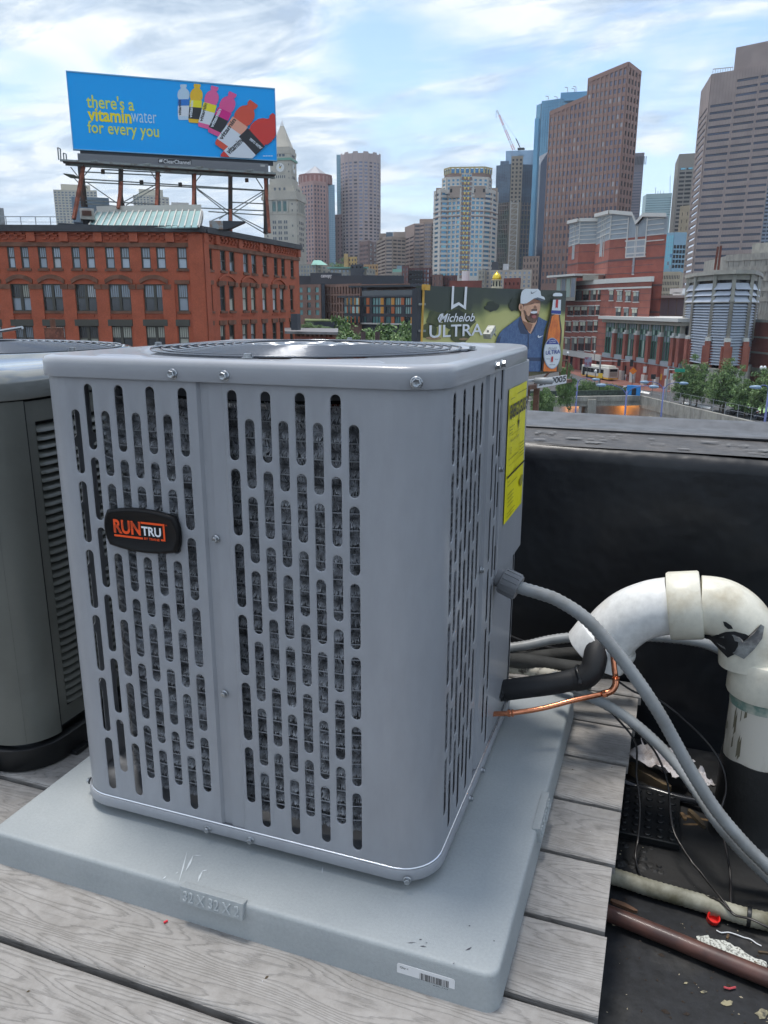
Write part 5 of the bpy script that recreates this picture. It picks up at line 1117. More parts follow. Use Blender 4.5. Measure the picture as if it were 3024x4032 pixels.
roofbox(r1,[(1546,1060),(1586,1060)],331,Zp(1560,1059,331),Zp(1560,1073,331),m_gcop,'green_roof',8);roofbox(r1,[(1563,1050),(1584,1050)],332,Zp(1570,1046,332),Zp(1560,1060,331),M('tank_blue',(.22,.28,.34),.5),'tank',5)
m_mar=M('maroon_brick',(.15,.075,.07),.85,var=.15,vs=.5,var2=.15,vs2=3)
r1,c1_=simple('fire_escape_block','dark maroon brick block with black fire escape',(1585,1610),262,1048,1130,2,4,m_mar,G_PALE,right=None)
r1b,c1b=simple('fire_escape_block','maroon brick front with rows of bright windows and fire escape balconies',(1608,1692),260,1056,1130,7,4,m_mar,G_PALE,fw=.55,fh=.6,right=1700)
d_=(c1b[1]-c1b[0]).normalized();n_=Vector((d_.y,-d_.x,0));L_=(c1b[1]-c1b[0]).length
for k in range(3):
    mb=MB();z=Zp(1608,1078+k*18,260);fbox(mb,c1b[0],d_,n_,L_*.1,L_*.75,.3,1.3,z-.15,z);fbox(mb,c1b[0],d_,n_,L_*.1,L_*.75,1.25,1.3,z,z+.9);mb.build('fire_escape',m_dark,r1b,world=True)
simple('brown_brick_block','plain brown brick block in front of the gold crowned tower',(1705,1745),255,1082,1130,2,2,M('plain_brown_brick',(.17,.10,.085),.85,var=.15,vs=.5),G_PALE,fw=.2)
simple('brown_brick_block','brown brick block with two small windows right of the plain one',(1745,1800),258,1085,1130,4,2,m_mar,G_PALE,fw=.3,fh=.4)
m_rbr=M('red_brick_far',(.22,.065,.05),.85,var=.12,vs=.5)
r1,_=simple('red_brick_block','low red brick block with a white vent cylinder on top',(1771,1897),235,1106,1130,1,1,m_rbr,G_DK,fw=.01,fh=.01)
p=at(1833,1104,240);MB().lathe((p.x,p.y,p.z),(0,0,1),[(1.1,-.5),(1.1,2.6)],14).build('vent_cylinder',m_white,r1,world=True)
m_pkw=M('cream_brick',(.50,.44,.37),.8,var=.08,vs=.3)
r1,c1_=simple('white_classical_block','cream classical block with grey framed windows and cornice',(1912,2093),300,1064,1135,10,4,m_pkw,G_PALE,fw=.45,fh=.6)
r2,_=simple('grey_classical_block','grey stone classical block with bracketed cornice left of the gold dome',(1886,1912),300,1062,1135,2,4,m_sto,G_PALE,fw=.4)
roofbox(r1,[(1936,1050),(1961,1050)],303,Zp(1950,1031,303),Zp(1950,1065,303),m_blk,'chimney_block',6);roofbox(r1,[(1981,1050),(2003,1050)],303,Zp(1990,1039,303),Zp(1990,1065,303),m_tubeb,'roof_plant',6)
m_brs=M('old_brownstone',(.27,.20,.165),.8,var=.12,vs=.3)
simple('curved_stone_block','old brownish stone block with heavy cornice beside the brown tower',(2060,2124),330,1010,1130,5,5,m_brs,G_DK,fw=.35)
simple('red_brick_block','small red brick block behind the golf cap billboard',(1985,2050),240,1096,1135,4,1,m_rbr,G_DK,fw=.3,fh=.3)
cup=T('gold_dome_cupola','cream octagonal cupola with bright gold dome','cupola',(at(1955,1130,225).x,at(1955,1130,225).y,Zp(1955,1135,225)));p=at(1955,1130,225);cz=Zp(1955,1101,225)
MB().lathe((p.x,p.y,0),(0,0,1),[(1.45,Zp(1955,1150,225)),(1.45,Zp(1955,1128,225)),(1.15,Zp(1955,1127,225)),(1.15,cz-.2),(1.5,cz-.15),(1.5,cz)],8).build('drum',m_yst if False else M('cream_paint',(.66,.60,.42),.6),cup,world=True)
MB().lathe((p.x,p.y,cz),(0,0,1),[(1.25,.0),(1.28,.4),(1.15,.95),(.85,1.4),(.4,1.75),(.1,1.95),(.08,2.4)],18).build('gold_dome',M('gold_leaf',(.85,.60,.06),.25,metal=.7),cup,world=True,smooth=True)
v0=math.atan2(CAM.y-p.y,CAM.x-p.x)
for k in (-1,0,1):t=v0+k*PI/4;q=Vector((p.x+1.15*math.cos(t),p.y+1.15*math.sin(t),cz-1.2));d=Vector((-math.sin(t),math.cos(t),0));me=winmesh(d,Vector((d.y,-d.x,0)),.38,1.5,G_BLK[0]);put(me,'arched_opening',q-root_loc(cup),cup)
# ================================================================== brick warehouse and its roof
def solveD(x,y,z):return (z-CAM.z)/(zz(x,y,1.0)-CAM.z)
m_brick=M('red_brick',(.47,.12,.062),.85,col2=(.38,.098,.05),vs=.9,lo=.35,hi=.65,var2=.14,vs2=9,bump=.4,bs=14,bdist=.02)
m_bstone=M('brown_sandstone',(.20,.095,.06),.85,var=.25,vs=1.2,bump=.5,bs=6,bdist=.03)
m_olive=M('olive_window_frame',(.075,.072,.058),.6);m_cop2=M('lead_cornice',(.06,.062,.068),.6,var=.2,vs=1)
G_WIN=[gl('pane_sky_painted',(.46,.53,.60),metal=.1,rough=.2),gl('pane_dark',(.07,.075,.08),metal=.2),M('blind_cream',(.52,.53,.45),.6),M('blind_white',(.60,.63,.64),.6),gl('pane_slate',(.30,.35,.40),metal=.1)]  # the first pane's pale base colour holds the sky's reflection
zT=zz(785,893,72);WC=at(785,893,72);WLft=at(0,889,solveD(0,889,zT));WRt=at(1175,967,solveD(1175,967,zT))
for p in (WC,WLft,WRt):p.z=0
dL=(WC-WLft).normalized();WLe=WLft-dL*14;wh=T('brick_warehouse','four storey red brick warehouse with arched second row windows','building',(WC.x,WC.y,ZG))
def qx(zx,zy):return zx/1.3825,800+zy/1.3825
def openwall(mb,A,d,n,L,rows,zlo,zhi,th=.45):
    z=zlo
    for z0,z1,ops in rows:
        fbox(mb,A,d,n,0,L,-th,0,z,z0);p=0
        for a,b in sorted(ops):fbox(mb,A,d,n,p,a,-th,0,z0,z1);p=b
        fbox(mb,A,d,n,p,L,-th,0,z0,z1);z=z1
    fbox(mb,A,d,n,0,L,-th,0,z,zhi)
wrg=random.Random(21)
def sash(root,A,d,n,a,b,z0,z1,back=.24,dbl=False,up=0,lo=1,muntin=3):
    """one timber window: frame > panes"""
    f=MB();t=.09;fbox(f,A,d,n,a,a+t,-back,-back+.16,z0,z1);fbox(f,A,d,n,b-t,b,-back,-back+.16,z0,z1);fbox(f,A,d,n,a+t,b-t,-back,-back+.155,z0,z0+t);fbox(f,A,d,n,a+t,b-t,-back,-back+.155,z1-t,z1)
    bays=[(a+t,b-t)]
    if dbl:m=(a+b)/2;fbox(f,A,d,n,m-.12,m+.12,-back,-back+.17,z0+t,z1-t);bays=[(a+t,m-.12),(m+.12,b-t)]
    zm=z0+(z1-z0)*.5
    for p,q in bays:
        fbox(f,A,d,n,p,q,-back,-back+.13,zm-.05,zm+.05)
        for k in range(1,muntin+1):u=p+(q-p)*k/(muntin+1);fbox(f,A,d,n,u-.018,u+.018,-back+.01,-back+.06,zm+.05,z1-t)
    w=f.build('window',m_olive,root,world=True)
    for i,(p,q) in enumerate(bays):
        for (za,zb2,g_) in ((z0+t,zm-.05,lo),(zm+.05,z1-t,up)):
            if dbl and g_ in (2,3) and wrg.random() < .25:g_=1
            e=MB();fbox(e,A,d,n,p,q,-back+.0,-back+.03,za,zb2);e.build('pane',G_WIN[g_],w,world=True)
def feats(A,B,lst):
    out=[]
    for x0,x1,y0,y1 in lst:
        a,_=onwall(A,B,*qx(x0,(y0+y1)/2));b,_=onwall(A,B,*qx(x1,(y0+y1)/2));_,zt=onwall(A,B,*qx((x0+x1)/2,y0));_,zb=onwall(A,B,*qx((x0+x1)/2,y1));out.append((a,b,zb,zt))
    return out
nL=Vector((dL.y,-dL.x,0));LL=(WC-WLe).length;dR=(WRt-WC).normalized();nR=Vector((dR.y,-dR.x,0));LR_=(WRt-WC).length
r1=feats(WLe,WC,[(40,80,226,342),(112,157,228,345),(208,254,231,347),(285,331,233,350),(390,436,236,353),(469,516,238,356),(574,623,240,359),(656,706,242,362),(769,820,244,364),(852,902,246,367),(966,1018,248,370)])
r2=feats(WLe,WC,[(60,170,428,572),(232,343,434,579),(413,526,440,588),(596,713,448,598),(786,905,455,605),(970,1026,462,614)])
r3=feats(WLe,WC,[(80,184,655,790),(252,357,660,795),(428,538,668,800),(608,721,676,810),(798,913,686,820),(976,1032,700,830)])
def level(r):z0=sorted(f[2] for f in r)[len(r)//2];z1=sorted(f[3] for f in r)[len(r)//2];return z0,z1
l1,l2,l3=level(r1),level(r2),level(r3)
# extra bays beyond the frame, same rhythm
bay=(r2[1][0]-r2[0][0])
ext=lambda r,k:[(f[0]-k*bay,f[1]-k*bay,f[2],f[3]) for f in r]
r1=r1+ext(r1[:2],1);r2=r2+ext(r2[:1],1);r3=r3+ext(r3[:1],1)
mb=MB();sto=MB();
def wallface_(A,d,n,L,R1,R2,R3):
    openwall(mb,A,d,n,L,[(*l3,[(a,b) for a,b,_,_ in R3]),(*l2,[(a,b) for a,b,_,_ in R2]),(*l1,[(a,b) for a,b,_,_ in R1])],ZG,zT-.5)
wallface_(WLe,dL,nL,LL,r1,r2,r3)
R1=feats(WC,WRt,[(1122,1156,248,374),(1200,1229,258,382),(1250,1278,266,386),(1325,1352,276,392),(1370,1396,282,396),(1430,1455,290,402),(1492,1512,298,408),(1532,1551,304,412),(1582,1600,310,416)])
R2=feats(WC,WRt,[(1126,1160,466,616),(1200,1229,470,612),(1250,1278,472,614),(1322,1350,478,614),(1368,1394,480,614),(1430,1453,484,612),(1486,1508,486,614),(1526,1547,488,612),(1581,1598,492,612)])
R3=feats(WC,WRt,[(1130,1162,704,800),(1202,1230,702,800),(1251,1280,700,800),(1322,1350,696,800),(1369,1394,694,800),(1431,1453,692,800),(1486,1508,690,800),(1526,1547,688,800),(1580,1598,686,800)])
wallface_(WC,dR,nR,LR_,R1,R2,R3)
mb.build('brick_wall',m_brick,wh,world=True)
back=MB();back.prism([((p-q*.46).x,(p-q*.46).y) for p,q in ((WLe,nL),(WC,nL*.7+nR*.7),(WRt,nR))]+[(away(WRt,26).x,away(WRt,26).y),(away(WLe,30).x,away(WLe,30).y)],ZG,zT-.45);back.build('roof_deck',m_blk,wh,world=True)
for i,(a,b,_,_) in enumerate(r1):sash(wh,WLe,dL,nL,a,b,*l1,up=4 if i % 3 else 0,lo=wrg.choice((0,0,3,4)),muntin=2)
for i,(a,b,_,_) in enumerate(r2):sash(wh,WLe,dL,nL,a,b,*l2,dbl=(b-a) > 1.5,up=(2,4,3,4,4,4,2)[i % 7],lo=(4,1,3,1,1,4,3)[i % 7])
for i,(a,b,_,_) in enumerate(r3):sash(wh,WLe,dL,nL,a,b,*l3,dbl=(b-a) > 1.5,up=(4,3,2,2,2,2,3)[i % 7],lo=(1,3,2,1,1,2,3)[i % 7])
for R,l,ups in ((R1,l1,(1,1,1,4,4,1,1,1,1)),(R2,l2,(1,1,1,2,2,2,3,3,1)),(R3,l3,(1,2,1,2,3,4,1,1,1))):
    for i,(a,b,_,_) in enumerate(R):sash(wh,WC,dR,nR,a,b,*l,up=ups[i],lo=ups[(i+1) % 9],muntin=2)
# stone lintels, sills, bands, arches
def lint(A,d,n,a,b,z,h=.32,pr=.13,e=.18,name='lintel'):
    o=MB();fbox(o,A,d,n,a-e,b+e,.0,pr,z,z+h);return o.build(name,m_bstone,wh,world=True)
for a,b,_,_ in r1:lint(WLe,dL,nL,a,b,l1[0]-.2,.2,.12,.12,'sill')
for A,d,n,R in ((WLe,dL,nL,r2),(WC,dR,nR,R2)):
    for a,b,_,_ in R:lint(A,d,n,a,b,l2[0]-.2,.2,.12,.12,'sill')
for a,b,_,_ in R1:lint(WC,dR,nR,a,b,l1[0]-.2,.2,.12,.12,'sill')
o=MB();fbox(o,WLe,dL,nL,0,LL+.12,.001,.14,l1[1]+.02,l1[1]+.36);fbox(o,WC,dR,nR,0,LR_,.001,.14,l1[1]+.02,l1[1]+.36);o.build('stone_course',m_bstone,wh,world=True)
def arch(A,d,n,a,b,z,rise,th=.34,pr=.16,seg=9,e=.22):
    w_=(b-a)/2+e;c=(a+b)/2;P=[]
    for q in range(seg+1):
        t=-1+2*q/seg;P.append((c+t*w_,z+rise*(1-t*t),c+t*(w_+.05),z+rise*(1-t*t)+th))
    o=MB()
    for q in range(seg):
        u0,z0,u1,z1=P[q];v0,y0,v1,y1=P[q+1]
        pt=lambda u,z,dd:tuple((A+d*u+n*dd).xy)+(z,)
        o.hexa([pt(u0,z0,pr),pt(v0,y0,pr),pt(v0,y0,0),pt(u0,z0,0)],[pt(u1,z1,pr),pt(v1,y1,pr),pt(v1,y1,0),pt(u1,z1,0)])
    o.build('arch',m_bstone if n==nL else m_brick,wh,world=True)
    o=MB()
    for s_ in (-1,1):fbox(o,A,d,n,c+s_*w_-.3,c+s_*w_+.3,.0,pr+.06,z-.45,z-.05)
    o.build('impost',m_bstone,wh,world=True)
for a,b,_,_ in r2:
    if b-a > 1.5:
        # curved head of the opening, filled with brick tympanum strips at the shoulders
        arch(WLe,dL,nL,a,b,l2[1]+.02,.42);
    else:lint(WLe,dL,nL,a,b,l2[1]+.02)
for i in (1,3,6):arch(WC,dR,nR,R2[i][0],R2[i+1][1],l2[1]+.35,.5,.2)
for i in (0,1,2,3,4,5,6,7,8):lint(WC,dR,nR,R2[i][0],R2[i][1],l2[1]+.02,.36,.10)
for a,b,_,_ in r3:
    o=MB();fbox(o,WLe,dL,nL,a-.15,b+.15,.0,.18,l3[1]+.0,l3[1]+.55);o.build('metal_lintel',m_olive,wh,world=True)
for a,b,_,_ in R3:lint(WC,dR,nR,a,b,l3[1]+.02,.4,.14)
# pilasters beside each bay (below the arches), corbel table, basket work panels
pil=MB();ctrs=sorted([(a+b)/2 for a,b,_,_ in r2]);
for i in range(len(ctrs)-1):
    c=(ctrs[i]+ctrs[i+1])/2;w_=.42;fbox(pil,WLe,dL,nL,c-w_-.12,c+w_+.12,.0,.16,ZG,l2[1]-.1)
fbox(pil,WLe,dL,nL,LL-1.0,LL+.21,.0,.17,ZG,zT-.6);fbox(pil,WC,dR,nR,.22,1.1,.0,.22,ZG,zT-.6)
pil.build('pilaster',m_brick,wh,world=True)
cb=MB();zc0=l1[1]+.42;zc1=zT-.47;KC=(zc1-zc0)/1.75
def corbels(A,d,n,L,brk):
    u=.3
    for p in brk:fbox(cb,A,d,n,p-.35,p+.35,0,.28,zc0,zc1)
    while u < L-.4:
        if not any(abs(u+.15-p) < .6 for p in brk):
            fbox(cb,A,d,n,u,u+.34,0,.24,zc0+1.28*KC,zc0+1.55*KC);fbox(cb,A,d,n,u+.3,u+.6,0,.17,zc0+.92*KC,zc0+1.16*KC);fbox(cb,A,d,n,u+.02,u+.34,0,.16,zc0+.38*KC,zc0+.6*KC);fbox(cb,A,d,n,u+.32,u+.56,0,.10,zc0+.64*KC,zc0+.84*KC)
        u+=.66
    fbox(cb,A,d,n,0,L,0,.2,zc0+1.18*KC,zc0+1.26*KC);fbox(cb,A,d,n,0,L,0,.26,zc0+1.62*KC,zc1)
corbels(WLe,dL,nL,LL,[(r1[i][1]+r1[i+1][0])/2 for i in (1,3,5,7,9)]);corbels(WC,dR,nR,LR_,[0.6,(R1[0][1]+R1[1][0])/2,(R1[2][1]+R1[3][0])/2,(R1[4][1]+R1[5][0])/2,(R1[5][1]+R1[6][0])/2,LR_-.4])
for A,d,n,R,W_ in ((WLe,dL,nL,r3,1),(WC,dR,nR,[(R3[i][0],R3[i+1][1],0,0) for i in (1,3,6)],.7)):
    for a,b,_,_ in R:
        if b-a < 1.3:continue
        zz0,zz1=l3[1]+.8,l2[0]-.35;nr=5;hh=(zz1-zz0)/nr
        for r in range(nr):
            u=a+(.3 if r % 2 else .0)
            while u < b-.3:fbox(cb,A,d,n,u,u+.33,0,.07,zz0+r*hh+.03,zz0+(r+1)*hh-.05);u+=.62
cb.build('corbel_brickwork',m_brick,wh,world=True,kind='stuff')
o=MB();fbox(o,WLe,dL,nL,0,LL+.5,-.6,.5,zT-.45,zT-.12);fbox(o,WLe,dL,nL,0,LL+.35,-.6,.36,zT-.119,zT+.06)
o.build('cornice',m_cop2,wh,world=True);o=MB();fbox(o,WC,dR,nR,.49,LR_,-.6,.5,zT-.45,zT-.12);fbox(o,WC,dR,nR,.36,LR_,-.6,.36,zT-.119,zT+.06);o.build('cornice',m_cop2,wh,world=True)
# chimney in front of third bay
D_=58;p=at(210,1295,D_);o=MB();ch0=T('brick_chimney','short weathered brick chimney in front of the warehouse windows','chimney',(p.x,p.y,ZG))
o.box((p.x-.42,p.y-.4,ZG),(p.x+.42,p.y+.5,zz(210,1293,D_)));o.build('stack',M('weathered_brick',(.22,.085,.055),.9,var=.4,vs=3,var2=.3,vs2=20),ch0,world=True)
MB().box((p.x-.46,p.y-.44,zz(210,1293,D_)),(p.x+.46,p.y+.54,zz(210,1290,D_))).build('cap',m_bstone,ch0,world=True);MB().lathe((p.x,p.y,zz(210,1290,D_)),(0,0,1),[(.17,0),(.17,.6)],12).build('flue',m_bstone,ch0,world=True)
# roof furniture
def px1(zx,zy):return 200+zx/1.659,200+zy/1.659
sk=T('skylight','long pale green sloping glass skylight on the warehouse roof','skylight',(WC.x,WC.y+2,zT-.4));DK=76
def K(zx,zy,D):return at(*px1(zx,zy),D)
b0_,b1_=K(240,1142,75),K(960,1150,71.0);t0_,t1_=K(300,1048,79),K(985,1050,75.0);b0_.z=b1_.z=zT-.1;t0_.z=t1_.z=(t0_.z+t1_.z)/2
m_skg=M('skylight_glass',(.34,.50,.48),.25,spec=.7,var=.1,vs=.6)
nr_k=17;up_=Vector((0,0,.03))
for k in range(nr_k):
    q=[b0_.lerp(b1_,(k+.04)/nr_k),b0_.lerp(b1_,(k+.96)/nr_k),t0_.lerp(t1_,(k+.96)/nr_k),t0_.lerp(t1_,(k+.04)/nr_k)];MB().hexa([v-up_*3 for v in q],q).build('glass_panel',m_skg,sk,world=True)
for k in range(nr_k+1):o=MB();o.bar(b0_.lerp(b1_,k/nr_k)+up_*2,t0_.lerp(t1_,k/nr_k)+up_*2,.09,.14);o.build('rib',m_wst,sk,world=True)
hh_=K(300,1035,79).z-t0_.z;e1=K(1030,1036,76);e1.z=t1_.z+.45;o=MB()
rb0=away(t0_,1.2);rb1=away(t1_,1.2);o.hexa([t0_,t1_,rb1,rb0],[t0_+Vector((0,0,.5)),t1_+Vector((0,0,.5)),rb1+Vector((0,0,.5)),rb0+Vector((0,0,.5))])
o.hexa([b1_,b1_+dR*.3,away(b1_,9)+dR*.3,away(b1_,9)],[t1_+dR*.0,t1_+dR*.3,away(t1_,6)+dR*.3,away(t1_,6)]);o.build('ridge',m_wst,sk,world=True)
# mechanical units on the roof
def rbox(name,label,cat,a,b,D,y0,y1,mat,depth=2.5):
    p,q=K(a,(y0+y1)/2,D),K(b,(y0+y1)/2,D);z0,z1=K(a,y1,D).z,K(a,y0,D).z;r=T(name,label,cat,(p.x,p.y,z0));d=(q-p);d.z=0;L=d.length;d.normalize();n=Vector((d.y,-d.x,0));A=Vector((p.x,p.y,0));o=MB();fbox(o,A,d,n,0,L,-depth,0,z0,z1);o.build('casing',mat,r,world=True,bevel=.05);return r,A,d,n,L,z0,z1
r,A,d,n,L,z0,z1=rbox('air_handler','beige rooftop air handler with rusty louvre beside the skylight','air handler',190,285,76,1028,1100,M('beige_metal',(.42,.40,.36),.6,var=.2,vs=1))
o=MB();
for k in range(6):fbox(o,A,d,n,L*.15,L*.8,.0,.12,z0+(z1-z0)*(.35+.08*k),z0+(z1-z0)*(.39+.08*k))
o.build('louvre',M('rusty_louvre',(.16,.07,.05),.8),r,world=True);o=MB();fbox(o,A,d,n,.2,L-.2,-2,-.3,zT-.4,z0);o.build('curb',m_dark,r,world=True)
rbox('water_tank','pale blue grey metal housing under the left end of the billboard frame','tank',140,385,82,950,1120,M('pale_blue_metal',(.30,.38,.45),.5,var=.1,vs=.5),4)
r,A,d,n,L,z0,z1=rbox('roof_duct','weathered metal duct with flared black end right of the skylight','duct',1036,1125,74,1108,1165,M('stained_metal',(.32,.36,.37),.5,col2=(.30,.15,.07),vs=1.5,lo=.5,hi=.65));o=MB();pA=A+d*L;o.hexa([(*pA.xy,z0),(*(pA+d*.6).xy,z0+.1),(*(pA+d*.6-n*2).xy,z0+.1),(*(pA-n*2).xy,z0)],[(*pA.xy,z1),(*(pA+d*2.0).xy,z1),(*(pA+d*2.0-n*2).xy,z1),(*(pA-n*2).xy,z1)]);o.build('hood',m_blk,r,world=True)
r=T('roof_railing','thin galvanised railing along the warehouse roof edge, far left','railing',(WLe.x,WLe.y,zT));o=MB();zr=onwall(WLe,WC,100,847)[1]
ra_=onwall(WLe,WC,-60,850)[0];rb_=onwall(WLe,WC,235,850)[0];u=rb_
while u > ra_:
    p=WLe+dL*u-nL*1.2;MB().bar((p.x,p.y,zT),(p.x,p.y,zr),.05).build('baluster',m_fence,r,world=True);u -= 1.25
p,q=WLe+dL*ra_-nL*1.2,WLe+dL*rb_-nL*1.2;o.bar((p.x,p.y,zr),(q.x,q.y,zr),.06);o.bar((p.x,p.y,(zr+zT)/2),(q.x,q.y,(zr+zT)/2),.03);o.build('handrail',m_fence,r,world=True)
o=MB();p,q=WLe+dL*(rb_-.2),WLe+dL*(rb_+3.5);o.hexa([(*p.xy,zT),(*q.xy,zT),(*(q-nL*1).xy,zT),(*(p-nL*1).xy,zT)],[(*p.xy,zr-.6),(*q.xy,zT+.1),(*(q-nL*1).xy,zT+.1),(*(p-nL*1).xy,zr-.6)]);tag(o.build('black_upstand',m_blk),'black wedge shaped upstand on the roof edge below the billboard','roof upstand')
r,A,d,n,L,z0,z1=rbox('roof_shed','grey rooftop cabin with louvred side at the far left edge','shed',-420,-302,80,1020,1150,M('cabin_metal',(.34,.35,.35),.5,var=.2,vs=3),3)
# ------------------------------------------------------------------ blue billboard
BD=80.0;zBt=zz(262,283,BD);B1L=at(262,283,BD);B1R=at(1080,352,solveD(1080,352,zBt));B1L.z=B1R.z=0
d1=(B1R-B1L).normalized();n1=Vector((d1.y,-d1.x,0));W1=(B1R-B1L).length;zBb=(onwall(B1L,B1R,278,583)[1]+onwall(B1L,B1R,1079,632)[1])/2
bb=T('blue_billboard','large bright blue billboard with fanned bottles on a rusty steel frame','billboard',(*((B1L+B1R)/2).xy,zT-.3))
o=MB();fbox(o,B1L,d1,n1,0,W1,-.45,0,zBb,zBt);m_b1=M('billboard_blue',(.0,.42,1.0),.6);face1=o.build('poster',m_b1,bb,world=True)
def clip(poly,xmin,xmax,ymin,ymax):
    for ax,lim,sg in ((0,xmin,1),(0,xmax,-1),(1,ymin,1),(1,ymax,-1)):
        out_=[]
        for i in range(len(poly)):
            p,q=poly[i-1],poly[i];ip,iq=(p[ax]-lim)*sg >= 0,(q[ax]-lim)*sg >= 0
            if ip != iq:t=(lim-p[ax])/(q[ax]-p[ax]);out_.append((p[0]+(q[0]-p[0])*t,p[1]+(q[1]-p[1])*t))
            if iq:out_.append(q)
        poly=out_
        if not poly:break
    return poly
class Art:
    def __init__(s,A,B,W,z0,z1,px,parent):s.A,s.B,s.W,s.z0,s.z1,s.px,s.parent=A,B,W,z0,z1,px,parent;s.d=(B-A).normalized();s.n=Vector((s.d.y,-s.d.x,0));s.k=0
    def uv(s,x,y):return onwall(s.A,s.B,*s.px(x,y))
    def at(s,u,z,off):return tuple((s.A+s.d*u+s.n*off).xy)+(z,)
    def polys(s,name,mat,lst,uvs=False):
        s.k+=1;mb=MB();off=.012+.006*s.k
        for P in lst:
            Q=P if uvs else [s.uv(*p) for p in P];Q=clip(Q,.01,s.W-.01,s.z0+.01,s.z1-.01)
            if len(Q) < 3:continue
            ar=sum(Q[i-1][0]*Q[i][1]-Q[i][0]*Q[i-1][1] for i in range(len(Q)));Q=Q if ar > 0 else Q[::-1]
            mb.add([s.at(u,z,off) for u,z in Q],[tuple(range(len(Q)))])
        return mb.build(name,mat,s.parent,world=True)
    def txt(s,name,mat,body,x0,y0,x1,y1,bold=0,shear=0,rot=None):
        s.k+=1;u0,z0=s.uv(x0,y1);u1,_=s.uv(x1,y1);_,z1=s.uv(x0,y0);mb=MB();text(mb,body,Vector(s.at(u0,z0,.012+.006*s.k)),s.d,Vector((0,0,1)),u1-u0,z1-z0,bold=bold,shear=shear);return mb.build(name,mat,s.parent,world=True)
    def txr(s,name,mat,body,base,tip,h,bold=0):       # along a slanted line
        s.k+=1;a,b=Vector(s.uv(*base)),Vector(s.uv(*tip));L=(b-a).length;e=(b-a)/L;o3=Vector(s.at(a.x,a.y,.012+.006*s.k));ux=s.d*e.x+Vector((0,0,e.y));uy=s.d*(-e.y)+Vector((0,0,e.x));mb=MB();text(mb,body,o3,ux,uy,L,h,bold=bold,nrm=s.n);return mb.build(name,mat,s.parent,world=True)
ar=Art(B1L,B1R,W1,zBb,zBt,px1,face1)
m_lem=M('lemon_print',(.72,.80,.13),.5);m_yw=M('yellow_print',(.95,.80,.02),.5);m_lb=M('ice_blue_print',(.55,.80,.95),.5)
ar.txt('lettering',m_lem,"there's a",236,282,545,372,bold=.015);ar.txt('lettering',m_yw,'vitamin',244,372,528,458,bold=.028);ar.txt('lettering',m_lb,'water',528,396,692,466,bold=-.004);ar.txt('lettering',m_lem,'for every you',246,455,708,562,bold=.012)
Pm=lambda n_,c:M('print_'+n_,c,.5)
cB_=dict(ice=(.55,.72,.86),amber=(.90,.55,.02),pink=(.85,.13,.36),pk2=(.82,.10,.32),rd=(.75,.09,.045),red=(.72,.045,.035),yel=(.92,.80,.02),blk=(.025,.025,.03),wht=(.75,.80,.86),mag=(.72,.01,.25),sal=(.85,.40,.28),blu=(.02,.20,.65))
def bottle(base,tip,w,body,c_band,c_low,tcol,word='vitamin'):
    bx,by_=base;tx,ty=tip;L=math.hypot(tx-bx,ty-by_);ex,ey=(tx-bx)/L,(ty-by_)/L;sx,sy=-ey,ex
    P=lambda s,t:(bx+ex*s*L+sx*t*w/2,by_+ey*s*L+sy*t*w/2)
    pr=[(0,.75),(.03,.92),(.08,.96),(.57,.96),(.60,.86),(.63,1.0),(.70,1.04),(.78,.98),(.84,.78),(.88,.50),(.905,.42),(.93,.56),(.99,.56),(1.0,.46)]
    ar.polys('bottle',Pm(body,cB_[body]),[[P(s,t) for s,t in pr]+[P(s,-t) for s,t in reversed(pr)]])
    ar.polys('label',Pm(c_low,cB_[c_low]),[[P(.10,.99),P(.40,.99),P(.40,-.99),P(.10,-.99)]]);ar.polys('label',Pm(c_band,cB_[c_band]),[[P(.401,.99),P(.58,.99),P(.58,-.99),P(.401,-.99)]])
    u0=ar.uv(*P(0,-1));u1=ar.uv(*P(0,1));wm=math.hypot(u1[0]-u0[0],u1[1]-u0[1])
    a,b=P(.12,-.42),P(.56 if len(word) < 9 else .58,-.42);ar.txr('lettering',Pm(tcol,cB_[tcol]),word,a,b,wm*.24,bold=.03)
bottle((868,452),(866,220),76,'ice','blu','wht','blk');bottle((936,472),(957,218),80,'amber','yel','blk','wht');bottle((998,505),(1072,234),88,'pink','yel','wht','blk')
bottle((1062,548),(1190,276),98,'pk2','mag','blk','wht');bottle((1112,640),(1326,340),122,'rd','sal','wht','blk');bottle((1150,745),(1480,440),165,'red','blk','wht','blk','vitaminwater')
ar.txr('lettering',Pm('wht',cB_['wht']),'zero sugar',(1290,590),(1368,655),.35,bold=.02);ar.polys('lettering',m_lb,[[(x,686),(x+14,686),(x+14,692),(x,692)] for x in (1384,1400,1418,1434)])
o=MB()
for u0,u1,z0,z1 in ((0,W1,zBt,zBt+.10),(0,W1,zBb-.08,zBb)):fbox(o,B1L,d1,n1,u0,u1,-.5,.06,z0,z1)
fbox(o,B1L,d1,n1,-.06,0,-.5,.06,zBb-.08,zBt+.1);fbox(o,B1L,d1,n1,W1,W1+.06,-.5,.06,zBb-.08,zBt+.1);o.build('poster_trim',M('pale_blue_trim',(.20,.50,.75),.5),bb,world=True)
o=MB();fbox(o,B1L,d1,n1,.5,W1-.3,-.5,-.15,zBb-.45,zBb-.081);o.build('gap_shade_box',m_blk,bb,world=True)  # added dark box stands in for the shaded underside behind the gap
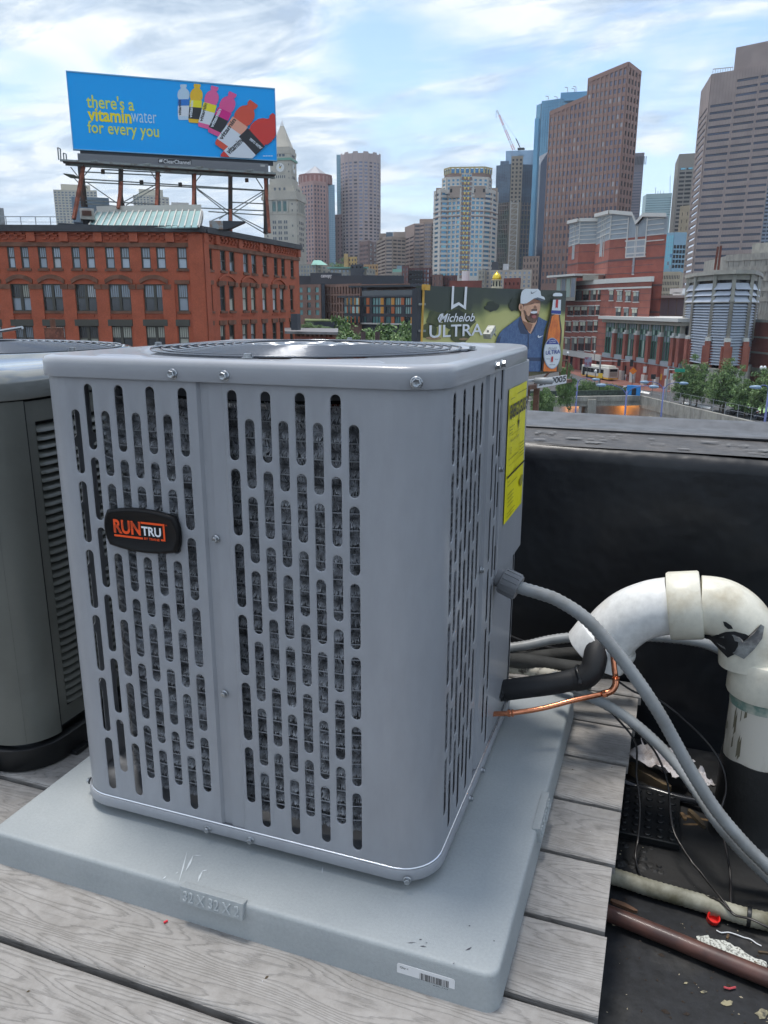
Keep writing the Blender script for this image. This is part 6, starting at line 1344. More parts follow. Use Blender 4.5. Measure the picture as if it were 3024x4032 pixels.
# grey slatted apron
z_ap1=onwall(B1L,B1R,*px1(800,672))[1];z_ap0=onwall(B1L,B1R,*px1(800,765))[1];ua=onwall(B1L,B1R,*px1(176,700))[0];ub_=onwall(B1L,B1R,*px1(1420,750))[0];m_ap=M('grey_apron',(.30,.31,.33),.6)
z_ap1=zBb-.35;z_ap0=z_ap1-(onwall(B1L,B1R,*px1(400,650))[1]-onwall(B1L,B1R,*px1(400,738))[1])
ns=7
for k in range(ns):o=MB();a,b=z_ap0+(z_ap1-z_ap0)*k/ns,z_ap0+(z_ap1-z_ap0)*(k+.9)/ns;q0,q1=B1L+d1*ua,B1L+d1*ub_;o.hexa([(*(q0+n1*.02).xy,a),(*(q1+n1*.02).xy,a),(*(q1-n1*.1).xy,a),(*(q0-n1*.1).xy,a)],[(*(q0+n1*.07).xy,b),(*(q1+n1*.07).xy,b),(*(q1-n1*.1).xy,b),(*(q0-n1*.1).xy,b)]);o.build('apron_slat',m_ap,bb,world=True)
ar2=Art(B1L,B1R,W1,z_ap0,z_ap1+1,px1,bb);ar2.k=14
ar2.polys('name_plate',M('plate_dark',(.04,.045,.05),.5),[[(702,706),(918,712),(918,742),(702,736)]]);ar2.txt('name_lettering',m_white,'ClearChannel',736,709,912,736,bold=.02)
ar2.polys('logo_mark',m_white,[[(708,712),(730,710),(728,728),(706,730)]]);ar2.polys('number_plate',m_tan if False else M('plate_grey',(.5,.5,.48),.6),[[(1368,744),(1398,746),(1398,760),(1368,758)]])
# steel: catwalk pipes, front and rear legs, braces
m_rust=M('red_lead_steel',(.27,.085,.05),.8,var=.35,vs=2,var2=.2,vs2=10);m_blks=M('dark_weathered_steel',(.045,.04,.035),.7,col2=(.12,.055,.035),vs=1.5,lo=.5,hi=.65);m_gsteel=M('grey_green_steel',(.27,.30,.29),.6,col2=(.12,.07,.05),vs=1.2,lo=.5,hi=.7)
def Pb(zx,zy,off=0):u,z=onwall(B1L-n1*0+n1*off,B1R+n1*off,*px1(zx,zy));return Vector((*(B1L+n1*off+d1*u).xy,z))
def barb(name,mat,a,b,wd,o0=0,o1=None,ht=None):o=MB();o.bar(Pb(*a,o0),Pb(*b,o0 if o1 is None else o1),wd,ht);return o.build(name,mat,bb,world=True)
barb('catwalk',m_gsteel,(60,715),(1470,802),.16,1.4,ht=.18);barb('catwalk',m_gsteel,(95,742),(1465,830),.16,.7,ht=.18);barb('catwalk_grating',m_blks,(80,728),(1465,815),1.0,1.0,ht=.06)
for a,b in (((45,632),(52,712)),((62,640),(66,714)),((82,668),(86,714)),((100,674),(103,716))):barb('guard_post',m_gsteel,a,b,.08,1.4)
barb('guard_rail',m_gsteel,(45,632),(62,640),.07,1.4);barb('guard_rail',m_gsteel,(82,668),(100,674),.07,1.4)
for xb,xt in (((215,1020),(190,745)),((455,1030),(458,760)),((698,1030),(698,770)),((938,1028),(935,785)),((1173,1180),(1173,800)),((1405,1195),(1408,815))):barb('upright',m_blks,xb,xt,.30,.0)
for a,b in (((150,1100),(215,745)),((440,1030),(462,860)),((690,1030),(700,800)),((930,1028),(940,800)),((1178,1180),(1172,1040)),((1428,1190),(1400,830))):barb('raking_leg',m_rust,a,b,.26,2.2,.6)
for a,b in (((235,1020),(195,760)),((215,820),(235,1020)),((480,1028),(450,880)),((710,1030),(690,890)),((950,1025),(925,800)),((1395,1195),(1410,850))):barb('rear_leg',m_blks,a,b,.16,-1.2,-.4)
for a,b in (((220,838),(1395,912)),((225,858),(1400,915)),((330,775),(1390,830)),((180,975),(700,1004)),((185,995),(480,1020)),((440,1020),(720,1026)),((930,1025),(1410,1046)),((1030,1050),(1410,1075)),((1160,988),(1400,1000)),((185,790),(720,815))):barb('girt',m_gsteel,a,b,.10,-.3)
for a,b in (((230,855),(440,1000)),((480,985),(690,872)),((490,1010),(700,885)),((950,895),(1180,1060)),((955,905),(1170,1075)),((1185,1040),(1390,915)),((1195,1060),(1400,925)),((1190,1070),(1410,1200)),((1180,1060),(1400,1170)),((1190,1050),(1050,1110)),((640,765),(690,850)),((935,870),(990,800)),((1385,900),(1340,830)),((215,820),(265,760)),((150,830),(200,880)),((180,830),(200,870)),((240,900),(130,760)),((1100,1100),(1180,1040))):barb('brace',m_gsteel,a,b,.085,-.3)
# maintenance lamps in front
for x,y in ((283,716),(630,737),(975,757),(1300,777)):a=Pb(x,y,2.4);o=MB();o.box((a.x-.35,a.y-.15,a.z-.1),(a.x+.35,a.y+.15,a.z));o.bar(a,Pb(x+5,y+12,1.0),.06);o.build('lamp',m_gsteel,bb,world=True)
for x,y in ((340,785),(592,853),(1280,840),(845,868)):a=Pb(x,y,.3);o=MB();o.box((a.x-.14,a.y-.1,a.z-.25),(a.x+.14,a.y+.1,a.z+.1));o.build('junction_box',m_blks,bb,world=True)
o=MB();q=[Pb(82,800,2),Pb(150,808,2),Pb(190,830,2),Pb(130,826,2)];o.hexa([v-Vector((0,0,.08)) for v in q],q);o.build('work_platform',M('mesh_platform',(.12,.13,.10),.8),bb,world=True)
# ------------------------------------------------------------------ golf billboard, right
def px2(zx,zy):return 1650+zx/2.765,1100+zy/2.765
D2R=41.0;zt2_=zz(*px2(1605,124),D2R);G2R=at(*px2(1605,124),D2R);G2L=at(*px2(48,68),solveD(*px2(48,68),zt2_));G2L.z=G2R.z=0;W2=(G2R-G2L).length
zb2_=onwall(G2L,G2R,*px2(1530,1005))[1];d2_=(G2R-G2L).normalized();n2_=Vector((d2_.y,-d2_.x,0))
g2=T('golf_billboard','billboard showing a laughing man in a white cap beside an amber bottle','billboard',(*((G2L+G2R)/2).xy,ZG))
def printmat():
    m=bpy.data.materials.new('fairway_print');m.use_nodes=True;t=m.node_tree;b=t.nodes['Principled BSDF'];b.inputs['Roughness'].default_value=.5
    g_=t.nodes.new('ShaderNodeNewGeometry');s_=t.nodes.new('ShaderNodeSeparateXYZ');t.links.new(g_.outputs['Position'],s_.inputs[0])
    mp=t.nodes.new('ShaderNodeMapping');mp.inputs['Scale'].default_value=(.5,.5,.75);t.links.new(g_.outputs['Position'],mp.inputs[0]);n_=t.nodes.new('ShaderNodeTexNoise');n_.inputs['Scale'].default_value=.85;n_.inputs['Detail'].default_value=1.5;t.links.new(mp.outputs[0],n_.inputs['Vector'])
    mr=t.nodes.new('ShaderNodeMapRange');mr.inputs[1].default_value=zb2_;mr.inputs[2].default_value=zt2_;t.links.new(s_.outputs[2],mr.inputs[0])
    a=t.nodes.new('ShaderNodeMath');a.operation='MULTIPLY_ADD';t.links.new(n_.outputs[0],a.inputs[0]);a.inputs[1].default_value=.6;a.inputs[2].default_value=-.40
    a2=t.nodes.new('ShaderNodeMath');a2.operation='ADD';t.links.new(a.outputs[0],a2.inputs[0]);t.links.new(mr.outputs[0],a2.inputs[1])
    r=t.nodes.new('ShaderNodeValToRGB');e=r.color_ramp.elements;e[0].position=0.0;e[0].color=(.12,.11,.05,1);e[1].position=1;e[1].color=(.028,.042,.038,1)
    for p,c in ((.16,(.32,.32,.10)),(.34,(.66,.63,.24)),(.58,(.55,.54,.19)),(.66,(.20,.23,.08)),(.73,(.045,.06,.04))):x=e.new(p);x.color=(*c,1)
    t.links.new(a2.outputs[0],r.inputs[0]);t.links.new(r.outputs[0],b.inputs['Base Color']);return m
o=MB();fbox(o,G2L,d2_,n2_,0,W2,-.35,0,zb2_,zt2_);face2=o.build('poster',printmat(),g2,world=True)
a2=Art(G2L,G2R,W2,zb2_,zt2_+.6,px2,face2)
def blob(cx_,cy_,rx,ry,n=16,sd=0,am=.15):
    r_=random.Random(sd);return [(cx_+rx*math.cos(2*PI*i/n)*(1+r_.uniform(-am,am)),cy_+ry*math.sin(2*PI*i/n)*(1+r_.uniform(-am,am))) for i in range(n)]
m_tr=M('print_tree_green',(.055,.075,.025),.5,col2=(.11,.12,.04),vs=1.6);m_trd=M('print_tree_shade',(.02,.03,.015),.5)
a2.polys('print',m_tr,[blob(420,430,190,120,22,1),blob(170,430,90,90,18,2),blob(90,560,110,80,18,3),blob(440,600,120,90,18,6)]);a2.polys('print',m_trd,[blob(400,390,90,60,14,4,.3),blob(530,420,70,50,14,5,.3),blob(790,300,80,55,14,9,.3),blob(1030,280,50,70,14,10,.3)])
a2.polys('print',M('print_sand',(.38,.26,.14),.5),[blob(150,640,90,20,14,7),blob(480,650,60,14,12,8)])
a2.polys('emblem',m_wh,[[(352,73),(375,74),(366,275),(340,330)],[(340,330),(366,275),(424,247),(478,285),(502,332),(424,280)],[(493,80),(517,80),(502,332),(478,285)]])
a2.txt('lettering',m_wh,'Michelob',205,372,596,468,shear=.35,bold=.012);a2.txt('lettering',m_wh,'ULTRA',100,500,680,640,bold=.012);a2.polys('lettering',m_wh,[[(190,425),(215,380),(240,372),(262,376),(240,384),(222,395),(204,430),(212,462),(240,464),(240,470),(205,468)]])
m_skin=M('print_skin',(.80,.45,.28),.5,var=.12,vs=2.5);m_skd=M('print_skin_shade',(.34,.15,.08),.5);m_beard=M('print_beard',(.17,.085,.05),.5,var=.3,vs=9);m_shirt=M('print_shirt',(.055,.115,.26),.5,col2=(.09,.17,.33),vs=5,var2=.15,vs2=20);m_shd=M('print_shirt_shade',(.026,.05,.12),.5)
a2.polys('printed_man',m_shirt,[[(822,700),(838,640),(862,590),(900,545),(980,485),(1060,425),(1095,395),(1120,450),(1200,590),(1262,420),(1282,402),(1340,435),(1385,455),(1350,560),(1330,700),(1310,1003),(1130,1003),(1130,720)]])
a2.polys('printed_man',m_shd,[[(1085,400),(1100,395),(1120,470),(1180,600),(1090,590),(1062,500)],[(1262,410),(1285,405),(1282,450),(1240,560),(1210,600),(1200,590)],[(1168,600),(1182,600),(1180,760),(1168,760)],[(1130,850),(1316,850),(1312,890),(1130,885)],[(830,690),(850,630),(880,620),(860,700)],[(1130,720),(1160,720),(1150,1000),(1130,1000)]])
a2.polys('printed_man',m_skin,[[(1095,400),(1098,350),(1130,300),(1140,430),(1170,470),(1250,470),(1272,430),(1262,470),(1200,592),(1180,580),(1115,470)]])
a2.polys('printed_man',m_skin,[[(1120,255),(1160,255),(1230,210),(1300,235),(1304,300),(1296,350),(1282,410),(1262,445),(1240,468),(1205,470),(1165,445),(1135,400),(1118,330)],blob(1092,302,24,44,12,3,.05)])
a2.polys('printed_man',m_skd,[[(1125,255),(1230,215),(1302,232),(1303,262),(1240,262),(1200,275),(1150,285),(1125,290)],[(1110,450),(1160,470),(1220,490),(1190,575),(1150,540)],blob(1092,305,10,22,10,4,.1),[(1244,280),(1262,300),(1260,318),(1232,316),(1228,300)]])
a2.polys('printed_man',m_beard,[[(1118,330),(1140,345),(1150,390),(1185,335),(1225,318),(1262,320),(1280,345),(1290,350),(1284,408),(1262,445),(1238,470),(1208,474),(1168,448),(1136,402)],[(1108,262),(1122,258),(1126,300),(1112,290)],[(1195,262),(1232,252),(1232,260),(1198,270)],[(1256,248),(1292,244),(1292,252),(1258,256)]])
a2.polys('printed_man',m_skin,[[(1150,350),(1185,330),(1205,335),(1195,370),(1180,395),(1160,400)],[(1262,330),(1282,335),(1284,370),(1272,380)]])
a2.polys('printed_man',M('print_mouth',(.10,.012,.012),.5),[blob(1228,382,40,44,16,1,.03)]);a2.polys('printed_man',m_wh,[[(1190,352),(1225,344),(1264,346),(1262,366),(1228,374),(1194,368)]]);a2.polys('printed_man',M('print_tongue',(.45,.13,.12),.5),[[(1200,398),(1228,388),(1256,396),(1250,418),(1228,426),(1208,420)]])
m_cap=M('print_cap',(.80,.85,.88),.5);a2.polys('printed_man',m_cap,[[(1078,262),(1080,190),(1090,140),(1106,116),(1132,103),(1270,104),(1296,130),(1304,178),(1336,192),(1346,214),(1334,234),(1300,236),(1262,208),(1228,206),(1180,240),(1146,260),(1110,266)]])
a2.polys('printed_man',M('print_cap_shade',(.10,.12,.15),.5),[[(1218,212),(1264,196),(1300,206),(1338,220),(1334,236),(1300,238),(1262,218),(1228,216)]])
a2.polys('swoosh',M('print_grey',(.14,.15,.16),.5),[[(1190,136),(1194,130),(1198,146),(1216,144),(1258,124),(1216,152),(1198,158),(1190,152)]]);a2.polys('swoosh',m_wh,[[(1264,610),(1272,604),(1276,622),(1296,618),(1332,606),(1290,632),(1270,638),(1262,626)]])
m_amb=M('print_beer',(.95,.25,.02),.4,col2=(.75,.15,.012),vs=2.5);m_btl=M('print_bottle_dark',(.045,.018,.012),.4)
def bprof(s=0):return [(1444+s,205),(1437+s,230),(1425+s,235),(1412+s,330),(1400+s,400),(1386+s,450),(1368+s,520),(1352+s,590),(1340+s,680),(1330+s,760),(1306+s,1003)]
lft=bprof();rgt=[(1482,1003),(1505,760),(1520,660),(1526,560),(1518,490),(1510,440),(1506,380),(1512,300),(1514,235),(1508,228),(1508,205)]
a2.polys('printed_bottle',m_btl,[lft+rgt]);a2.polys('printed_bottle',m_amb,[[(1452,380),(1415,400),(1402,470),(1385,530),(1372,600),(1360,700),(1340,800),(1322,1000),(1466,1000),(1486,760),(1502,660),(1508,560),(1500,490),(1492,380)]])
a2.polys('printed_bottle',m_cap,[[(1424,180),(1428,158),(1450,147),(1500,147),(1526,156),(1528,178),(1520,184),(1432,184)],[(1428,222),(1514,222),(1510,340),(1412,336)],[(1410,372),(1510,378),(1509,384),(1409,378)]])
m_nvy=M('print_navy',(.02,.05,.32),.5);m_rib=M('print_ribbon_red',(.55,.03,.03),.5)
a2.polys('printed_label',m_nvy,[[(1406,336),(1512,340),(1510,376),(1404,370)]]);a2.polys('printed_label',m_rib,[[(1456,222),(1482,222),(1476,316),(1462,304),(1450,314)]])
a2.polys('printed_label',M('print_silver',(.42,.50,.60),.4),[blob(1413,803,94,170,26,1,0)]);a2.polys('printed_label',m_cap,[blob(1413,803,86,160,26,1,0)])
a2.polys('printed_label',m_nvy,[[(1413+86*math.cos(t)*1.0,803-160*math.sin(t)) for t in [R_(38+104*i/12) for i in range(13)]]]);a2.txt('label_lettering',m_wh,'SUPERIOR',1378,662,1446,674,bold=.02);a2.txt('label_lettering',m_wh,'LIGHT BEER',1376,682,1450,694,bold=.02)
a2.txt('label_lettering',M('print_grey2',(.35,.38,.42),.5),'Michelob',1366,736,1456,768,shear=.35);a2.txt('label_lettering',m_nvy,'ULTRA',1336,776,1492,820,bold=.01);a2.polys('printed_label',m_rib,[[(1400,838),(1418,838),(1414,902),(1405,890),(1394,900)]])
a2.polys('label_lettering',M('print_grey2',(.35,.38,.42),.5),[[(x,y),(x+w_,y),(x+w_,y+7),(x,y+7)] for x,y,w_ in ((1340,860,18),(1362,860,16),(1434,864,14),(1452,864,20),(1374,924,26),(1404,924,34))])
# frame, catwalk, legs, number board
m_rust2=M('rusty_brown_steel',(.17,.09,.06),.8,var=.3,vs=4,var2=.2,vs2=20)
def Pg(zx,zy,off=0):A,B=G2L+n2_*off,G2R+n2_*off;u,z=onwall(A,B,*px2(zx,zy));return Vector((*(A+d2_*u).xy,z))
def barg(name,mat,a,b,wd,off=0,ht=None,off1=None):o=MB();o.bar(Pg(*a,off),Pg(*b,off if off1 is None else off1),wd,ht);return o.build(name,mat,g2,world=True)
z_cw=zb2_-.45;o=MB();fbox(o,G2L,d2_,n2_,-1,W2+1.0,-.2,.15,z_cw-.16,z_cw);o.build('bottom_beam',m_rust2,g2,world=True)
o=MB();fbox(o,G2L,d2_,n2_,-1,onwall(G2L+n2_,G2R+n2_,*px2(1285,1100))[0],.95,1.15,Pg(1200,1112,1).z,Pg(1200,1092,1).z);o.build('light_rail',M('pale_galvanised',(.45,.48,.52),.5,metal=.4),g2,world=True)
for x in (1200,1420):barg('bracket',m_rust2,(x,1010),(x-60,1070),.07,.3)
for u in (1.0,4.2,7.4,10.3):
    o=MB();p=G2L+d2_*u;o.bar((*(p-n2_*.3).xy,z_cw),(*(p-n2_*.25).xy,ZG-7),.26);o.build('post',m_rust2,g2,world=True)
    o=MB();o.bar((*(p-n2_*.3+d2_*(-1.0)).xy,z_cw-.2),(*(p-n2_*2.1+d2_*.3).xy,ZG+5.5),.22);o.build('raking_post',m_rust2,g2,world=True)
for a,b in (((1530,890),(1535,1080)),((1620,880),(1605,1080)),((1530,885),(1625,880))):barg('ladder_frame',m_rust2,a,b,.07,-.6)
o=MB();a,b=Pg(1296,1088,1.2),Pg(1606,1088,1.2);zl0=Pg(1450,1157,1.2).z;A_n=Vector((a.x,a.y,0));dn=(b-a);dn.z=0;Ln=dn.length;dn.normalize();nn_=Vector((dn.y,-dn.x,0));fbox(o,A_n,dn,nn_,0,Ln,-.04,0,zl0,a.z-.0);nb_=o.build('number_board',m_white,g2,world=True)
o=MB();text(o,'2009005',A_n+dn*.08+nn_*.01+Vector((0,0,zl0+.09)),dn,(0,0,1),Ln-.16,(a.z-zl0)*.72,bold=.02);o.build('number_lettering',m_ink,nb_,world=True)
o=MB();p=Pg(1352,1105,1.6);o.lathe(p,(1,0,0),[(.05,-.42),(.13,-.36),(.16,0),(.14,.4),(.04,.46)],12);o.build('lamp',M('lamp_grey',(.35,.37,.38),.4),g2,world=True,smooth=True)
o=MB();a,b,c=Pg(835,615,.3),Pg(800,560,1.4),Pg(760,590,1.7);o.bar(a,b,.05);o.bar(b,Pg(745,560,1.6),.05);o.build('lamp_arm',m_gsteel,g2,world=True)
o=MB();o.bar(Pg(795,528,1.5),Pg(738,622,1.6),.30,.22);o.build('flood_lamp',M('lamp_beige',(.42,.42,.36),.5,var=.3,vs=6),g2,world=True)
# end frame on the left: yellow rail with dark panels
ef=T('billboard_end_frame','dark steel end frame with a yellow painted rail left of the golf billboard','steel frame',(G2L.x-.5,G2L.y,ZG));
def Pe(zx,zy,off=0):u_,z_=onwall(G2L,G2R,*px2(zx,zy));return Vector((*(G2L+d2_*u_+n2_*off).xy,z_))
m_yr=M('yellow_rail_paint',(.62,.36,.06),.6,var=.2,vs=3)
o=MB();o.bar(Pe(-20,72,.3),Pe(-52,900,.3),.06,.08);o.build('yellow_rail',m_yr,ef,world=True);o=MB();o.bar(Pe(-24,86,.3),Pe(30,91,.3),.16,.2);o.build('yellow_header',m_yr,ef,world=True)
o=MB();q0,q1=Pe(-5,110),Pe(36,112);q0.z=q1.z=0;dd_=(q1-q0).normalized();fbox(o,q0,dd_,Vector((dd_.y,-dd_.x,0)),0,(q1-q0).length,-.3,-.05,ZG-3,zt2_-.1);o.build('dark_panel',m_blk,ef,world=True)
for y in (270,560):o=MB();o.bar(Pe(-20,y,.1),Pe(40,y,.1),.08);o.build('rung',m_gsteel,ef,world=True)
# ================================================================== brick station, vent tower and the street
def px6(zx,zy):return 2100+zx/1.7955,800+zy/1.7955
def px7(zx,zy):return 2600+zx/3.687,900+zy/3.687
def px8(zx,zy):return 2200+zx/2.0133,1350+zy/2.0133
m_stb=M('station_brick',(.34,.115,.082),.85,col2=(.28,.092,.07),vs=.5,var2=.1,vs2=6);m_band=M('dark_brick_band',(.135,.085,.085),.85);m_pan=M('blue_grey_panel',(.31,.36,.40),.45,var=.1,vs=.3);m_trimw=M('white_trim',(.60,.60,.57),.6)
def wallpt(zx,zy,D):p=at(*px6(zx,zy),D);return Vector((p.x,p.y,0))
class Pl:      # a vertical plane between two bearings
    def __init__(s,a,Da,b,Db,px=px6):
        p=at(*px(*a),Da);q=at(*px(*b),Db);s.A=Vector((p.x,p.y,0));s.B=Vector((q.x,q.y,0));s.d=(s.B-s.A).normalized();s.n=Vector((s.d.y,-s.d.x,0));s.L=(s.B-s.A).length;s.px=px
    def uz(s,zx,zy):return onwall(s.A,s.B,*s.px(zx,zy))
    def box(s,mb,x0,y0,x1,y1,d0,d1):   # by picture rectangle, middle bearings
        u0=s.uz(x0,(y0+y1)/2)[0];u1=s.uz(x1,(y0+y1)/2)[0];xm=(x0+x1)/2;fbox(mb,s.A,s.d,s.n,u0,u1,d0,d1,s.uz(xm,y1)[1],s.uz(xm,y0)[1])
    def part(s,name,mat,parent,x0,y0,x1,y1,d0,d1):mb=MB();s.box(mb,x0,y0,x1,y1,d0,d1);return mb.build(name,mat,parent,world=True)
st=T('brick_station','large red brick station with metal panelled twin towers and butterfly roof','building',(*wallpt(500,1090,205).xy,ZG))
F1=Pl((207,800),233,(503,800),205);F2=Pl((503,800),205,(818,800),190);GW=Pl((503,1000),204,(1060,1000),170)
def solid(name,mat,pts,z0,z1,dep):o=MB();o.prism([(p.x,p.y) for p in pts+[away(pts[-1],dep),away(pts[0],dep)]],z0,z1);return o.build(name,mat,st,world=True)
zF=F2.uz(560,548)[1];g_st=[gl('station_pane',(.30,.34,.33),metal=.3),gl('station_pane_dark',(.05,.05,.055),metal=.1),M('station_blind',(.52,.54,.44),.6)]
def swin(pl,x0,x1,y0,y1,parent=None,dbl=True):
    parent=parent or st;f=MB();pl.box(f,x0,y0,x1,y1,.0,.10);w=f.build('window',m_olive,parent,world=True);n=2 if dbl else 1
    for k in range(n):
        a=x0+(x1-x0)*(k+.07)/n;b=x0+(x1-x0)*(k+.93)/n;o=MB();pl.box(o,a,y0+2,b,y0+(y1-y0)*.42,.10,.13);o.build('pane',g_st[wrg.choice((0,2,2))],w,world=True);o=MB();pl.box(o,a,y0+(y1-y0)*.46,b,y1-2,.10,.13);o.build('pane',g_st[wrg.choice((0,1,1))],w,world=True)
    o=MB();pl.box(o,x0-3,y0-8,x1+3,y0-1,.0,.22);pl.box(o,x0-3,y1+1,x1+3,y1+7,.0,.25);o.build('stone_surround',m_trimw,w,world=True)
solid('main_block',m_stb,[F1.A,F1.B,F2.B],ZG,zF,20)
for y0,y1,xs_ in ((613,685,[(303,343),(355,393),(407,445),(458,475)]),(728,790,[(245,283),(293,333),(342,382),(395,433),(445,468)]),(835,902,[(232,268),(283,320),(333,370),(385,420),(432,455)]),(950,1040,[(225,260),(273,310),(320,358),(368,407),(420,443)])):
    for a,b in xs_:swin(F1,a,b,y0+(450-a)*.02,y1+(450-a)*.02)
for y0,y1,xs_ in ((618,686,[(540,567),(595,630),(655,690),(710,747)]),(738,803,[(585,620),(642,675),(700,735)])):
    for a,b in xs_:swin(F2,a,b,y0+(a-540)*.06,y1+(a-540)*.06)
for pl,x0,x1,ys in ((F1,230,503,(552,572)),(F2,503,818,(552,576))):
    o=MB();u0,u1=0,pl.L;z=[pl.uz((x0+x1)/2,y)[1] for y in (545,556,578,584)];fbox(o,pl.A,pl.d,pl.n,u0,u1,-.5,.3,zF-.6,zF+.5);fbox(o,pl.A,pl.d,pl.n,u0,u1,0,.15,zF-2.0,zF-1.6);o.build('stone_coping',m_trimw,st,world=True)
# dark courses
o=MB()
for k in range(14):z=ZG+5.5+k*1.55;fbox(o,F1.A,F1.d,F1.n,0,F1.L,0,.03,z,z+.10);fbox(o,F2.A,F2.d,F2.n,0,F2.L,0,.03,z,z+.10)
o.build('dark_course',m_band,st,world=True)
zb4=F1.uz(350,1062)[1];o=MB();fbox(o,F1.A,F1.d,F1.n,0,F1.L,0,.35,zb4-1.2,zb4+.3);o.build('pale_base_course',m_trimw,st,world=True)
for k in range(8):o=MB();u=.8+k*F1.L/8;fbox(o,F1.A,F1.d,F1.n,u,u+1.8,.0,.06,ZG+.2,zb4-1.4);o.build('shop_window',G_BLK[0] if k % 3 else M('red_door',(.25,.03,.03),.5),st,world=True)
# glazed front with brick piers
z_top=GW.uz(700,850)[1];z_roof=GW.uz(700,820)[1];z_b=GW.uz(780,1095)[1];z_b2=GW.uz(780,1130)[1];z_m1,z_m0=GW.uz(780,930)[1],GW.uz(780,968)[1]
solid('glazed_wing',m_stb,[away(GW.A,1.2),away(GW.B,1.2)],ZG,z_top,10)
o=MB();fbox(o,GW.A,GW.d,GW.n,-.5,GW.L+.5,-14,1.9,z_roof-.15,z_roof+.55);o.build('roof_slab',m_trimw,st,world=True);o=MB();fbox(o,GW.A,GW.d,GW.n,-.2,GW.L+.2,-5,1.0,z_top,z_roof-.151);o.build('soffit',m_sto,st,world=True)
piers=[(565,595),(645,675),(722,755),(808,840),(893,925),(985,1015),(1032,1054)];gaps=[(512,565)]+[(piers[i][1],piers[i+1][0]) for i in range(len(piers)-1)]
m_grn=M('green_mullion',(.07,.18,.13),.5)
for i,(a,b) in enumerate(piers):
    ym=1000;u0,u1=GW.uz(a,ym)[0],GW.uz(b,ym)[0];m_=(u0+u1)/2;h=.62;o=MB();zc_b=z_m1-.1;fbox(o,GW.A,GW.d,GW.n,m_-h,m_+h,-.5,.75,z_b2+.3,zc_b);fbox(o,GW.A,GW.d,GW.n,m_-h*1.1,m_+h*1.1,-.5,.9,ZG+2.2,z_b2-.2);o.build('brick_pier',m_stb,st,world=True)
    o=MB();fbox(o,GW.A,GW.d,GW.n,m_-h*1.15,m_+h*1.15,-.5,.9,zc_b,zc_b+.4);fbox(o,GW.A,GW.d,GW.n,m_-h*1.25,m_+h*1.25,-.5,1.05,ZG,ZG+2.199);fbox(o,GW.A,GW.d,GW.n,m_-h*.75,m_+h*.75,-.5,.6,zc_b+.4,zc_b+.9);o.build('pier_stone',m_trimw,st,world=True)
    o=MB();fbox(o,GW.A,GW.d,GW.n,m_-.28,m_+.28,-.5,.35,zc_b+.9,z_roof-.16);o.build('concrete_column',m_sto,st,world=True)
g_gw=[gl('green_white_glass',(.46,.60,.53),metal=.1),gl('green_dark_glass',(.03,.07,.065),metal=.1),gl('blue_grey_glass',(.34,.40,.46),metal=.2),gl('slat_blind',(.12,.13,.14),metal=0)]
for i,(a,b) in enumerate(gaps):
    u0,u1=GW.uz(a,960)[0],GW.uz(b,960)[0];nb2=3
    for k in range(nb2):
        p,q=u0+(u1-u0)*k/nb2,u0+(u1-u0)*(k+1)/nb2
        for (z0,z1,ch_) in ((z_b+.2,z_m0-.1,(1,1,0,3)),(z_m0,z_m1,(2,)),(z_m1+.1,z_top-1.2,(0,1,0,3)),(z_top-1.1,z_top-.1,(2,))):
            o=MB();fbox(o,GW.A,GW.d,GW.n,p+.08,q-.08,-1.1,.0,z0,z1);o.build('glass_panel',g_gw[ch_[(i*3+k) % len(ch_)]],st,world=True)
    o=MB()
    for k in range(nb2+1):u=u0+(u1-u0)*k/nb2;fbox(o,GW.A,GW.d,GW.n,u-.08,u+.08,-1,.12,z_b,z_top)
    for z in (z_b,z_m0-.08,z_m1-.0,z_top-1.2):fbox(o,GW.A,GW.d,GW.n,u0,u1,-1,.10,z,z+.14)
    o.build('mullion',m_grn,st,world=True)
o=MB();fbox(o,GW.A,GW.d,GW.n,0,GW.L,-.5,.45,z_b2,z_b);o.build('pale_band',m_pan,st,world=True)
o=MB();fbox(o,GW.A,GW.d,GW.n,0,GW.L,-.5,.3,ZG,z_b2-.001);o.build('ground_storey',m_stb,st,world=True)
for x in (705,880,655,785):u=GW.uz(x-0,1160)[0];o=MB();fbox(o,GW.A,GW.d,GW.n,u-.9,u+.9,.3,.36,ZG+.1,ZG+(3.4 if x != 880 else 4.2));o.build('door',M('red_door',(.25,.03,.03),.5) if x > 700 else m_dark,st,world=True)
# towers
def tower(nm,faces,z_split,tops,vert):
    """faces: list of Pl ; metal above z_split with white stripes"""
    o=MB();pts=[faces[0].A]+[f.B for f in faces];o.prism([(p.x,p.y) for p in pts+[away(pts[-1],18),away(pts[0],18)]],ZG,z_split);o.build(nm+'_shaft',m_stb,st,world=True)
T1a=Pl((447,200),232,(545,200),214);T1b=Pl((545,200),214,(945,200),202)
T2a=Pl((252,250),246,(325,250),234);T2b=Pl((325,250),234,(470,250),232)
z1s=T1b.uz(600,252)[1];z2s=T2b.uz(380,286)[1]
for nm,fs,zs_ in (('left_tower',(T2a,T2b),z2s),('main_tower',(T1a,T1b),z1s)):
    tower(nm,fs,zs_,None,None)
    o=MB()
    for f in fs:
        for k in range(9):z=zs_-2.2-k*3.1;fbox(o,f.A,f.d,f.n,0,f.L,0,.05,z,z+(.45 if k % 2 else .16))
    o.build('dark_course',m_band,st,world=True)
def top_at(pl,x,y):return pl.uz(x,y)
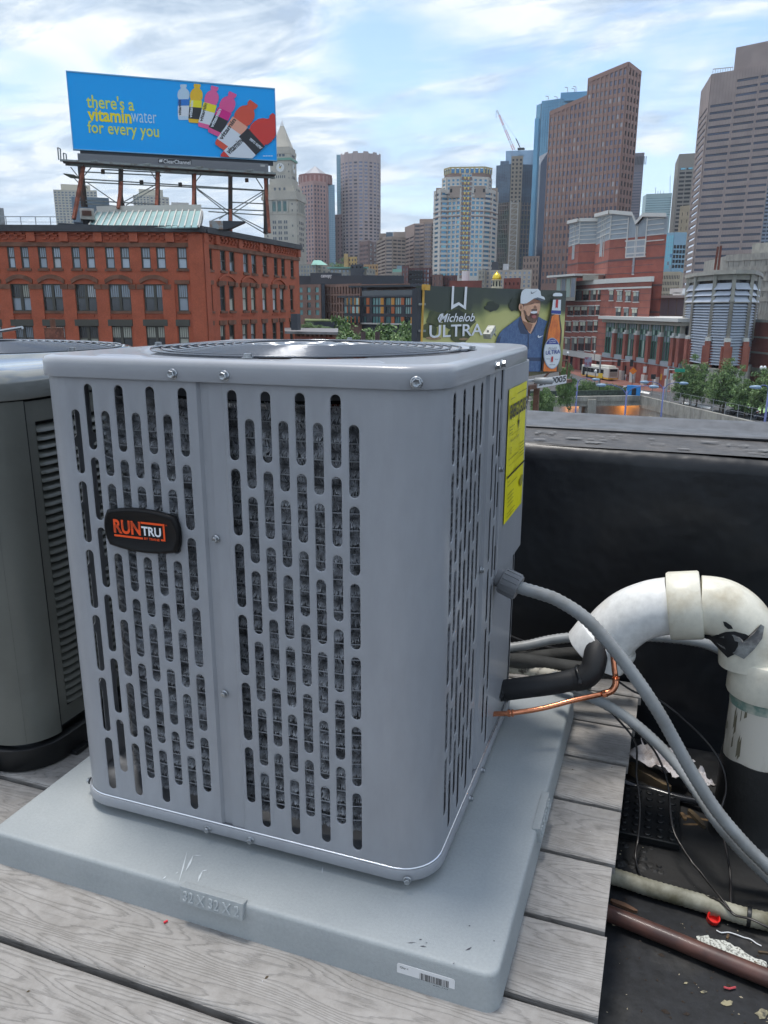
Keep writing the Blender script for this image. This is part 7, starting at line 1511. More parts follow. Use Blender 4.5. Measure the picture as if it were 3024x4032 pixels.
def metal(pts2,pl,zlow,dep=16,name='panel_storey'):
    """pts2: (u, z) of the roof line along plane pl"""
    o=MB()
    for (u0,z0),(u1,z1) in zip(pts2[:-1],pts2[1:]):
        p,q=pl.A+pl.d*u0,pl.A+pl.d*u1;b=[(*p.xy,zlow),(*q.xy,zlow),(*away(q,dep).xy,zlow),(*away(p,dep).xy,zlow)];t=[(*p.xy,z0),(*q.xy,z1),(*away(q,dep).xy,z1),(*away(p,dep).xy,z0)];o.hexa(b,t)
    o.build(name,m_pan,st,world=True);r=MB()
    for (u0,z0),(u1,z1) in zip(pts2[:-1],pts2[1:]):
        p,q=pl.A+pl.d*u0,pl.A+pl.d*u1;r.hexa([(*(p+pl.n*.9).xy,z0-.1),(*(q+pl.n*.9).xy,z1-.1),(*away(q,dep).xy,z1-.1),(*away(p,dep).xy,z0-.1)],[(*(p+pl.n*.9).xy,z0+.75),(*(q+pl.n*.9).xy,z1+.75),(*away(q,dep).xy,z1+.75),(*away(p,dep).xy,z0+.75)])
    r.build('roof_edge',m_trimw,st,world=True)
uT=lambda x,y:T1b.uz(x,y)
ptsb=[(0,uT(547,72)[1]),(uT(715,84)[0],uT(715,86)[1]),(uT(741,130)[0],uT(741,150)[1]),(uT(792,90)[0],uT(792,92)[1]),(T1b.L,uT(940,96)[1])];metal(ptsb,T1b,z1s)
metal([(0,T1a.uz(450,98)[1]),(T1a.L,ptsb[0][1])],T1a,z1s,6);metal([(0,T2b.uz(330,128)[1]),(T2b.L,T2b.uz(455,128)[1])],T2b,z2s);metal([(0,T2a.uz(254,146)[1]),(T2a.L,T2b.uz(330,128)[1])],T2a,z2s,6)
o=MB()
def hl(pl,x0,x1,ys,w=.22):
    for y in ys:a,b=pl.uz(x0,y),pl.uz(x1,y);fbox(o,pl.A,pl.d,pl.n,max(0,a[0]),min(pl.L,b[0]),0,.16,pl.uz((x0+x1)/2,y)[1]-w/2,pl.uz((x0+x1)/2,y)[1]+w/2)
def vl(pl,xs_,y0,y1,w=.22):
    for x,x2 in xs_:u=(pl.uz(x,y0)[0]+pl.uz(x2,y1)[0])/2;fbox(o,pl.A,pl.d,pl.n,u-w/2,u+w/2,0,.18,pl.uz(x2,y1)[1],pl.uz(x,y0)[1])
hl(T1b,548,672,(120,150,182,214,250));hl(T1b,800,925,(112,150,186,222,264));vl(T1b,[(680,652),(812,785)],100,380,.3);vl(T1b,[(733,714),(742,724)],160,380);hl(T1b,652,796,(262,308,355,380),.3);vl(T1b,[(548,548)],90,250,.3)
hl(T1a,452,545,(120,150,190,228));vl(T1a,[(490,470),(505,482),(520,492)],90,380,.22);hl(T2b,330,460,(150,172,196,225,255,284));hl(T2a,256,325,(170,200,235,262,290));vl(T2a,[(292,276),(306,286)],130,395,.22);vl(T2b,[(328,326)],130,285)
o.build('white_strip',m_trimw,st,world=True)
T1b.part('tall_window',m_pan,st,655,262,790,378,.0,.12);T1b.part('slot_window',m_pan,st,702,380,716,502,.0,.12);T1a.part('slot_window',m_pan,st,472,250,490,375,.0,.1);T2a.part('slot_window',m_pan,st,276,290,290,398,.0,.1)
for y in (440,502):T1b.part('sill',m_trimw,st,700,y,716,y+6,.12,.25)
# little glazed pavilion on the left and the glass link on the right
PV=Pl((163,600),225,(300,600),215);solid('pavilion',m_sto,[PV.A,PV.B],PV.uz(230,690)[1],PV.uz(230,522)[1],12);o=MB();fbox(o,PV.A,PV.d,PV.n,-3,PV.L+2,-9,1.6,PV.uz(230,520)[1],PV.uz(230,506)[1]);o.build('flat_roof',m_trimw,st,world=True)
for k in range(4):o=MB();u=.4+k*PV.L/4;fbox(o,PV.A,PV.d,PV.n,u,u+PV.L/4-.8,0,.1,PV.uz(230,665)[1],PV.uz(230,535)[1]);o.build('glass_panel',g_gw[(0,2,0,2)[k]],st,world=True)
PW=Pl((300,500),214,(465,500),212);PW.part('roof_box',m_sto,st,352,505,462,545,-4,.3)
LK=Pl((888,730),232,(1085,730),226);solid('glass_link',m_sto,[LK.A,LK.B],ZG,LK.uz(980,668)[1],12);o=MB();fbox(o,LK.A,LK.d,LK.n,-1,LK.L,-5,1.2,LK.uz(980,670)[1],LK.uz(980,652)[1]);o.build('flat_roof',m_trimw,st,world=True)
for k in range(3):x=900+k*58;LK.part('glass_panel',g_gw[2],st,x,678,x+50,790,0,.1)
for x,y,w_ in ((910,602,90),(930,628,60)):LK.part('roof_plant',m_white,st,x,y,x+w_,y+38,-6,-3)
# ------------------------------------------------------------------ ventilation tower with louvres
vt=T('ventilation_tower','polygonal concrete ventilation tower wrapped in pale blue horizontal louvres','ventilation tower',(*at(2820,1300,165).xy,ZG))
vx=[(396,1000,178),(510,1000,168),(775,1000,160),(1045,1000,157),(1296,1000,160),(1372,1000,169),(1408,1000,182)];vp=[]
for x,y,D in vx:p=at(*px7(x,y),D);vp.append(Vector((p.x,p.y,0)))
def vz(y,x=900):return onwall(vp[2],vp[3],*px7(x,y))[1]
m_vc=M('vent_concrete',(.36,.35,.31),.8,var=.15,vs=.4);m_lv=M('louvre_blue_grey',(.50,.55,.63),.4,var=.06,vs=.4);m_pst=M('post_concrete',(.22,.205,.18),.8,var=.2,vs=.5)
o=MB();o.prism([(p.x,p.y) for p in [away(q,1.3) for q in vp]+[away(vp[-1],8),away(vp[0],8)]],ZG,vz(690));o.build('dark_core',G_BLK[0],vt,world=True)
zt7,zf7,zm7,zp7=vz(612),vz(668),vz(1070),vz(1640)
o=MB();rp=[]
cen=sum(vp,Vector((0,0,0)))/len(vp);cen=away(cen,4)
for q in vp:rp.append(cen+(q-cen)*1.13)
o.prism([(p.x,p.y) for p in rp+[away(rp[-1],8),away(rp[0],8)]],zf7,zt7);o.build('roof_slab',m_vc,vt,world=True)
for i in range(6):
    A,B=vp[i],vp[i+1];d=(B-A).normalized();n=Vector((d.y,-d.x,0));L=(B-A).length;w_=.28
    if n.dot(Vector((CAM.x-A.x,CAM.y-A.y,0))) <= 0:continue
    o=MB();fbox(o,A,d,n,w_,L-w_,-.5,.1,vz(745),zf7-.001);o.build('fascia',m_vc,vt,world=True)
    def louv(z0,z1,out_,mat=m_lv):
        o=MB();p,q=A+d*w_,A+d*(L-w_);t_=.12
        o.hexa([(*(p+n*out_).xy,z0),(*(q+n*out_).xy,z0),(*(q+n*(out_-.12)).xy,z0),(*(p+n*(out_-.12)).xy,z0)],[(*(p-n*.12+d*out_*.3).xy,z1),(*(q-n*.12-d*out_*.3).xy,z1),(*(q-n*.3).xy,z1),(*(p-n*.3).xy,z1)]);o.build('louvre',mat,vt,world=True)
    for y0,y1 in ((885,790),(972,905),(1062,985)):louv(vz(y0),vz(y1),.5)
    nl_v=22;za_,zb_v=vz(1985),vz(1085)
    for k in range(nl_v):h_=(zb_v-za_)/nl_v;louv(za_+k*h_,za_+(k+.84)*h_,.40)
    o=MB();fbox(o,A,d,n,0,L,-.4,.5,vz(1076),vz(1062));o.build('ring_beam',m_vc,vt,world=True)
    o=MB();fbox(o,A,d,n,0,L,-.4,.8,ZG,vz(2035));o.build('plinth',m_vc,vt,world=True)
for i in range(7):
    p=vp[i];v=(p-cen).normalized();s_=Vector((-v.y,v.x,0));o=MB();fbox(o,p,s_,v,-.30,.30,-.4,.5,vz(1062),zf7-.001);o.build('concrete_post',m_vc,vt,world=True)
    o=MB();fbox(o,p,s_,v,-.30,.30,-.4,.55,zp7,vz(1077));o.build('lower_post',m_pst,vt,world=True)
    if 0 < i < 5:
        o=MB();fbox(o,p,s_,v,-.50,.50,-.3,1.1,vz(2080),zp7);fbox(o,p,s_,v,-.95,.95,-.3,.65,vz(2080),zp7-.9);o.build('brick_pier',m_stb,vt,world=True)
        o=MB();o.prism([((p+s_*.6*math.cos(t*PI/4)+v*(.6+.65*math.sin(t*PI/4))).x,(p+s_*.6*math.cos(t*PI/4)+v*(.6+.65*math.sin(t*PI/4))).y) for t in range(8)],zp7,zp7+.65);o.build('pier_cap',m_trimw,vt,world=True)
# brick annex right of the tower
AX=Pl((1345,1500),172,(1700,1500),165,px7);o=MB();pts=[AX.A,AX.B];o.prism([(p.x,p.y) for p in pts+[away(pts[1],8),away(pts[0],8)]],ZG,AX.uz(1480,1330)[1]);ax=T('brick_annex','red brick annex with pale bands behind the trees at the right edge','building',(*AX.A.xy,ZG));o.build('wall',m_stb,ax,world=True)
for y0,y1 in ((1318,1362),(1570,1595),(1795,1822),(2035,2100)):o=MB();fbox(o,AX.A,AX.d,AX.n,0,AX.L,-.2,.3,AX.uz(1500,y1)[1],AX.uz(1500,y0)[1]);o.build('pale_band',m_vc,ax,world=True)
# brutalist block behind
BR_=Pl((985,500),290,(1700,500),280,px7);BL_=Pl((630,560),330,(985,500),290,px7);bt_=T('concrete_office','rough concrete office with deep set vertical windows behind the vent tower','building',(*BR_.A.xy,ZG));o=MB();zB1=BR_.uz(1200,375)[1]
o.prism([(p.x,p.y) for p in [BL_.A,BR_.A,BR_.B,away(BR_.B,20),away(BL_.A,20)]],ZG,zB1);
sk_=[(470,560),(640,700),(775,860),(920,1000)]
for k in range(10):
    u=BR_.L*k/9;fbox(o,BR_.A,BR_.d,BR_.n,u-.9,u+.9,0,1.1,ZG,BR_.uz(1200,455)[1])
for y0,y1 in ((372,468),(556,640),(700,772),(862,915),(1005,1060),(1235,1320)):fbox(o,BR_.A,BR_.d,BR_.n,0,BR_.L,0,1.4,BR_.uz(1200,y1)[1],BR_.uz(1200,y0)[1])
o.build('wall',m_conc2,bt_,world=True)
for y0,y1 in ((470,556),(642,700),(774,860),(918,1003),(1062,1232)):
    for k in range(9):u=BR_.L*(k+.5)/9;o=MB();fbox(o,BR_.A,BR_.d,BR_.n,u-1.5,u+1.5,0,.3,BR_.uz(1200,y1)[1],BR_.uz(1200,y0)[1]);o.build('window',G_BLK[0],bt_,world=True)
o=MB();p=at(*px7(1400,370),300);fbox(o,Vector((p.x,p.y,0)),BR_.d,BR_.n,-2,12,-6,0,zB1,zB1+4.2);o.build('roof_house',m_conc2,bt_,world=True)
for k,(xa,ya,xb,yb_) in enumerate(((790,600,838,262),(840,600,882,248))):
    a,b=at(*px7(xa,ya),178),at(*px7(xb,yb_),178);o=MB();o.bar(a,b,.42);tag(o.build('steel_column',M('rust_red_column',(.13,.035,.02),.8)),('left','right')[k]+'hand of two rusty steel columns sticking up behind the vent tower','steel column','rusty steel columns')
# ------------------------------------------------------------------ trees and shrubs
m_leaf=[M('leaf_green',(.135,.225,.075),.6,var=.3,vs=1.2),M('leaf_bright',(.21,.31,.115),.6,var=.2,vs=1.5),M('leaf_dark',(.08,.145,.05),.6)]
m_bark=M('bark',(.10,.08,.06),.9,var=.3,vs=6)
def crown_mesh(seed,rx,rz,nclump,nleaf,size,mat3=(.5,.3)):
    r=np.random.default_rng(seed);V=[];MI=[]
    for c in range(nclump):
        d=r.normal(size=3);d /= np.linalg.norm(d);q=r.random()**.45;cc=d*np.array([rx,rx,rz])*q*(1+.18*r.normal());cr2=rx*r.uniform(.16,.30);m=r.choice(3,p=[mat3[0],mat3[1],1-sum(mat3)]) if True else 0
        n=nleaf;dd=r.normal(size=(n,3));dd /= np.linalg.norm(dd,axis=1)[:,None];P=cc+dd*(cr2*r.random((n,1))**.5)*np.array([1.25,1.25,.75]);a=r.normal(size=(n,3));a /= np.linalg.norm(a,axis=1)[:,None];b=np.cross(a,r.normal(size=(n,3)));b /= np.linalg.norm(b,axis=1)[:,None];s=size*r.uniform(.6,1.3,(n,1))
        V.append(np.stack([P-a*s,P+b*s*.5,P+a*s,P-b*s*.5],1).reshape(-1,3));mm=np.where(r.random(n) < .25,r.integers(0,3,n),m);MI.append(mm)
    V=np.concatenate(V);MI=np.concatenate(MI);nq=len(V)//4;me=bpy.data.meshes.new('crown');me.vertices.add(len(V));me.vertices.foreach_set('co',V.ravel());me.loops.add(nq*4);me.loops.foreach_set('vertex_index',np.arange(nq*4));me.polygons.add(nq);me.polygons.foreach_set('loop_start',np.arange(nq)*4);me.update(calc_edges=True)
    for m_ in m_leaf:me.materials.append(m_)
    me.polygons.foreach_set('material_index',MI.astype(np.int32));return me
CR=[crown_mesh(k,.86,.84,120,95,.046,(.45,.38)) for k in range(4)];CD=[crown_mesh(20+k,.92,.74,130,100,.046,(.45,.25)) for k in range(3)]
def trunk_mesh(seed):
    r=random.Random(seed);mb=MB();mb.tube([(0,0,0),(.01,.01,.5),(.0,.02,1.0)],[.055,.045,.03],7)
    for k in range(6):a=r.uniform(0,2*PI);z=r.uniform(.55,.95);mb.tube([(0,.01,z),(.22*math.cos(a),.22*math.sin(a),z+.28),(.5*math.cos(a),.5*math.sin(a),z+.55)],[.03,.018,.006],5)
    return mb.mesh('trunk',m_bark)
TRK=[trunk_mesh(k) for k in range(3)]
def tree(name,label,base,ztop,r,crown=None,group=None,cz=.58,k=0,cat='tree',squash=1.0,trunk=True):
    t=T(name,label,cat,base,k*1.3,group);h=ztop-base[2];me=crown or CR[k % 4];rz_=h*(1-cz)*1.02;put(me,'crown',(0,0,h-rz_),t,k*.9,(r,r*squash,rz_))
    if trunk:put(TRK[k % 3],'trunk',(0,0,0),t,0,(h*.42,h*.42,h*.62))
    return t
# row on the right: (crown centre px8 x, trunk foot x,y, top y, radius px)
row=[(1005,990,488,235,95,'slender street tree right of the signal mast, lowest of the row'),(1095,1042,495,100,110,'tallest slim street tree standing before the first vent tower pier'),(1150,1092,505,230,90,'bushy street tree in the middle of the row by the crosswalk'),(1240,1275,545,300,95,'small rounded street tree just before the dark sedan'),(1345,1300,560,150,120,'tall feathery street tree behind the dark sedan'),(1480,1470,590,290,110,'spreading street tree above the parked sedan roof'),(1600,1605,600,190,130,'big street tree cut by the right frame edge')]
for i,(cx6,tx,ty,topy,rp_,lb) in enumerate(row):
    b=gz(*px8(tx,ty),-16.0);D=math.hypot(b.x-CAM.x,b.y-CAM.y);zt=zz(*px8(cx6,topy),D);r=rp_/2.0133*D/FPX*1.05;tree('street_tree',lb,(b.x,b.y,ZG),zt,r,group='street trees in a row at the kerb',k=i,cz=.55)
# hotel trees and bushes
for i,(x,top,bot,r,lb) in enumerate(((1350,1274,1400,4.4,'leafy tree at the left end of the clump before the hotel'),(1415,1262,1400,5.6,'tallest leafy tree in the clump before the hotel, behind the brown vents'),(1500,1264,1400,5.6,'wide leafy tree in the middle of the clump before the hotel'),(1565,1278,1400,4.6,'leafy tree at the right of the clump before the hotel'),(1620,1320,1400,3.4,'low bush between the hotel trees and the golf billboard'),(1378,1290,1400,4.2,'lower leafy tree in front of the left brown vent'),(1458,1284,1400,4.4,'lower leafy tree between the two brown vents'),(1538,1286,1400,4.4,'lower leafy tree right of the brown vents'),(1592,1304,1400,3.6,'low leafy tree beside the yellow rail'))):
    D=(96-i*1.5) if i < 5 else 84-i;p=at(x,1300,D);tree('broadleaf_tree',lb,(p.x,p.y,ZG),zz(x,top,D),r,CD[i % 3] if i % 2 else CR[i % 4],'leafy trees before the hotel',k=i,cz=.66)
for i,(x,top) in enumerate(((1215,1272),(1255,1280))):
    p=at(x,1300,125);tree('shrub',('pale green shrub peeping over the brick shed, left','pale green shrub peeping over the brick shed, right')[i],(p.x,p.y,zz(x,1300,125)),zz(x,top,125),2.2,CR[i],'shrubs over the shed',k=i,cz=.2,cat='shrub',trunk=False)
for i,(x,D) in enumerate(((1345,560),)):
    p=at(x,1040,D);tree('far_tree','distant tree between the glass slab and the ochre turret',(p.x,p.y,ZG),zz(x,1018,D),9,CR[1],k=3,cz=.8)
p=at(2230,1470,95);tree('street_tree','leafy tree behind the right post of the golf billboard',(p.x,p.y,ZG),zz(2232,1422,95),1.3,CR[2],k=2,cz=.72,trunk=False)
p=at(2140,1530,90);tree('street_tree','leafy tree glimpsed under the golf billboard',(p.x,p.y,ZG),zz(2140,1500,90),1.5,CR[3],k=3,cz=.72,trunk=False)
for i,(x,top,w_) in enumerate(((25,350,50),(85,325,60),(150,335,55),(215,270,60),(265,300,50),(330,315,55),(395,300,60),(455,310,50),(510,345,40))):
    b=gz(*px8(x,412),-15.2);D=math.hypot(b.x-CAM.x,b.y-CAM.y)+2;p=at(*px8(x,412),D);r=w_/2.0133*D/FPX*1.15
    tree('shrub',('shrub at the left end of the hedge over the bridge','second shrub of the hedge over the bridge','rounded shrub under the number board','tall sapling like shrub rising over the bridge hedge','shrub right of the tall sapling','shrub in the middle of the bridge hedge','bushy shrub below the bus rear','shrub under the blue kiosk','small last shrub at the right of the bridge hedge')[i],(p.x,p.y,ZG),zz(*px8(x,top),D),r,CD[i % 3],'shrubs of the hedge above the bridge',k=i,cz=.30,cat='shrub',trunk=False)
hd=MB();fbox(hd,A0,dirb,nb,2,33,-1.6,-1.3,ZG,ZG+1.9);
tag(hd.build('mesh_fence',M('green_mesh',(.05,.07,.055),.8,var=.4,vs=2)),'dark green mesh fence behind the bridge parapet','fence')
# ------------------------------------------------------------------ street furniture
m_bluep=M('blue_lamp_paint',(.085,.11,.27),.45);m_lampg=M('lamp_head_blue_grey',(.22,.33,.45),.4)
def lamp(label,head_l,head_r,top,foot,D):
    tpp=at(*top,D);q=at(*foot,D);base=Vector((tpp.x,tpp.y,ZG-8));t=T('double_street_lamp',label,'street lamp',base,group='blue double armed street lamps')
    MB().tube([base,(tpp.x,tpp.y,tpp.z)],[.16,.09],8).build('pole',m_bluep,t,world=True,smooth=True)
    for h in (head_l,head_r):
        if h is None:continue
        e=at(*h,D);m_=(tpp+e)/2+Vector((0,0,.2));a2_=MB();pts=smoothpath([tpp-Vector((0,0,.5)),tpp.lerp(m_,.5),m_.lerp(e,.5)+Vector((0,0,.1)),e],5);a2_.tube(pts,.05,6);a2_.build('arm',m_bluep,t,world=True,smooth=True)
        d=(e-tpp);d.z=0;d.normalize();MB().lathe(e-d*.15,d,[(.04,0),(.17,.15),(.20,.5),(.13,.95),(.03,1.1)],10).build('lamp_head',m_lampg,t,world=True,smooth=True)
lamp('blue double armed street lamp nearest the number board',px8(90,288),px8(270,290),px8(150,292),px8(125,600),112)
lamp('blue double armed street lamp in front of the orange lit tunnel',px8(365,336),px8(725,347),px8(540,378),px8(512,630),92)
lamp('blue double armed street lamp before the retaining wall',px8(705,312),px8(965,320),px8(833,345),px8(795,650),104)
lamp('blue street lamp cut by the right frame edge',px8(1595,353),None,px8(1668,352),px8(1643,720),84)
m_gal=M('galvanised_mast',(.40,.43,.45),.5,metal=.4);m_sig=M('signal_black',(.015,.015,.015),.5)
def mast(label,foot,top,tip,D,sigx):
    f=gz(*foot);tp_=at(*top,math.hypot(f.x-CAM.x,f.y-CAM.y));t=T('traffic_signal',label,'traffic signal',(f.x,f.y,ZG));MB().tube([(f.x,f.y,ZG),(f.x,f.y,tp_.z)],[.2,.14],8).build('mast',m_gal,t,world=True)
    D=math.hypot(f.x-CAM.x,f.y-CAM.y);e=at(*tip,D);MB().tube([Vector((f.x,f.y,tp_.z-.4)),e],[.12,.06],6).build('mast_arm',m_gal,t,world=True)
    for x,y in sigx:p=at(x,y,D-.3);MB().box((p.x-.35,p.y-.15,p.z-.75),(p.x+.35,p.y+.15,p.z+.75)).build('signal_head',m_sig,t,world=True,bevel=.05)
mast('traffic signal mast with arm reaching over the bus',px8(318,322),px8(338,128),px8(590,148),170,[px8(578,160),px8(478,158)]);mast('traffic signal mast with green street sign left of the tree row',px8(845,450),px8(873,195),px8(1190,212),150,[px8(1022,208),px8(1165,208)])
def sign(name,label,x,y,D,w_,h,mat,txt_=None,post=True,diamond=False,shape=None):
    p=at(*px8(x,y),D);t=T(name,label,'sign',(p.x,p.y,ZG));n=Vector((CAM.x-p.x,CAM.y-p.y,0)).normalized();d=Vector((-n.y,n.x,0))
    if diamond:q=[p-Vector((0,0,h/2)),p+d*w_/2,p+Vector((0,0,h/2)),p-d*w_/2]
    else:q=[p-d*w_/2-Vector((0,0,h/2)),p+d*w_/2-Vector((0,0,h/2)),p+d*w_/2+Vector((0,0,h/2)),p-d*w_/2+Vector((0,0,h/2))]
    MB().hexa([v-n*.03 for v in q],[v+n*.03 for v in q]).build('sign_panel',mat,t,world=True)
    if post:pp=p-n*.12;MB().tube([(pp.x,pp.y,ZG),(pp.x,pp.y,p.z+h/2)],.06,6).build('post',m_sig,t,world=True)
    if txt_:o=MB();text(o,txt_,p-d*w_*.4-Vector((0,0,h*.25))+n*.035,d,(0,0,1),w_*.8,h*.5,bold=.01);o.build('lettering',m_ink if mat is not m_gsn else m_white,t,world=True)
    return t
m_gsn=M('street_sign_green',(.01,.28,.18),.5);m_osn=M('work_sign_orange',(.85,.22,.02),.5);m_ysn=M('sign_yellow',(.8,.5,.05),.5);m_bk=M('kiosk_blue',(.02,.25,.65),.4)
sign('work_sign','orange diamond road work sign on a post by the plaza',590,222,165,1.5,1.5,m_osn,diamond=True);sign('parking_sign','small white sign right below the orange diamond',585,262,165.5,.55,1.1,m_white,post=False)
sign('yellow_sign','yellow sign on the left signal mast beside the bus',330,260,150,.8,.9,m_ysn);sign('street_name_sign','green street name sign hanging on the right signal arm',960,218,138,1.6,.55,m_gsn,post=False);sign('yellow_sign','small yellow and white notice on the station wall',832,272,176,1.3,1.3,m_ysn,post=False);sign('banner','pair of dark red and white banners on a lamp post above the bus',232,152,190,1.6,2.2,M('banner_print',(.35,.12,.16),.6,col2=(.35,.38,.5),vs=1.5,lo=.45,hi=.55));sign('dark_sign','black sign on a thin post in the plaza',750,268,160,.9,.9,m_sig)
for k,(x,y) in enumerate(((683,212),(848,232),(895,268))):sign('wall_notice',('white notice board on the station wall, left','white notice board on the station wall, middle','white notice board by the right signal mast')[k],x,y,176-k*4,.7,1.3,m_white,post=False)
kp=at(*px8(598,325),150);ks=T('blue_kiosk','bright blue information kiosk on the plaza behind the bridge hedge','kiosk',(kp.x,kp.y,ZG));MB().box((kp.x-1.2,kp.y-.25,ZG+.6),(kp.x+1.2,kp.y+.25,ZG+2.8)).build('panel',m_bk,ks,world=True,bevel=.05);MB().box((kp.x-.3,kp.y-.32,ZG+1.1),(kp.x+.45,kp.y-.26,ZG+2.3)).build('poster',m_dark,ks,world=True);MB().box((kp.x-1.0,kp.y-.2,ZG),(kp.x+1.0,kp.y+.2,ZG+.6)).build('base',m_sig,ks,world=True)
# lamp posts on the plaza
for k,(x,y,D,lb) in enumerate(((72,88,175,'twin globe lamp post at the corner of the plaza'),(285,80,205,'globe lamp post behind the bus'),(292,232,158,'short globe lamp post before the bus'),(1605,205,150,'twin white lamp post before the brick annex, left'),(1632,205,150,'twin white lamp post before the brick annex, right'))):
    p=at(*px8(x,y),D);t=T('globe_lamp',lb,'street lamp',(p.x,p.y,ZG));MB().tube([(p.x,p.y,ZG),(p.x,p.y,p.z)],[.09,.05],6).build('post',m_sig,t,world=True);MB().lathe(p-Vector((0,0,.2)),(0,0,1),[(.08,0),(.25,.15),(.28,.45),(.12,.7)],10).build('globe',m_white,t,world=True,smooth=True)
# city bus
bpt=gz(*px8(440,312));bq=gz(*px8(142,262));bD=(bq-bpt);bD.z=0;bD.normalize();bn=Vector((-bD.y,bD.x,0));
if bn.dot(Vector((CAM.x-bpt.x,CAM.y-bpt.y,0))) < 0:bn=-bn
bus=T('city_bus','white city bus with yellow lower stripe and dark windows, facing left','bus',(bpt.x,bpt.y,ZG));BL=12.2;BW=2.55;A=Vector((bpt.x,bpt.y,0))+bD*2.6
m_bw=M('bus_white',(.66,.66,.60),.4);m_by=M('bus_yellow',(.75,.45,.04),.4);m_bg=gl('bus_glass',(.01,.012,.015),metal=0,spec=.3)
def bb_(name,mat,u0,u1,d0,d1,z0,z1,bev=0):o=MB();fbox(o,A,bD,bn,u0,u1,d0,d1,ZG+z0,ZG+z1);return o.build(name,mat,bus,world=True,bevel=bev)
bb_('body',m_bw,0,BL,-BW,0,.68,2.95,.12);bb_('lower_stripe',m_by,.05,BL-.1,-BW+.03,.02,.35,.70);bb_('roof_unit',m_bw,.6,5.5,-BW+.3,-.3,2.95,3.35,.08);bb_('roof_unit',m_bw,6.5,BL-1,-BW+.5,-.5,2.95,3.15,.05)
for k in range(6):bb_('window',m_bg,2.2+k*1.5,3.58+k*1.5,.0,.04,1.45,2.45)
bb_('windscreen',m_bg,BL-.02,BL+.03,-BW+.2,-.2,1.2,2.7);bb_('rear_grille',M('bus_grille',(.35,.33,.28),.6),-.03,.0,-BW+.3,-.3,1.0,2.0);bb_('rear_window',m_bg,-.035,.0,-BW+.3,-.3,2.1,2.7);bb_('door',m_bg,BL-1.6,BL-.5,.0,.045,.5,2.5)
for u in (2.6,BL-2.7):
    for s_ in (0,-BW+.05):p=A+bD*u+bn*(s_+.03);p.z=ZG+.48;w_=MB().lathe(p-bn*.3,bn,[(.48,0),(.5,.05),(.5,.28),(.44,.30)],18).build('wheel',m_black,bus,world=True);
# cars by the kerb
def car(label,px_,D_off,mat,dirv,name='parked_car'):
    b=gz(*px_);f=Vector((dirv[0],dirv[1],0)).normalized();s_=Vector((-f.y,f.x,0));t=T(name,label,'car',(b.x,b.y,ZG));A=Vector((b.x,b.y,ZG))
    prof=[(-2.3,.35),(-2.32,.75),(-2.15,.98),(-1.55,1.02),(-1.0,1.38),(-.2,1.46),(.55,1.38),(1.25,1.0),(2.05,.86),(2.32,.68),(2.33,.35)]
    loops=[];
    for w__,ins in ((-.88,0),(-.80,.05),(.80,.05),(.88,0)):
        tuck=1 if abs(w__) < .85 else .94
        loops.append([A+f*u*tuck+s_*(w__*(.84 if z > 1.1 else 1))+Vector((0,0,z)) for u,z in prof])
    mb=MB();n=len(prof);vs=[p for l in loops for p in l];mb.add(vs,[(k*n+i,(k+1)*n+i,(k+1)*n+(i+1) % n,k*n+(i+1) % n) for k in range(3) for i in range(n)]+[tuple(range(n)),tuple(range(4*n-1,3*n-1,-1))]);mb.build('body',mat,t,world=True,smooth=R_(40))
    for sg in (-1,1):
        q=[A+f*u+s_*sg*(w_+.005)+Vector((0,0,z)) for u,z,w_ in ((-1.35,1.06,.875),(1.05,1.06,.875),(.5,1.33,.76),(-.9,1.33,.76))];mb=MB();mb.add(q if sg < 0 else q[::-1],[(0,1,2,3)]);mb.build('side_window',m_bg,t,world=True)
        for u in (-1.42,1.42):MB().lathe(A+f*u+s_*sg*.70+Vector((0,0,.33)),s_*sg,[(.30,0),(.33,.03),(.33,.2),(.2,.22)],16).build('wheel',m_black,t,world=True)
        MB().box(tuple(A+f*(-2.31)+s_*sg*.62-Vector((.14,.14,-.68))),tuple(A+f*(-2.31)+s_*sg*.62+Vector((.14,.14,.86)))).build('tail_light',M('tail_red',(.6,.02,.02),.3),t,world=True)
        MB().box(tuple(A+f*(2.2)+s_*sg*.62-Vector((.14,.14,-.60))),tuple(A+f*(2.2)+s_*sg*.62+Vector((.14,.14,.74)))).build('headlight',m_white,t,world=True)
    for (u0,z0,w0),(u1,z1,w1) in (((1.2,1.03,.72),(.6,1.37,.64)),((-1.5,1.05,.70),(-1.03,1.37,.62))):
        sg=1 if u0 > 0 else -1;q=[A+f*(u0+.02*sg)+s_*-w0+Vector((0,0,z0+.02)),A+f*(u0+.02*sg)+s_*w0+Vector((0,0,z0+.02)),A+f*(u1+.02*sg)+s_*w1+Vector((0,0,z1+.02)),A+f*(u1+.02*sg)-s_*w1+Vector((0,0,z1+.02))];mb=MB();mb.add(q,[(0,1,2,3)]);mb.build('windscreen',m_bg,t,world=True)
    return t
m_cb=M('car_black',(.010,.012,.02),.2,coat=.8);car('black sedan parked behind the retaining wall under the trees',px8(1455,575),0,m_cb,(-.92,.35));car('dark blue car cut by the right frame edge behind the sedan',px8(1680,618),0,M('car_dark_blue',(.012,.018,.04),.2,coat=.8),(-.92,.35));car('silver car partly hidden at the right end of the bridge hedge',px8(548,400),0,M('car_silver',(.45,.47,.50),.3,metal=.5),(.9,.3))
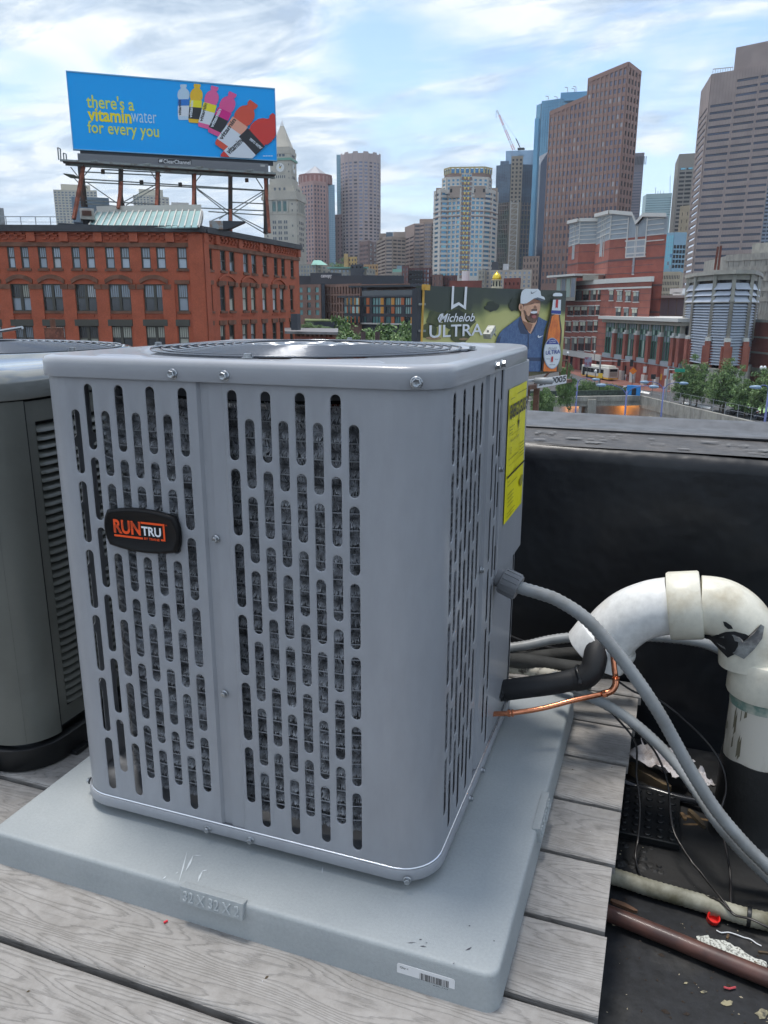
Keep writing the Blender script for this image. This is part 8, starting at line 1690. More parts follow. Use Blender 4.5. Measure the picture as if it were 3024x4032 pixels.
# people on the plaza: one skinned body each
def person(label,px_,shirt,trousers,stride=.22,rz=0,arms=.1):
    b=gz(*px_);t=T('person',label,'person',(b.x,b.y,ZG+.02),rz)
    J={'pel':(0,0,.95,.15,.11),'waist':(0,0,1.08,.13,.10),'chest':(0,0,1.32,.17,.12),'neck':(0,0,1.50,.06,.06),'hd0':(0,.01,1.58,.075,.08),'hd1':(0,.015,1.70,.085,.10),'hd2':(0,.01,1.78,.05,.06)}
    E_=[('pel','waist'),('waist','chest'),('chest','neck'),('neck','hd0'),('hd0','hd1'),('hd1','hd2')]
    for s_,nm in ((-1,'l'),(1,'r')):
        f=stride*s_;J.update({'hip'+nm:(.10*s_,0,.88,.10,.10),'kn'+nm:(.11*s_,f*.6,.50,.06,.06),'an'+nm:(.11*s_,f,.09,.04,.045),'to'+nm:(.12*s_,f+.17,.04,.035,.03),'sh'+nm:(.19*s_,0,1.42,.06,.06),'el'+nm:(.26*s_,-f*.5,1.15,.04,.04),'wr'+nm:(.25*s_,-f*.5+.14,.95,.028,.028),'ha'+nm:(.25*s_,-f*.5+.18,.87,.03,.02)})
        E_+=[('pel','hip'+nm),('hip'+nm,'kn'+nm),('kn'+nm,'an'+nm),('an'+nm,'to'+nm),('chest','sh'+nm),('sh'+nm,'el'+nm),('el'+nm,'wr'+nm),('wr'+nm,'ha'+nm)]
    ks_=list(J);me=bpy.data.meshes.new('body');me.from_pydata([J[k][:3] for k in ks_],[(ks_.index(a),ks_.index(b_)) for a,b_ in E_],[]);tmp=bpy.data.objects.new('tmp',me);COL.objects.link(tmp)
    m=tmp.modifiers.new('s','SKIN');m.use_smooth_shade=True;sv=me.skin_vertices[0].data
    for i,k in enumerate(ks_):sv[i].radius=J[k][3:5];sv[i].use_root=(k=='pel')
    tmp.modifiers.new('u','SUBSURF').levels=1;dg=bpy.context.evaluated_depsgraph_get();me2=bpy.data.meshes.new_from_object(tmp.evaluated_get(dg));bpy.data.objects.remove(tmp)
    for m_ in (M('skin_tone',(.35,.20,.13),.6),shirt,trousers,m_sig):me2.materials.append(m_)
    for p in me2.polygons:z=p.center.z;p.material_index=3 if z < .07 or z > 1.72 else 2 if z < .93 else 0 if (z > 1.49 or (abs(p.center.x) > .21 and z < 1.12)) else 1
    o=bpy.data.objects.new('body',me2);link(o,t);return t
m_sw,m_pk,m_jn=M('shirt_white',(.7,.7,.72),.7),M('shirt_coral',(.75,.22,.16),.7),M('trousers_blue_grey',(.12,.15,.22),.7)
person('person in a white top walking on the plaza with a companion',px8(528,303),m_sw,M('trousers_pale',(.45,.48,.55),.7),rz=.6);person('person in a dark top walking beside the one in white',px8(548,303),m_sig,m_jn,rz=.5);person('person in a coral top behind the rear of the bus',px8(466,262),m_pk,M('trousers_tan',(.4,.3,.22),.7),rz=-.4);person('person standing by the right signal mast in white',px8(915,300),m_sw,m_jn,.05)
# ------------------------------------------------------------------ low brick shed, vent pipes, near left cover
sd_=T('brick_shed','low red brick shed with flat metal roof, left of the hotel trees','shed',(*at(1250,1330,72).xy,ZG));A,B=cxy([(1160,1330,72),(1322,1330,70)]);d=(B-A).normalized();n=Vector((d.y,-d.x,0));L=(B-A).length;ze=zz(1250,1315,71)
o=MB();o.prism([(p.x,p.y) for p in [A,B,away(B,7),away(A,7)]],ZG,ze);o.build('wall',m_stb,sd_,world=True);o=MB();zr0=zz(1250,1305,71);q=[A-d*.6+n*.7,B+d*.6+n*.7];o.hexa([(*q[0].xy,ze),(*q[1].xy,ze),(*away(q[1],7).xy,ze),(*away(q[0],7).xy,ze)],[(*q[0].xy,zr0),(*q[1].xy,zr0),(*away(q[1],7).xy,zr0+.12),(*away(q[0],7).xy,zr0+.12)]);o.build('metal_roof',M('dull_lead_roof',(.20,.19,.19),.5,var=.2,vs=1),sd_,world=True)
for k in range(9):o=MB();u=.4+k*L/9;fbox(o,A,d,n,u,u+.15,0,.5,ze-.22,ze-.01);o.build('rafter_end',m_rust2,sd_,world=True)
u0,u1=onwall(A,B,1235,1333)[0],onwall(A,B,1283,1333)[0];o=MB();fbox(o,A,d,n,u0,u1,0,.05,ze-3,ze-.35);o.build('boarded_opening',m_tan,sd_,world=True)
o=MB();fbox(o,A,d,n,u0-.5,u0-.02,0,.12,ze-3,ze-.25);fbox(o,A,d,n,L-.7,L,0,.12,ze-3,ze-.25);o.build('brick_pier',m_stb,sd_,world=True)
p=at(1182,1260,70);tag(MB().box((p.x-.9,p.y,zz(1182,1300,70)),(p.x-.25,p.y+.6,zz(1182,1236,70))).build('roof_cover',m_blk),'dark tarpaulin covered box beside the warehouse corner','cover')
for k,(x,top) in enumerate(((1430,1306),(1486,1307))):p=at(x,1340,28);tag(MB().lathe((p.x,p.y,ZG),(0,0,1),[(.085,0),(.085,zz(x,top,28)-ZG),(.07,zz(x,top,28)-ZG),(.07,zz(x,top,28)-ZG-.2)],16).build('vent_pipe',M('rusted_brown_pipe',(.10,.065,.065),.7,var=.2,vs=4),smooth=R_(30)),('left','right')[k]+'hand brown vent pipe standing before the leafy trees','vent pipe','brown vent pipes')
p,q=on_y(0,1304,2.4),on_y(88,1290,2.4);tag(MB().tube([p-Vector((1,0,.02)),p,q],.008,8).build('antenna_rod',m_steel),'thin shiny metal rod reaching in from the left edge','rod')
# distant low roofs that close the horizon
fr_=random.Random(44);hz=MB()
for i in range(260):
    a=fr_.uniform(-1.15,.75);D=fr_.uniform(420,2200);x,y=CAM.x+D*math.sin(a),CAM.y+D*math.cos(a);s_=fr_.uniform(12,40);hz.box((x-s_,y-s_*.5,ZG),(x+s_,y+s_*.5,ZG+fr_.uniform(8,17+D*.006)))
o=hz.build('distant_rooftops',M('far_low_roofs',(.22,.20,.19),.9,var=.35,vs=.01));o['kind']='stuff';o['label']='mass of low distant city roofs along the horizon'
# thin air haze round the whole place
bpy.context.view_layer.update();HT=max((o.matrix_world @ Vector(c)).z for o in S.objects if o.type=='MESH' for c in o.bound_box)

mb=MB();mb.box((-2650,-2650,ZG-9.1),(2650,2650,HT+3));ho=bpy.data.objects.new('haze',mb.mesh('haze',[]));COL.objects.link(ho);ho['kind']='stuff';ho['label']='thin summer haze in the air over the city'
hm=bpy.data.materials.new('haze');hm.use_nodes=True;hm.node_tree.nodes.clear();hv=hm.node_tree.nodes.new('ShaderNodeVolumePrincipled');hv.inputs['Color'].default_value=(.80,.88,1,1);hv.inputs['Density'].default_value=.00013;hv.inputs['Anisotropy'].default_value=.2
hm.node_tree.links.new(hv.outputs[0],hm.node_tree.nodes.new('ShaderNodeOutputMaterial').inputs['Volume']);ho.data.materials.append(hm)
# ================================================================== pipes and clutter beside the deck
m_pvc=M('white_pvc',(.80,.80,.78),.3,col2=(.66,.62,.52),vs=8,lo=.5,hi=.72,spec=.5,var2=.10,vs2=70);m_pvcy=M('yellowed_pvc',(.72,.69,.58),.35,col2=(.50,.43,.30),vs=12,lo=.48,hi=.72,var2=.08,vs2=60);m_smu=M('black_mastic',(.012,.012,.012),.6,bump=.5,bs=60)
m_pvcd=M('dirty_pvc',(.64,.60,.52),.5,col2=(.30,.26,.19),vs=14,lo=.5,hi=.72,stretch=(1,1,.3))
m_flex=M('grey_flex_conduit',(.30,.315,.32),.45,col2=(.215,.215,.205),vs=18,lo=.42,hi=.7);m_flexd=M('stained_flex_conduit',(.34,.33,.26),.6,col2=(.12,.11,.065),vs=14,lo=.4,hi=.62);m_foam=M('black_foam',(.012,.0125,.014),.6,bump=.35,bs=160,bdist=.001);m_foam2=M('old_grey_foam',(.035,.036,.034),.8,var=.3,vs=20,bump=.6,bs=90)
m_copper=M('copper',(.72,.28,.15),.22,metal=1,col2=(.30,.10,.05),vs=30,lo=.5,hi=.7);m_rustp=M('rusty_brown_pipe',(.105,.045,.033),.5,col2=(.055,.026,.022),vs=25,lo=.4,hi=.65,coat=.2);m_wireb=M('black_wire',(.012,.010,.010),.4)
def flex(name,label,cat,pts,r,mat,pitch=.0095,group=None,n=7,seg=10,depth=.0010):
    ps=smoothpath(pts,n);L=[0]
    for a,b in zip(ps[:-1],ps[1:]):L.append(L[-1]+(b-a).length)
    out_,rs=[],[];m=int(L[-1]/(pitch/2));j=0
    for i in range(m+1):
        s=L[-1]*i/m
        while j < len(L)-2 and L[j+1] < s:j+=1
        t=(s-L[j])/max(1e-9,L[j+1]-L[j]);out_.append(ps[j].lerp(ps[j+1],t));rs.append(r if i % 2 else r-depth)
    o=MB().tube(out_,rs,seg).build(name,mat,smooth=True);tag(o,label,cat,group);return o
Y=on_y
# vertical pipe, boot and U bend
PX,PY,PRr=.347,.700,.056
pv=T('vent_pipe','white plastic vent pipe with a U bend rising from a black boot','pipe',(PX,PY,ZR))
zb=Y(2870,2955,PY).z;zs=Y(2830,2700,PY).z;zs1=Y(2830,2560,PY).z
rg=random.Random(2);mb=MB();
n=28;prof=[(PRr+.028,ZR),(PRr+.012,ZR+.004),(PRr+.006,ZR+.02),(PRr+.004,ZR+.08),(PRr+.0045,zb-.02),(PRr+.003,zb)]
mb.lathe((PX,PY,0),(0,0,1),prof,n);mb.v=[(x,y,z+(rg.uniform(-.004,.004) if abs(z-zb) < .001 else 0)) for x,y,z in mb.v];mb.build('boot',m_smu,pv,smooth=R_(60),world=True)
mb=MB();prof=[(PRr+.20,ZR+.0015),(PRr+.09,ZR+.003),(PRr+.03,ZR+.005),(PRr+.0,ZR+.006)];mb.lathe((PX,PY,0),(0,0,1),prof,36);mb.v=[(x+rg.uniform(-.01,.01),y+rg.uniform(-.01,.01),z) for x,y,z in mb.v];mb.f=mb.f[:-2];mb.mi=mb.mi[:-2];mb.build('flashing_patch',m_smu,pv,smooth=True,world=True)
MB().lathe((PX,PY,0),(0,0,1),[(PRr,ZR),(PRr,zs+.01)],32).build('riser',m_pvcd,pv,smooth=R_(40),world=True)
mb=MB().lathe((PX,PY,0),(0,0,1),[(PRr,zs-.001),(PRr+.008,zs),(PRr+.0095,zs+.004),(PRr+.0095,zs1-.006),(PRr+.007,zs1),(PRr,zs1+.001)],32);mb.build('socket',m_pvcy,pv,smooth=R_(40),world=True)
# the arch lies in a vertical plane turning towards the unit
Yp=.700;ctrl=[(2955,2560),(2950,2500),(2915,2420),(2850,2375),(2770,2365)]
def PP(x,y,r=0):return Y(x,y,Yp)
cpt=[PP(2953,2610),PP(2948,2520),PP(2905,2440),PP(2835,2392),PP(2755,2380)];e1=smoothpath(cpt,6);MB().tube(e1,PRr-.0015,28).build('elbow',m_pvcy,pv,smooth=R_(60),world=True)
a,b=PP(2762,2381),PP(2632,2385);d=(b-a);mb=MB().lathe(a,d,[(PRr-.002,-.001),(PRr+.006,0),(PRr+.008,.003),(PRr+.008,d.length-.004),(PRr+.006,d.length),(PRr-.004,d.length)],32);mb.build('coupling',m_pvcy,pv,smooth=R_(40),world=True)
w_=[PP(2640,2384),PP(2570,2395),PP(2490,2425),PP(2430,2470),PP(2395,2510)];ew=smoothpath(w_,6)
MB().tube(ew,PRr-.002,28,cap=False).build('elbow',m_pvc,pv,smooth=R_(60),world=True)
d=(ew[-1]-ew[-2]).normalized();p=ew[-1];mb=MB().lathe(p-d*.004,d,[(PRr-.003,0),(PRr+.0065,.003),(PRr+.0085,.009),(PRr+.0085,.044),(PRr+.005,.047),(PRr+.003,.045),(PRr+.001,.0)],32);mb.f=mb.f[:-2];mb.mi=mb.mi[:-2];mb.build('open_hub',m_pvc,pv,smooth=R_(40),world=True)
MB().tube([ew[-1]-d*.03,ew[-1]-d*.035],PRr-.004,24).build('dark_throat',m_dark,pv,world=True)
# torn tape, holes and smears
def patch(name,mat,cx_,cy_,pts,parent,push=.0015,bulge=0):
    """irregular sheet wrapped on the arch seen at these bearings"""
    vs=[]
    for x,y in pts:
        q=PP(x,y);best=min(range(len(e1)),key=lambda i:(e1[i]-q).length);c=e1[best];dd=q-c;dd.y=0;h=min(.98,dd.length/(PRr));vs.append(Vector((c.x,0,c.z))+Vector((dd.x,0,dd.z)).normalized()*PRr*h+Vector((0,Yp-math.sqrt(max(0,1-h*h))*(PRr)-push,0)))
    k=len(vs);c0=sum(vs,Vector((0,0,0)))/k;best=min(range(len(e1)),key=lambda i:(e1[i]-c0).length);c0=Vector((c0.x,min(v.y for v in vs)-bulge,c0.z));mb=MB().add(vs+[c0],[(i,(i+1) % k,k) for i in range(k)]);return mb.build(name,mat,parent,world=True,smooth=True)
m_tape=M('torn_grey_tape',(.30,.31,.30),.8,col2=(.12,.12,.12),vs=40,bump=1,bs=150);
patch('torn_hole',m_dark,0,0,[(2775,2515),(2800,2480),(2850,2445),(2885,2440),(2925,2450),(2945,2460),(2925,2500),(2890,2530),(2860,2555),(2830,2540)],pv,.0012)
patch('torn_tape',m_tape,0,0,[(2790,2500),(2830,2470),(2880,2452),(2905,2462),(2920,2478),(2960,2448),(2985,2420),(3000,2430),(2990,2470),(2960,2505),(2920,2545),(2880,2530),(2835,2520)],pv,.003,.003)
patch('hole',m_dark,0,0,[(2840,2402),(2852,2404),(2872,2418),(2878,2430),(2860,2432),(2846,2420)],pv,.0016)
mb=MB();
for k in range(22):a_=rg.uniform(2.2,4.2);z=rg.uniform(zb-.002,zs);h=rg.uniform(.008,.035) if k % 3 else .05;wv=rg.uniform(.03,.10);r_=PRr+.0007;mb.add([(PX+r_*math.cos(a_),PY+r_*math.sin(a_),z),(PX+r_*math.cos(a_+wv),PY+r_*math.sin(a_+wv),z+h*.2),(PX+r_*math.cos(a_+wv*.8),PY+r_*math.sin(a_+wv*.8),z+h),(PX+r_*math.cos(a_+wv*.1),PY+r_*math.sin(a_+wv*.1),z+h*.7)],[(0,1,2,3)])
mb.build('grime_streak',M('pipe_grime',(.17,.15,.10),.8),pv,world=True,kind='stuff')
MB().lathe((PX,PY,0),(0,0,1),[(PRr+.0008,zs-.022),(PRr+.0012,zs-.002)],32).build('green_primer_band',M('green_primer',(.16,.27,.23),.6,col2=(.55,.53,.44),vs=25),pv,world=True)
# liquid tight conduit from the control panel
cn=T('conduit','grey flexible conduit arching from the control panel down to the right','conduit',(-.09,.47,.35))
p0=Vector((-.112,.475,.348));p1=Y(2078,2333,.47)
d=(p1-p0).normalized();MB().lathe(p0-d*.004,d,[(.012,-.01),(.016,0),(.016,.006),(.0215,.008),(.0222,.020),(.0225,.034),(.0205,.040)],24).build('compression_nut',M('grey_fitting',(.17,.175,.185),.5),cn,smooth=R_(25),world=True)
mb=MB()
for k in range(14):t=2*PI*k/14;a_=d.orthogonal().normalized();b_=d.cross(a_);q=p0+d*.006+(a_*math.cos(t)+b_*math.sin(t))*.0218;mb.bar(q,q+d*.027,.0022)
mb.build('grip_rib',M('grey_fitting',(.17,.175,.185),.5),cn,world=True);MB().lathe(p0-d*.003,(1,0,0),[(.016,-.012),(.016,-.004)],6).build('lock_nut',m_steel,cn,world=True)
pts=[p0+d*.03,Y(2130,2338,.468),Y(2200,2365,.47),Y(2300,2430,.475),Y(2400,2535,.48),Y(2500,2665,.485),Y(2590,2800,.49),Y(2660,2925,.50),Y(2730,3050,.505),Y(2820,3190,.51),Y(2930,3320,.515),Y(3060,3450,.52),Y(3150,3540,.53)]
ps=smoothpath(pts,7);L=0;o=flex('flexible_hose','x','x',pts,.0114,m_flex);del o['category'];del o['label'];o.parent=cn;o.data.transform(Matrix.Translation(-cn.location))
flex('conduit','grey flexible conduit rising behind the elbow from the unit to the wall','conduit',[Y(1900,2590,.80),Y(1960,2560,.80),Y(2080,2540,.82),Y(2180,2518,.84),Y(2300,2507,.86),Y(2500,2505,.88),Y(2640,2512,.90),Y(2780,2535,.93),Y(2870,2580,.97)],.0115,m_flex)
flex('conduit','grey flexible conduit running from behind the pad to join the front one','conduit',[Y(2180,2660,.70),Y(2280,2722,.66),Y(2400,2782,.64),Y(2500,2850,.63),Y(2600,2940,.62),Y(2680,3030,.60),Y(2745,3120,.57),Y(2810,3220,.545),Y(2900,3330,.54),Y(3040,3470,.54)],.0108,m_flex)
flex('conduit','stained greenish conduit lying on the black roof left to right','conduit',[(.02,.475,ZR+.02),(.119,.472,ZR+.018),(.18,.466,ZR+.0165),(.26,.460,ZR+.0165),(.33,.452,ZR+.0165),(.42,.45,ZR+.0165),(.7,.42,ZR+.0165)],.0155,m_flexd,pitch=.0085)
flex('conduit','whitish stained conduit with black burn marks behind the pad','conduit',[Y(1900,2605,.83),Y(1960,2625,.82),Y(2060,2635,.80),Y(2140,2650,.78),Y(2230,2670,.76),Y(2330,2700,.76)],.0125,M('scorched_conduit',(.42,.40,.34),.6,col2=(.03,.025,.02),vs=30,lo=.5,hi=.6))
def pipe(name,label,cat,pts,r,mat,seg=12,n=6,group=None):o=MB().tube(smoothpath(pts,n),r,seg).build(name,mat,smooth=R_(60));tag(o,label,cat,group);return o
pipe('insulated_line','upper old grey insulated refrigerant line behind the pad','insulated pipe',[Y(1900,2600,.88),Y(2100,2590,.88),Y(2200,2580,.88),Y(2330,2575,.88),Y(2480,2600,.9)],.0165,m_foam2);pipe('insulated_line','lower old grey insulated refrigerant line behind the pad','insulated pipe',[Y(1900,2575,.80),Y(1960,2590,.80),Y(2080,2605,.80),Y(2200,2625,.80),Y(2330,2640,.81),Y(2420,2640,.82)],.0175,m_foam2)
li=T('insulated_line','black foam insulated line bending up into the white elbow','insulated pipe',(-.08,.56,.1))
f1=[Y(1900,2735,.60),Y(1960,2722,.60),Y(2060,2708,.60),Y(2180,2692,.61),Y(2275,2672,.62)];MB().tube(smoothpath(f1,6),.0205,18).build('foam_sleeve',m_foam,li,smooth=R_(60),world=True)
f2_=[Y(2262,2676,.62),Y(2300,2668,.62),Y(2330,2640,.625),Y(2342,2600,.635),Y(2350,2560,.65),Y(2375,2500,.68),Y(2420,2440,.70)];MB().tube(smoothpath(f2_,6),.0225,18).build('foam_sleeve',m_foam,li,smooth=R_(60),world=True)
for x,y,yy,s_ in ((1985,2720,.60,1.0),(2290,2664,.62,1.08)):
    p=Y(x,y,yy);q=Y(x+20,y-(3 if x < 2100 else 8),yy);d=(q-p).normalized();mb=MB().lathe(p-d*.002,d,[(.0212*s_,0),(.0218*s_,.001),(.0218*s_,.0045),(.0212*s_,.0055)],20);mb.bar(p+Vector((0,-.024,.0)),p+Vector((0.0,-.029,.004)),.006,.008);mb.build('cable_tie',m_black,li,smooth=R_(40),world=True)
cpp=T('copper_line','bright copper pipe with brazed fittings curving up to the elbow','copper pipe',(-.08,.5,.05))
cc_=[Y(1900,2815,.52),Y(1950,2811,.52),Y(2010,2808,.52),Y(2130,2790,.54),Y(2260,2757,.565),Y(2370,2733,.59)];MB().tube(smoothpath(cc_,6),.0048,12).build('tube',m_copper,cpp,smooth=True,world=True)
c2_=[Y(2370,2733,.59),Y(2405,2722,.595),Y(2422,2700,.60),Y(2425,2672,.605)];MB().tube(smoothpath(c2_,6),.0062,12).build('bend_fitting',m_copper,cpp,smooth=True,world=True)
MB().tube([Y(2425,2675,.605),Y(2420,2640,.61),Y(2414,2580,.63),Y(2410,2520,.66)],.0052,12).build('tube',m_copper,cpp,smooth=True,world=True)
for x,y,yy,dx,dy in ((2375,2732,.59,14,-3),(2425,2678,.605,0,-10),(2000,2808,.52,10,0),(2016,2808,.52,6,0)):p,q=Y(x,y,yy),Y(x+dx,y+dy,yy);MB().tube([p,q],.0070,12).build('collar',m_copper,cpp,smooth=R_(40),world=True)
# copper drain on the roof, black wires
pipe('roof_pipe','dark brown copper pipe lying on the roof in the lower right corner','pipe',[(.02,.392,ZR+.020),(.117,.378,ZR+.018),(.20,.362,ZR+.0165),(.30,.340,ZR+.016),(.40,.322,ZR+.016),(.6,.30,ZR+.016)],.0135,m_rustp,16)
pipe('roof_pipe','thin black pipe crossing behind the rubber block','pipe',[(.02,.80,ZR+.035),Y(2480,3090,.79),Y(2560,3110,.78),Y(2660,3140,.765),Y(2760,3160,.75),Y(2840,3175,.74)],.0085,M('black_pipe',(.02,.022,.026),.25,coat=.4),12)
Zr=ZR+.006
def wire(label,pts,r=.0021):pipe('cable',label,'cable',pts,r,m_wireb,6,6,'thin black cables hanging beside the deck')
wire('thin black cable dropping straight from the deck edge and looping over the rubber block',[Y(2380,2780,.66),Y(2430,2830,.655),Y(2502,2925,.645),Y(2506,3050,.63),Y(2520,3180,.60),Y(2512,3300,.57),Y(2502,3380,.53),Y(2530,3460,.51),Y(2600,3508,.49),Y(2680,3532,.475),Y(2760,3528,.465),Y(2830,3545,.455),Y(2875,3585,.44)])
wire('thin black cable crossing before the rag down to the stained conduit',[Y(2230,2700,.70),Y(2300,2740,.69),Y(2420,2810,.67),Y(2520,2895,.655),Y(2585,2970,.64),Y(2630,3090,.62),Y(2645,3240,.585),Y(2690,3345,.54),Y(2770,3450,.50),Y(2850,3550,.455),Y(2890,3600,.44),Y(2960,3620,.43),Y(3040,3660,.42)])
wire('thin black cable hugging the vent pipe boot',[Y(2430,2680,.72),Y(2500,2725,.71),Y(2600,2760,.70),Y(2700,2840,.69),Y(2790,2930,.675),Y(2845,3020,.66),Y(2858,3110,.64),Y(2838,3200,.61),Y(2850,3300,.57),Y(2872,3420,.53),Y(2878,3560,.46)])
wire('thin dark cable running behind the unit to the white elbow',[Y(1900,2440,.85),Y(1960,2480,.86),Y(2080,2530,.88),Y(2200,2555,.9),Y(2300,2570,.92)],.0024)
p,q=(.325,.436,ZR+.017),(.331,.474,ZR+.017);MB().lathe((.330,.4535,ZR+.0165),(1,-.08,0),[(.0162,0),(.0168,.001),(.0168,.006),(.0162,.007)],20);o=MB().lathe((.332,.4535,ZR+.0165),(1,-.1,0),[(.0160,0),(.0170,.001),(.0170,.006),(.0160,.007)],20).build('cable_tie',m_black,smooth=R_(40));tag(o,'black cable tie round the stained conduit at the right','cable tie')
# rubber block with raised dots
bl=T('rubber_block','black rubber roof block with raised round studs on a stand','rubber block',(.17,.68,ZR))
bx0,bx1,by0,by1,bz=.085,.228,.600,.762,-.185;mb=MB().box((bx0,by0,bz-.012),(bx1,by1,bz));mb.build('studded_plate',m_black,bl,world=True,bevel=.002)
for i in range(6):
    for j in range(7):MB().lathe((bx0+.016+i*.0225,by0+.012+j*.0232,bz),(0,0,1),[(.0072,0),(.0068,.0025),(.0055,.0034),(.002,.0036)],12).build('stud',m_black,bl,world=True)
MB().box((bx0+.0,by0+.006,ZR),(bx1-.006,by1-.01,bz-.012)).build('foot',m_dark,bl,world=True)
mb=MB();rg=random.Random(9)
for k in range(30):a_=rg.uniform(.10,.21);mb.lathe((a_,rg.uniform(.53,.60),ZR),(0,0,1),[(rg.uniform(.006,.02),0),(.004,rg.uniform(.001,.005))],7)
mb.build('mastic_lump',m_smu,bl,world=True,kind='stuff')
# rag
def cloth(name,label,cx_,cy_,sx,sy,rz,mat,z0,amp,seed,nx=20,ny=14,ragged=True,drape=None):
    r=random.Random(seed);vs=[];ca,sa=math.cos(rz),math.sin(rz)
    for i in range(nx+1):
        for j in range(ny+1):
            u,v=i/nx-.5,j/ny-.5;edge=(i in (0,nx) or j in (0,ny));
            if edge and ragged:u+=r.uniform(-.03,.03);v+=r.uniform(-.04,.04)
            x,y=u*sx*(1+.25*math.sin(v*5+seed)),v*sy*(1+.2*math.cos(u*6+seed));h=mnoise.noise(Vector((u*4.2+seed,v*4.2,0)))*amp+mnoise.noise(Vector((u*11+seed,v*11,3)))*amp*.4+amp*.7
            vs.append((cx_+x*ca-y*sa,cy_+x*sa+y*ca,z0+max(.0015,h)))
    mb=MB().add(vs,[(i*(ny+1)+j,(i+1)*(ny+1)+j,(i+1)*(ny+1)+j+1,i*(ny+1)+j+1) for i in range(nx) for j in range(ny)]);o=mb.build(name,mat,smooth=True);tag(o,label,'rag' if name=='rag' else cat_of[name]);return o
cat_of={'mesh_scrap':'mesh scrap'}
m_rag=M('terry_cloth',(.56,.54,.55),.95,col2=(.30,.24,.20),vs=16,lo=.48,hi=.68,bump=1,bs=330,bdist=.003);
rag=cloth('rag','crumpled pinkish white rag on the wood scraps behind the block',.185,.845,.125,.085,-.35,m_rag,-.178,.034,4)
rag2=cloth('rag','small frayed white rag end beside the larger rag',.262,.820,.062,.045,.6,m_rag,-.190,.020,11)
fb=MB();rg=random.Random(31)
for o,k0 in ((rag,230),(rag2,110)):
    mv=[v.co for v in o.data.vertices]
    for k in range(k0):p=rg.choice(mv);q=p+Vector((rg.uniform(-.006,.006),rg.uniform(-.006,.006),rg.uniform(0,.005)));fb.add([p,p+Vector((.0005,0,0)),q],[(0,1,2)])
o=fb.build('frayed_thread',m_rag);o['kind']='stuff';o['label']='frayed cotton threads round the two rags'
# wood splinters, stones and litter, each its own thing where it shows
m_wood=M('wet_splinter_wood',(.24,.145,.065),.8,col2=(.07,.045,.025),vs=50,stretch=(1,1,1),lo=.4,hi=.65);m_woodd=M('rotten_timber',(.075,.055,.035),.9,col2=(.16,.11,.05),vs=30,lo=.45,hi=.7,bump=1,bs=60)
def stick(label,a,b,w_,h,z=ZR,mat=m_wood,name='wood_splinter'):
    p=Vector((*on_z(*a,z+h/2).xy,z+h/2));q=Vector((*on_z(*b,z+h/2).xy,z+h/2));d=(q-p).normalized();s_=Vector((-d.y,d.x,0));m_=p.lerp(q,.5)+s_*w_*.15;k=w_/2;vs=[]
    for c,f in ((p,.55),(p.lerp(q,.12),1),(m_,1.1),(p.lerp(q,.86),.8),(q,.25)):vs+=[c-s_*k*f-Vector((0,0,h/2)),c+s_*k*f-Vector((0,0,h/2)),c+s_*k*f*.8+Vector((0,0,h/2)),c-s_*k*f*.9+Vector((0,0,h/2))]
    mb=MB().add(vs,[(i*4+j,i*4+(j+1) % 4,(i+1)*4+(j+1) % 4,(i+1)*4+j) for i in range(4) for j in range(4)]+[(3,2,1,0),(16,17,18,19)]);o=mb.build(name,mat);tag(o,label,'wood scrap','splintered wood scraps on the roof');return o
stick('thick rotten timber end under the rag',(2480,3020),(2640,3115),.022,.024,mat=m_woodd);stick('long pale splinter right of the rubber block',(2685,3215),(2815,3240),.008,.006);stick('second splinter just below the long pale one',(2690,3248),(2822,3252),.006,.004,ZR+.001)
stick('dark splinter leaning across the pale ones',(2712,3190),(2776,3258),.011,.007,ZR+.006,m_woodd);stick('orange splinter touching the block corner',(2682,3205),(2700,3232),.010,.008);stick('splinter beside the conduits near the vent boot',(2770,3110),(2815,3160),.006,.004);stick('short splinter right of the rag',(2735,3120),(2760,3150),.005,.004)
stick('reddish splinter between the two roof conduits',(2405,3545),(2510,3590),.010,.005,ZR,M('reddish_splinter',(.16,.085,.05),.8));stick('small splinter near the lower right frame edge',(2968,3800),(2992,3782),.006,.004);stick('tiny splinter below the red cap',(2868,3680),(2862,3696),.004,.003);stick('long thin twig right of the white twist tie',(2985,3748),(3040,3756),.004,.003,ZR,m_woodd);stick('brown splinter under the rag edge',(2560,3105),(2690,3140),.008,.006,ZR+.003,m_woodd)
cp_=on_z(2806,3618,ZR+.008);rc=T('bottle_cap','small red plastic cap lying beside the stained conduit','cap',(cp_.x,cp_.y,ZR));mb=MB().lathe((cp_.x,cp_.y+.004,ZR+.001),(.15,-.35,1),[(.0085,0),(.0098,.001),(.0105,.012),(.0098,.0125),(.0085,.0115),(.0075,.003),(.001,.0028)],22);mb.build('rim',M('red_plastic',(.70,.02,.015),.35),rc,smooth=R_(40),world=True)
o=MB().tube(smoothpath([Vector((*on_z(x,y,ZR+.004).xy,ZR+.0025+.0015*(i % 2))) for i,(x,y) in enumerate(((2822,3660),(2840,3672),(2870,3668),(2900,3680),(2930,3688),(2955,3698),(2980,3712),(2998,3724)))],4),.0009,5).build('twist_tie',m_wh);tag(o,'white wavy twist tie on the black roof at the right','twist tie')
scp=on_z(2880,3770,ZR);m_mesh=M('white_mesh',(.56,.57,.52),.8,col2=(.20,.20,.18),vs=260,lo=.5,hi=.56);cloth('mesh_scrap','leaf shaped scrap of white plastic mesh under the brown pipe',scp.x,scp.y+.004,.085,.034,-.25,m_mesh,ZR,.006,7,16,8)
o=MB().tube([Vector((*on_z(x,y,ZR+.004).xy,ZR+.0035)) for x,y in ((2850,3886),(2872,3892),(2896,3886))],.0016,6).build('wire_nut_strip',M('faded_red',(.45,.06,.07),.5));tag(o,'tiny faded red strip on the roof near the bottom','plastic strip')
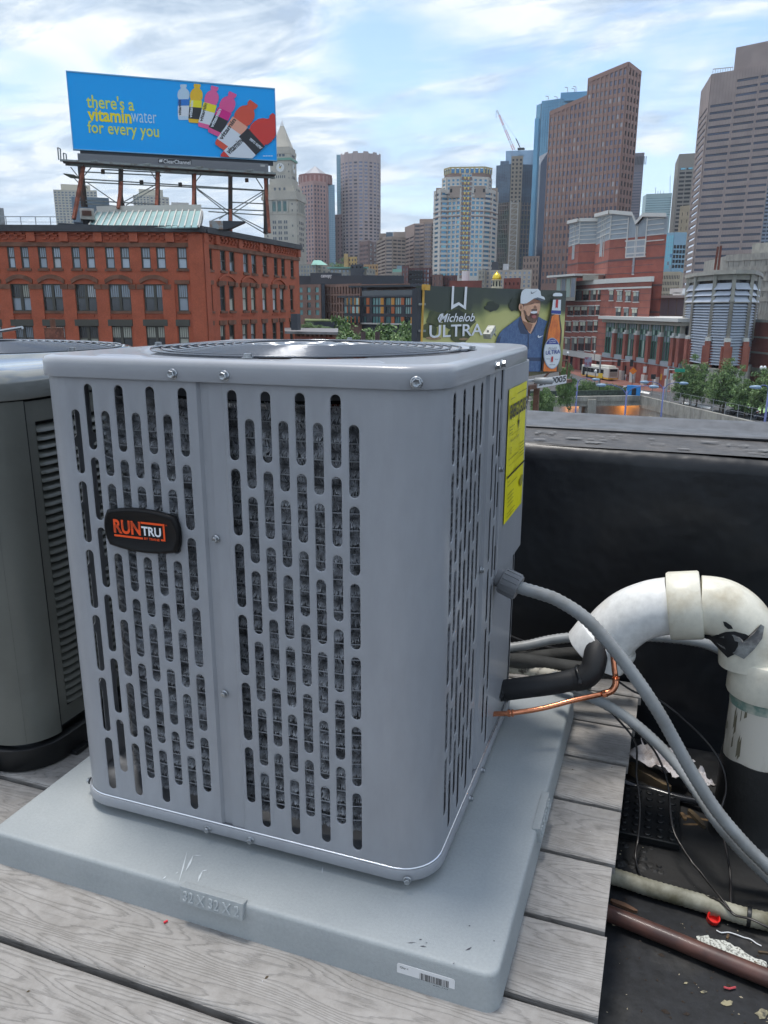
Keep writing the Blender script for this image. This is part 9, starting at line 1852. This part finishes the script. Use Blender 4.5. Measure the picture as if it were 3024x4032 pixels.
o=MB().box((-.4,0,0),(-.39,.01,.001));p=on_z(645,3633,ZD+.002);q=on_z(660,3625,ZD+.002);o=MB().bar(p,q,.0022).build('plastic_strip',M('bright_red',(.70,.03,.05),.5));tag(o,'tiny bright red strip on the deck board in front of the pad','plastic strip')
rg=random.Random(77)
def bits(name,label,mat,n,box_,s0,s1,zf):
    mb=MB()
    for _ in range(n):
        x,y=rg.uniform(box_[0],box_[1]),rg.uniform(box_[2],box_[3]);s_=rg.uniform(s0,s1)*(1 if rg.random() < .85 else 2.2);a_=rg.uniform(0,3.1);q=[(x+s_*math.cos(a_+t)*(1 if k % 2 else .5),y+s_*math.sin(a_+t)*(1 if k % 2 else .5),zf+.0004) for k,t in enumerate((0,1.5,3.1,4.6))];mb.add(q+[(x,y,zf+s_*.8)],[(0,1,4),(1,2,4),(2,3,4),(3,0,4)])
    o=mb.build(name,mat);o['kind']='stuff';o['label']=label;return o
bits('roof_grit','pale grit and paint flakes scattered on the black roof',M('pale_grit',(.42,.36,.25),.8),170,(.12,.52,.10,.80),.0006,.0022,ZR);bits('roof_grit','dark grit scattered on the black roof',M('dark_grit',(.05,.035,.025),.8),260,(.12,.55,.10,.90),.001,.0032,ZR);bits('deck_specks','tiny pale specks on the deck boards',m_white,45,(-1.0,.11,-.35,.9),.0006,.0014,ZD);bits('deck_specks','tiny dark specks on the deck boards',m_woodd,60,(-1.0,.11,-.35,.9),.0006,.0016,ZD)
m_patch=M('pale_roof_stain',(.30,.27,.17),.8,col2=(.05,.05,.045),vs=60,lo=.42,hi=.6);mb=MB()
for x,y,a_,b_ in ((2862,3950,28,16),(3000,3990,30,24),(2770,3905,16,6),(2700,3870,10,5),(2930,3470,10,10)):mb.add([tuple(on_z(x+a_*math.cos(t*PI/6)*rg.uniform(.5,1.1),y+b_*math.sin(t*PI/6)*rg.uniform(.5,1.1),ZR+.0012)) for t in range(12)],[tuple(range(12))])
o=mb.build('roof_stain',m_patch);o['kind']='stuff';o['label']='pale mineral stains on the black roof'
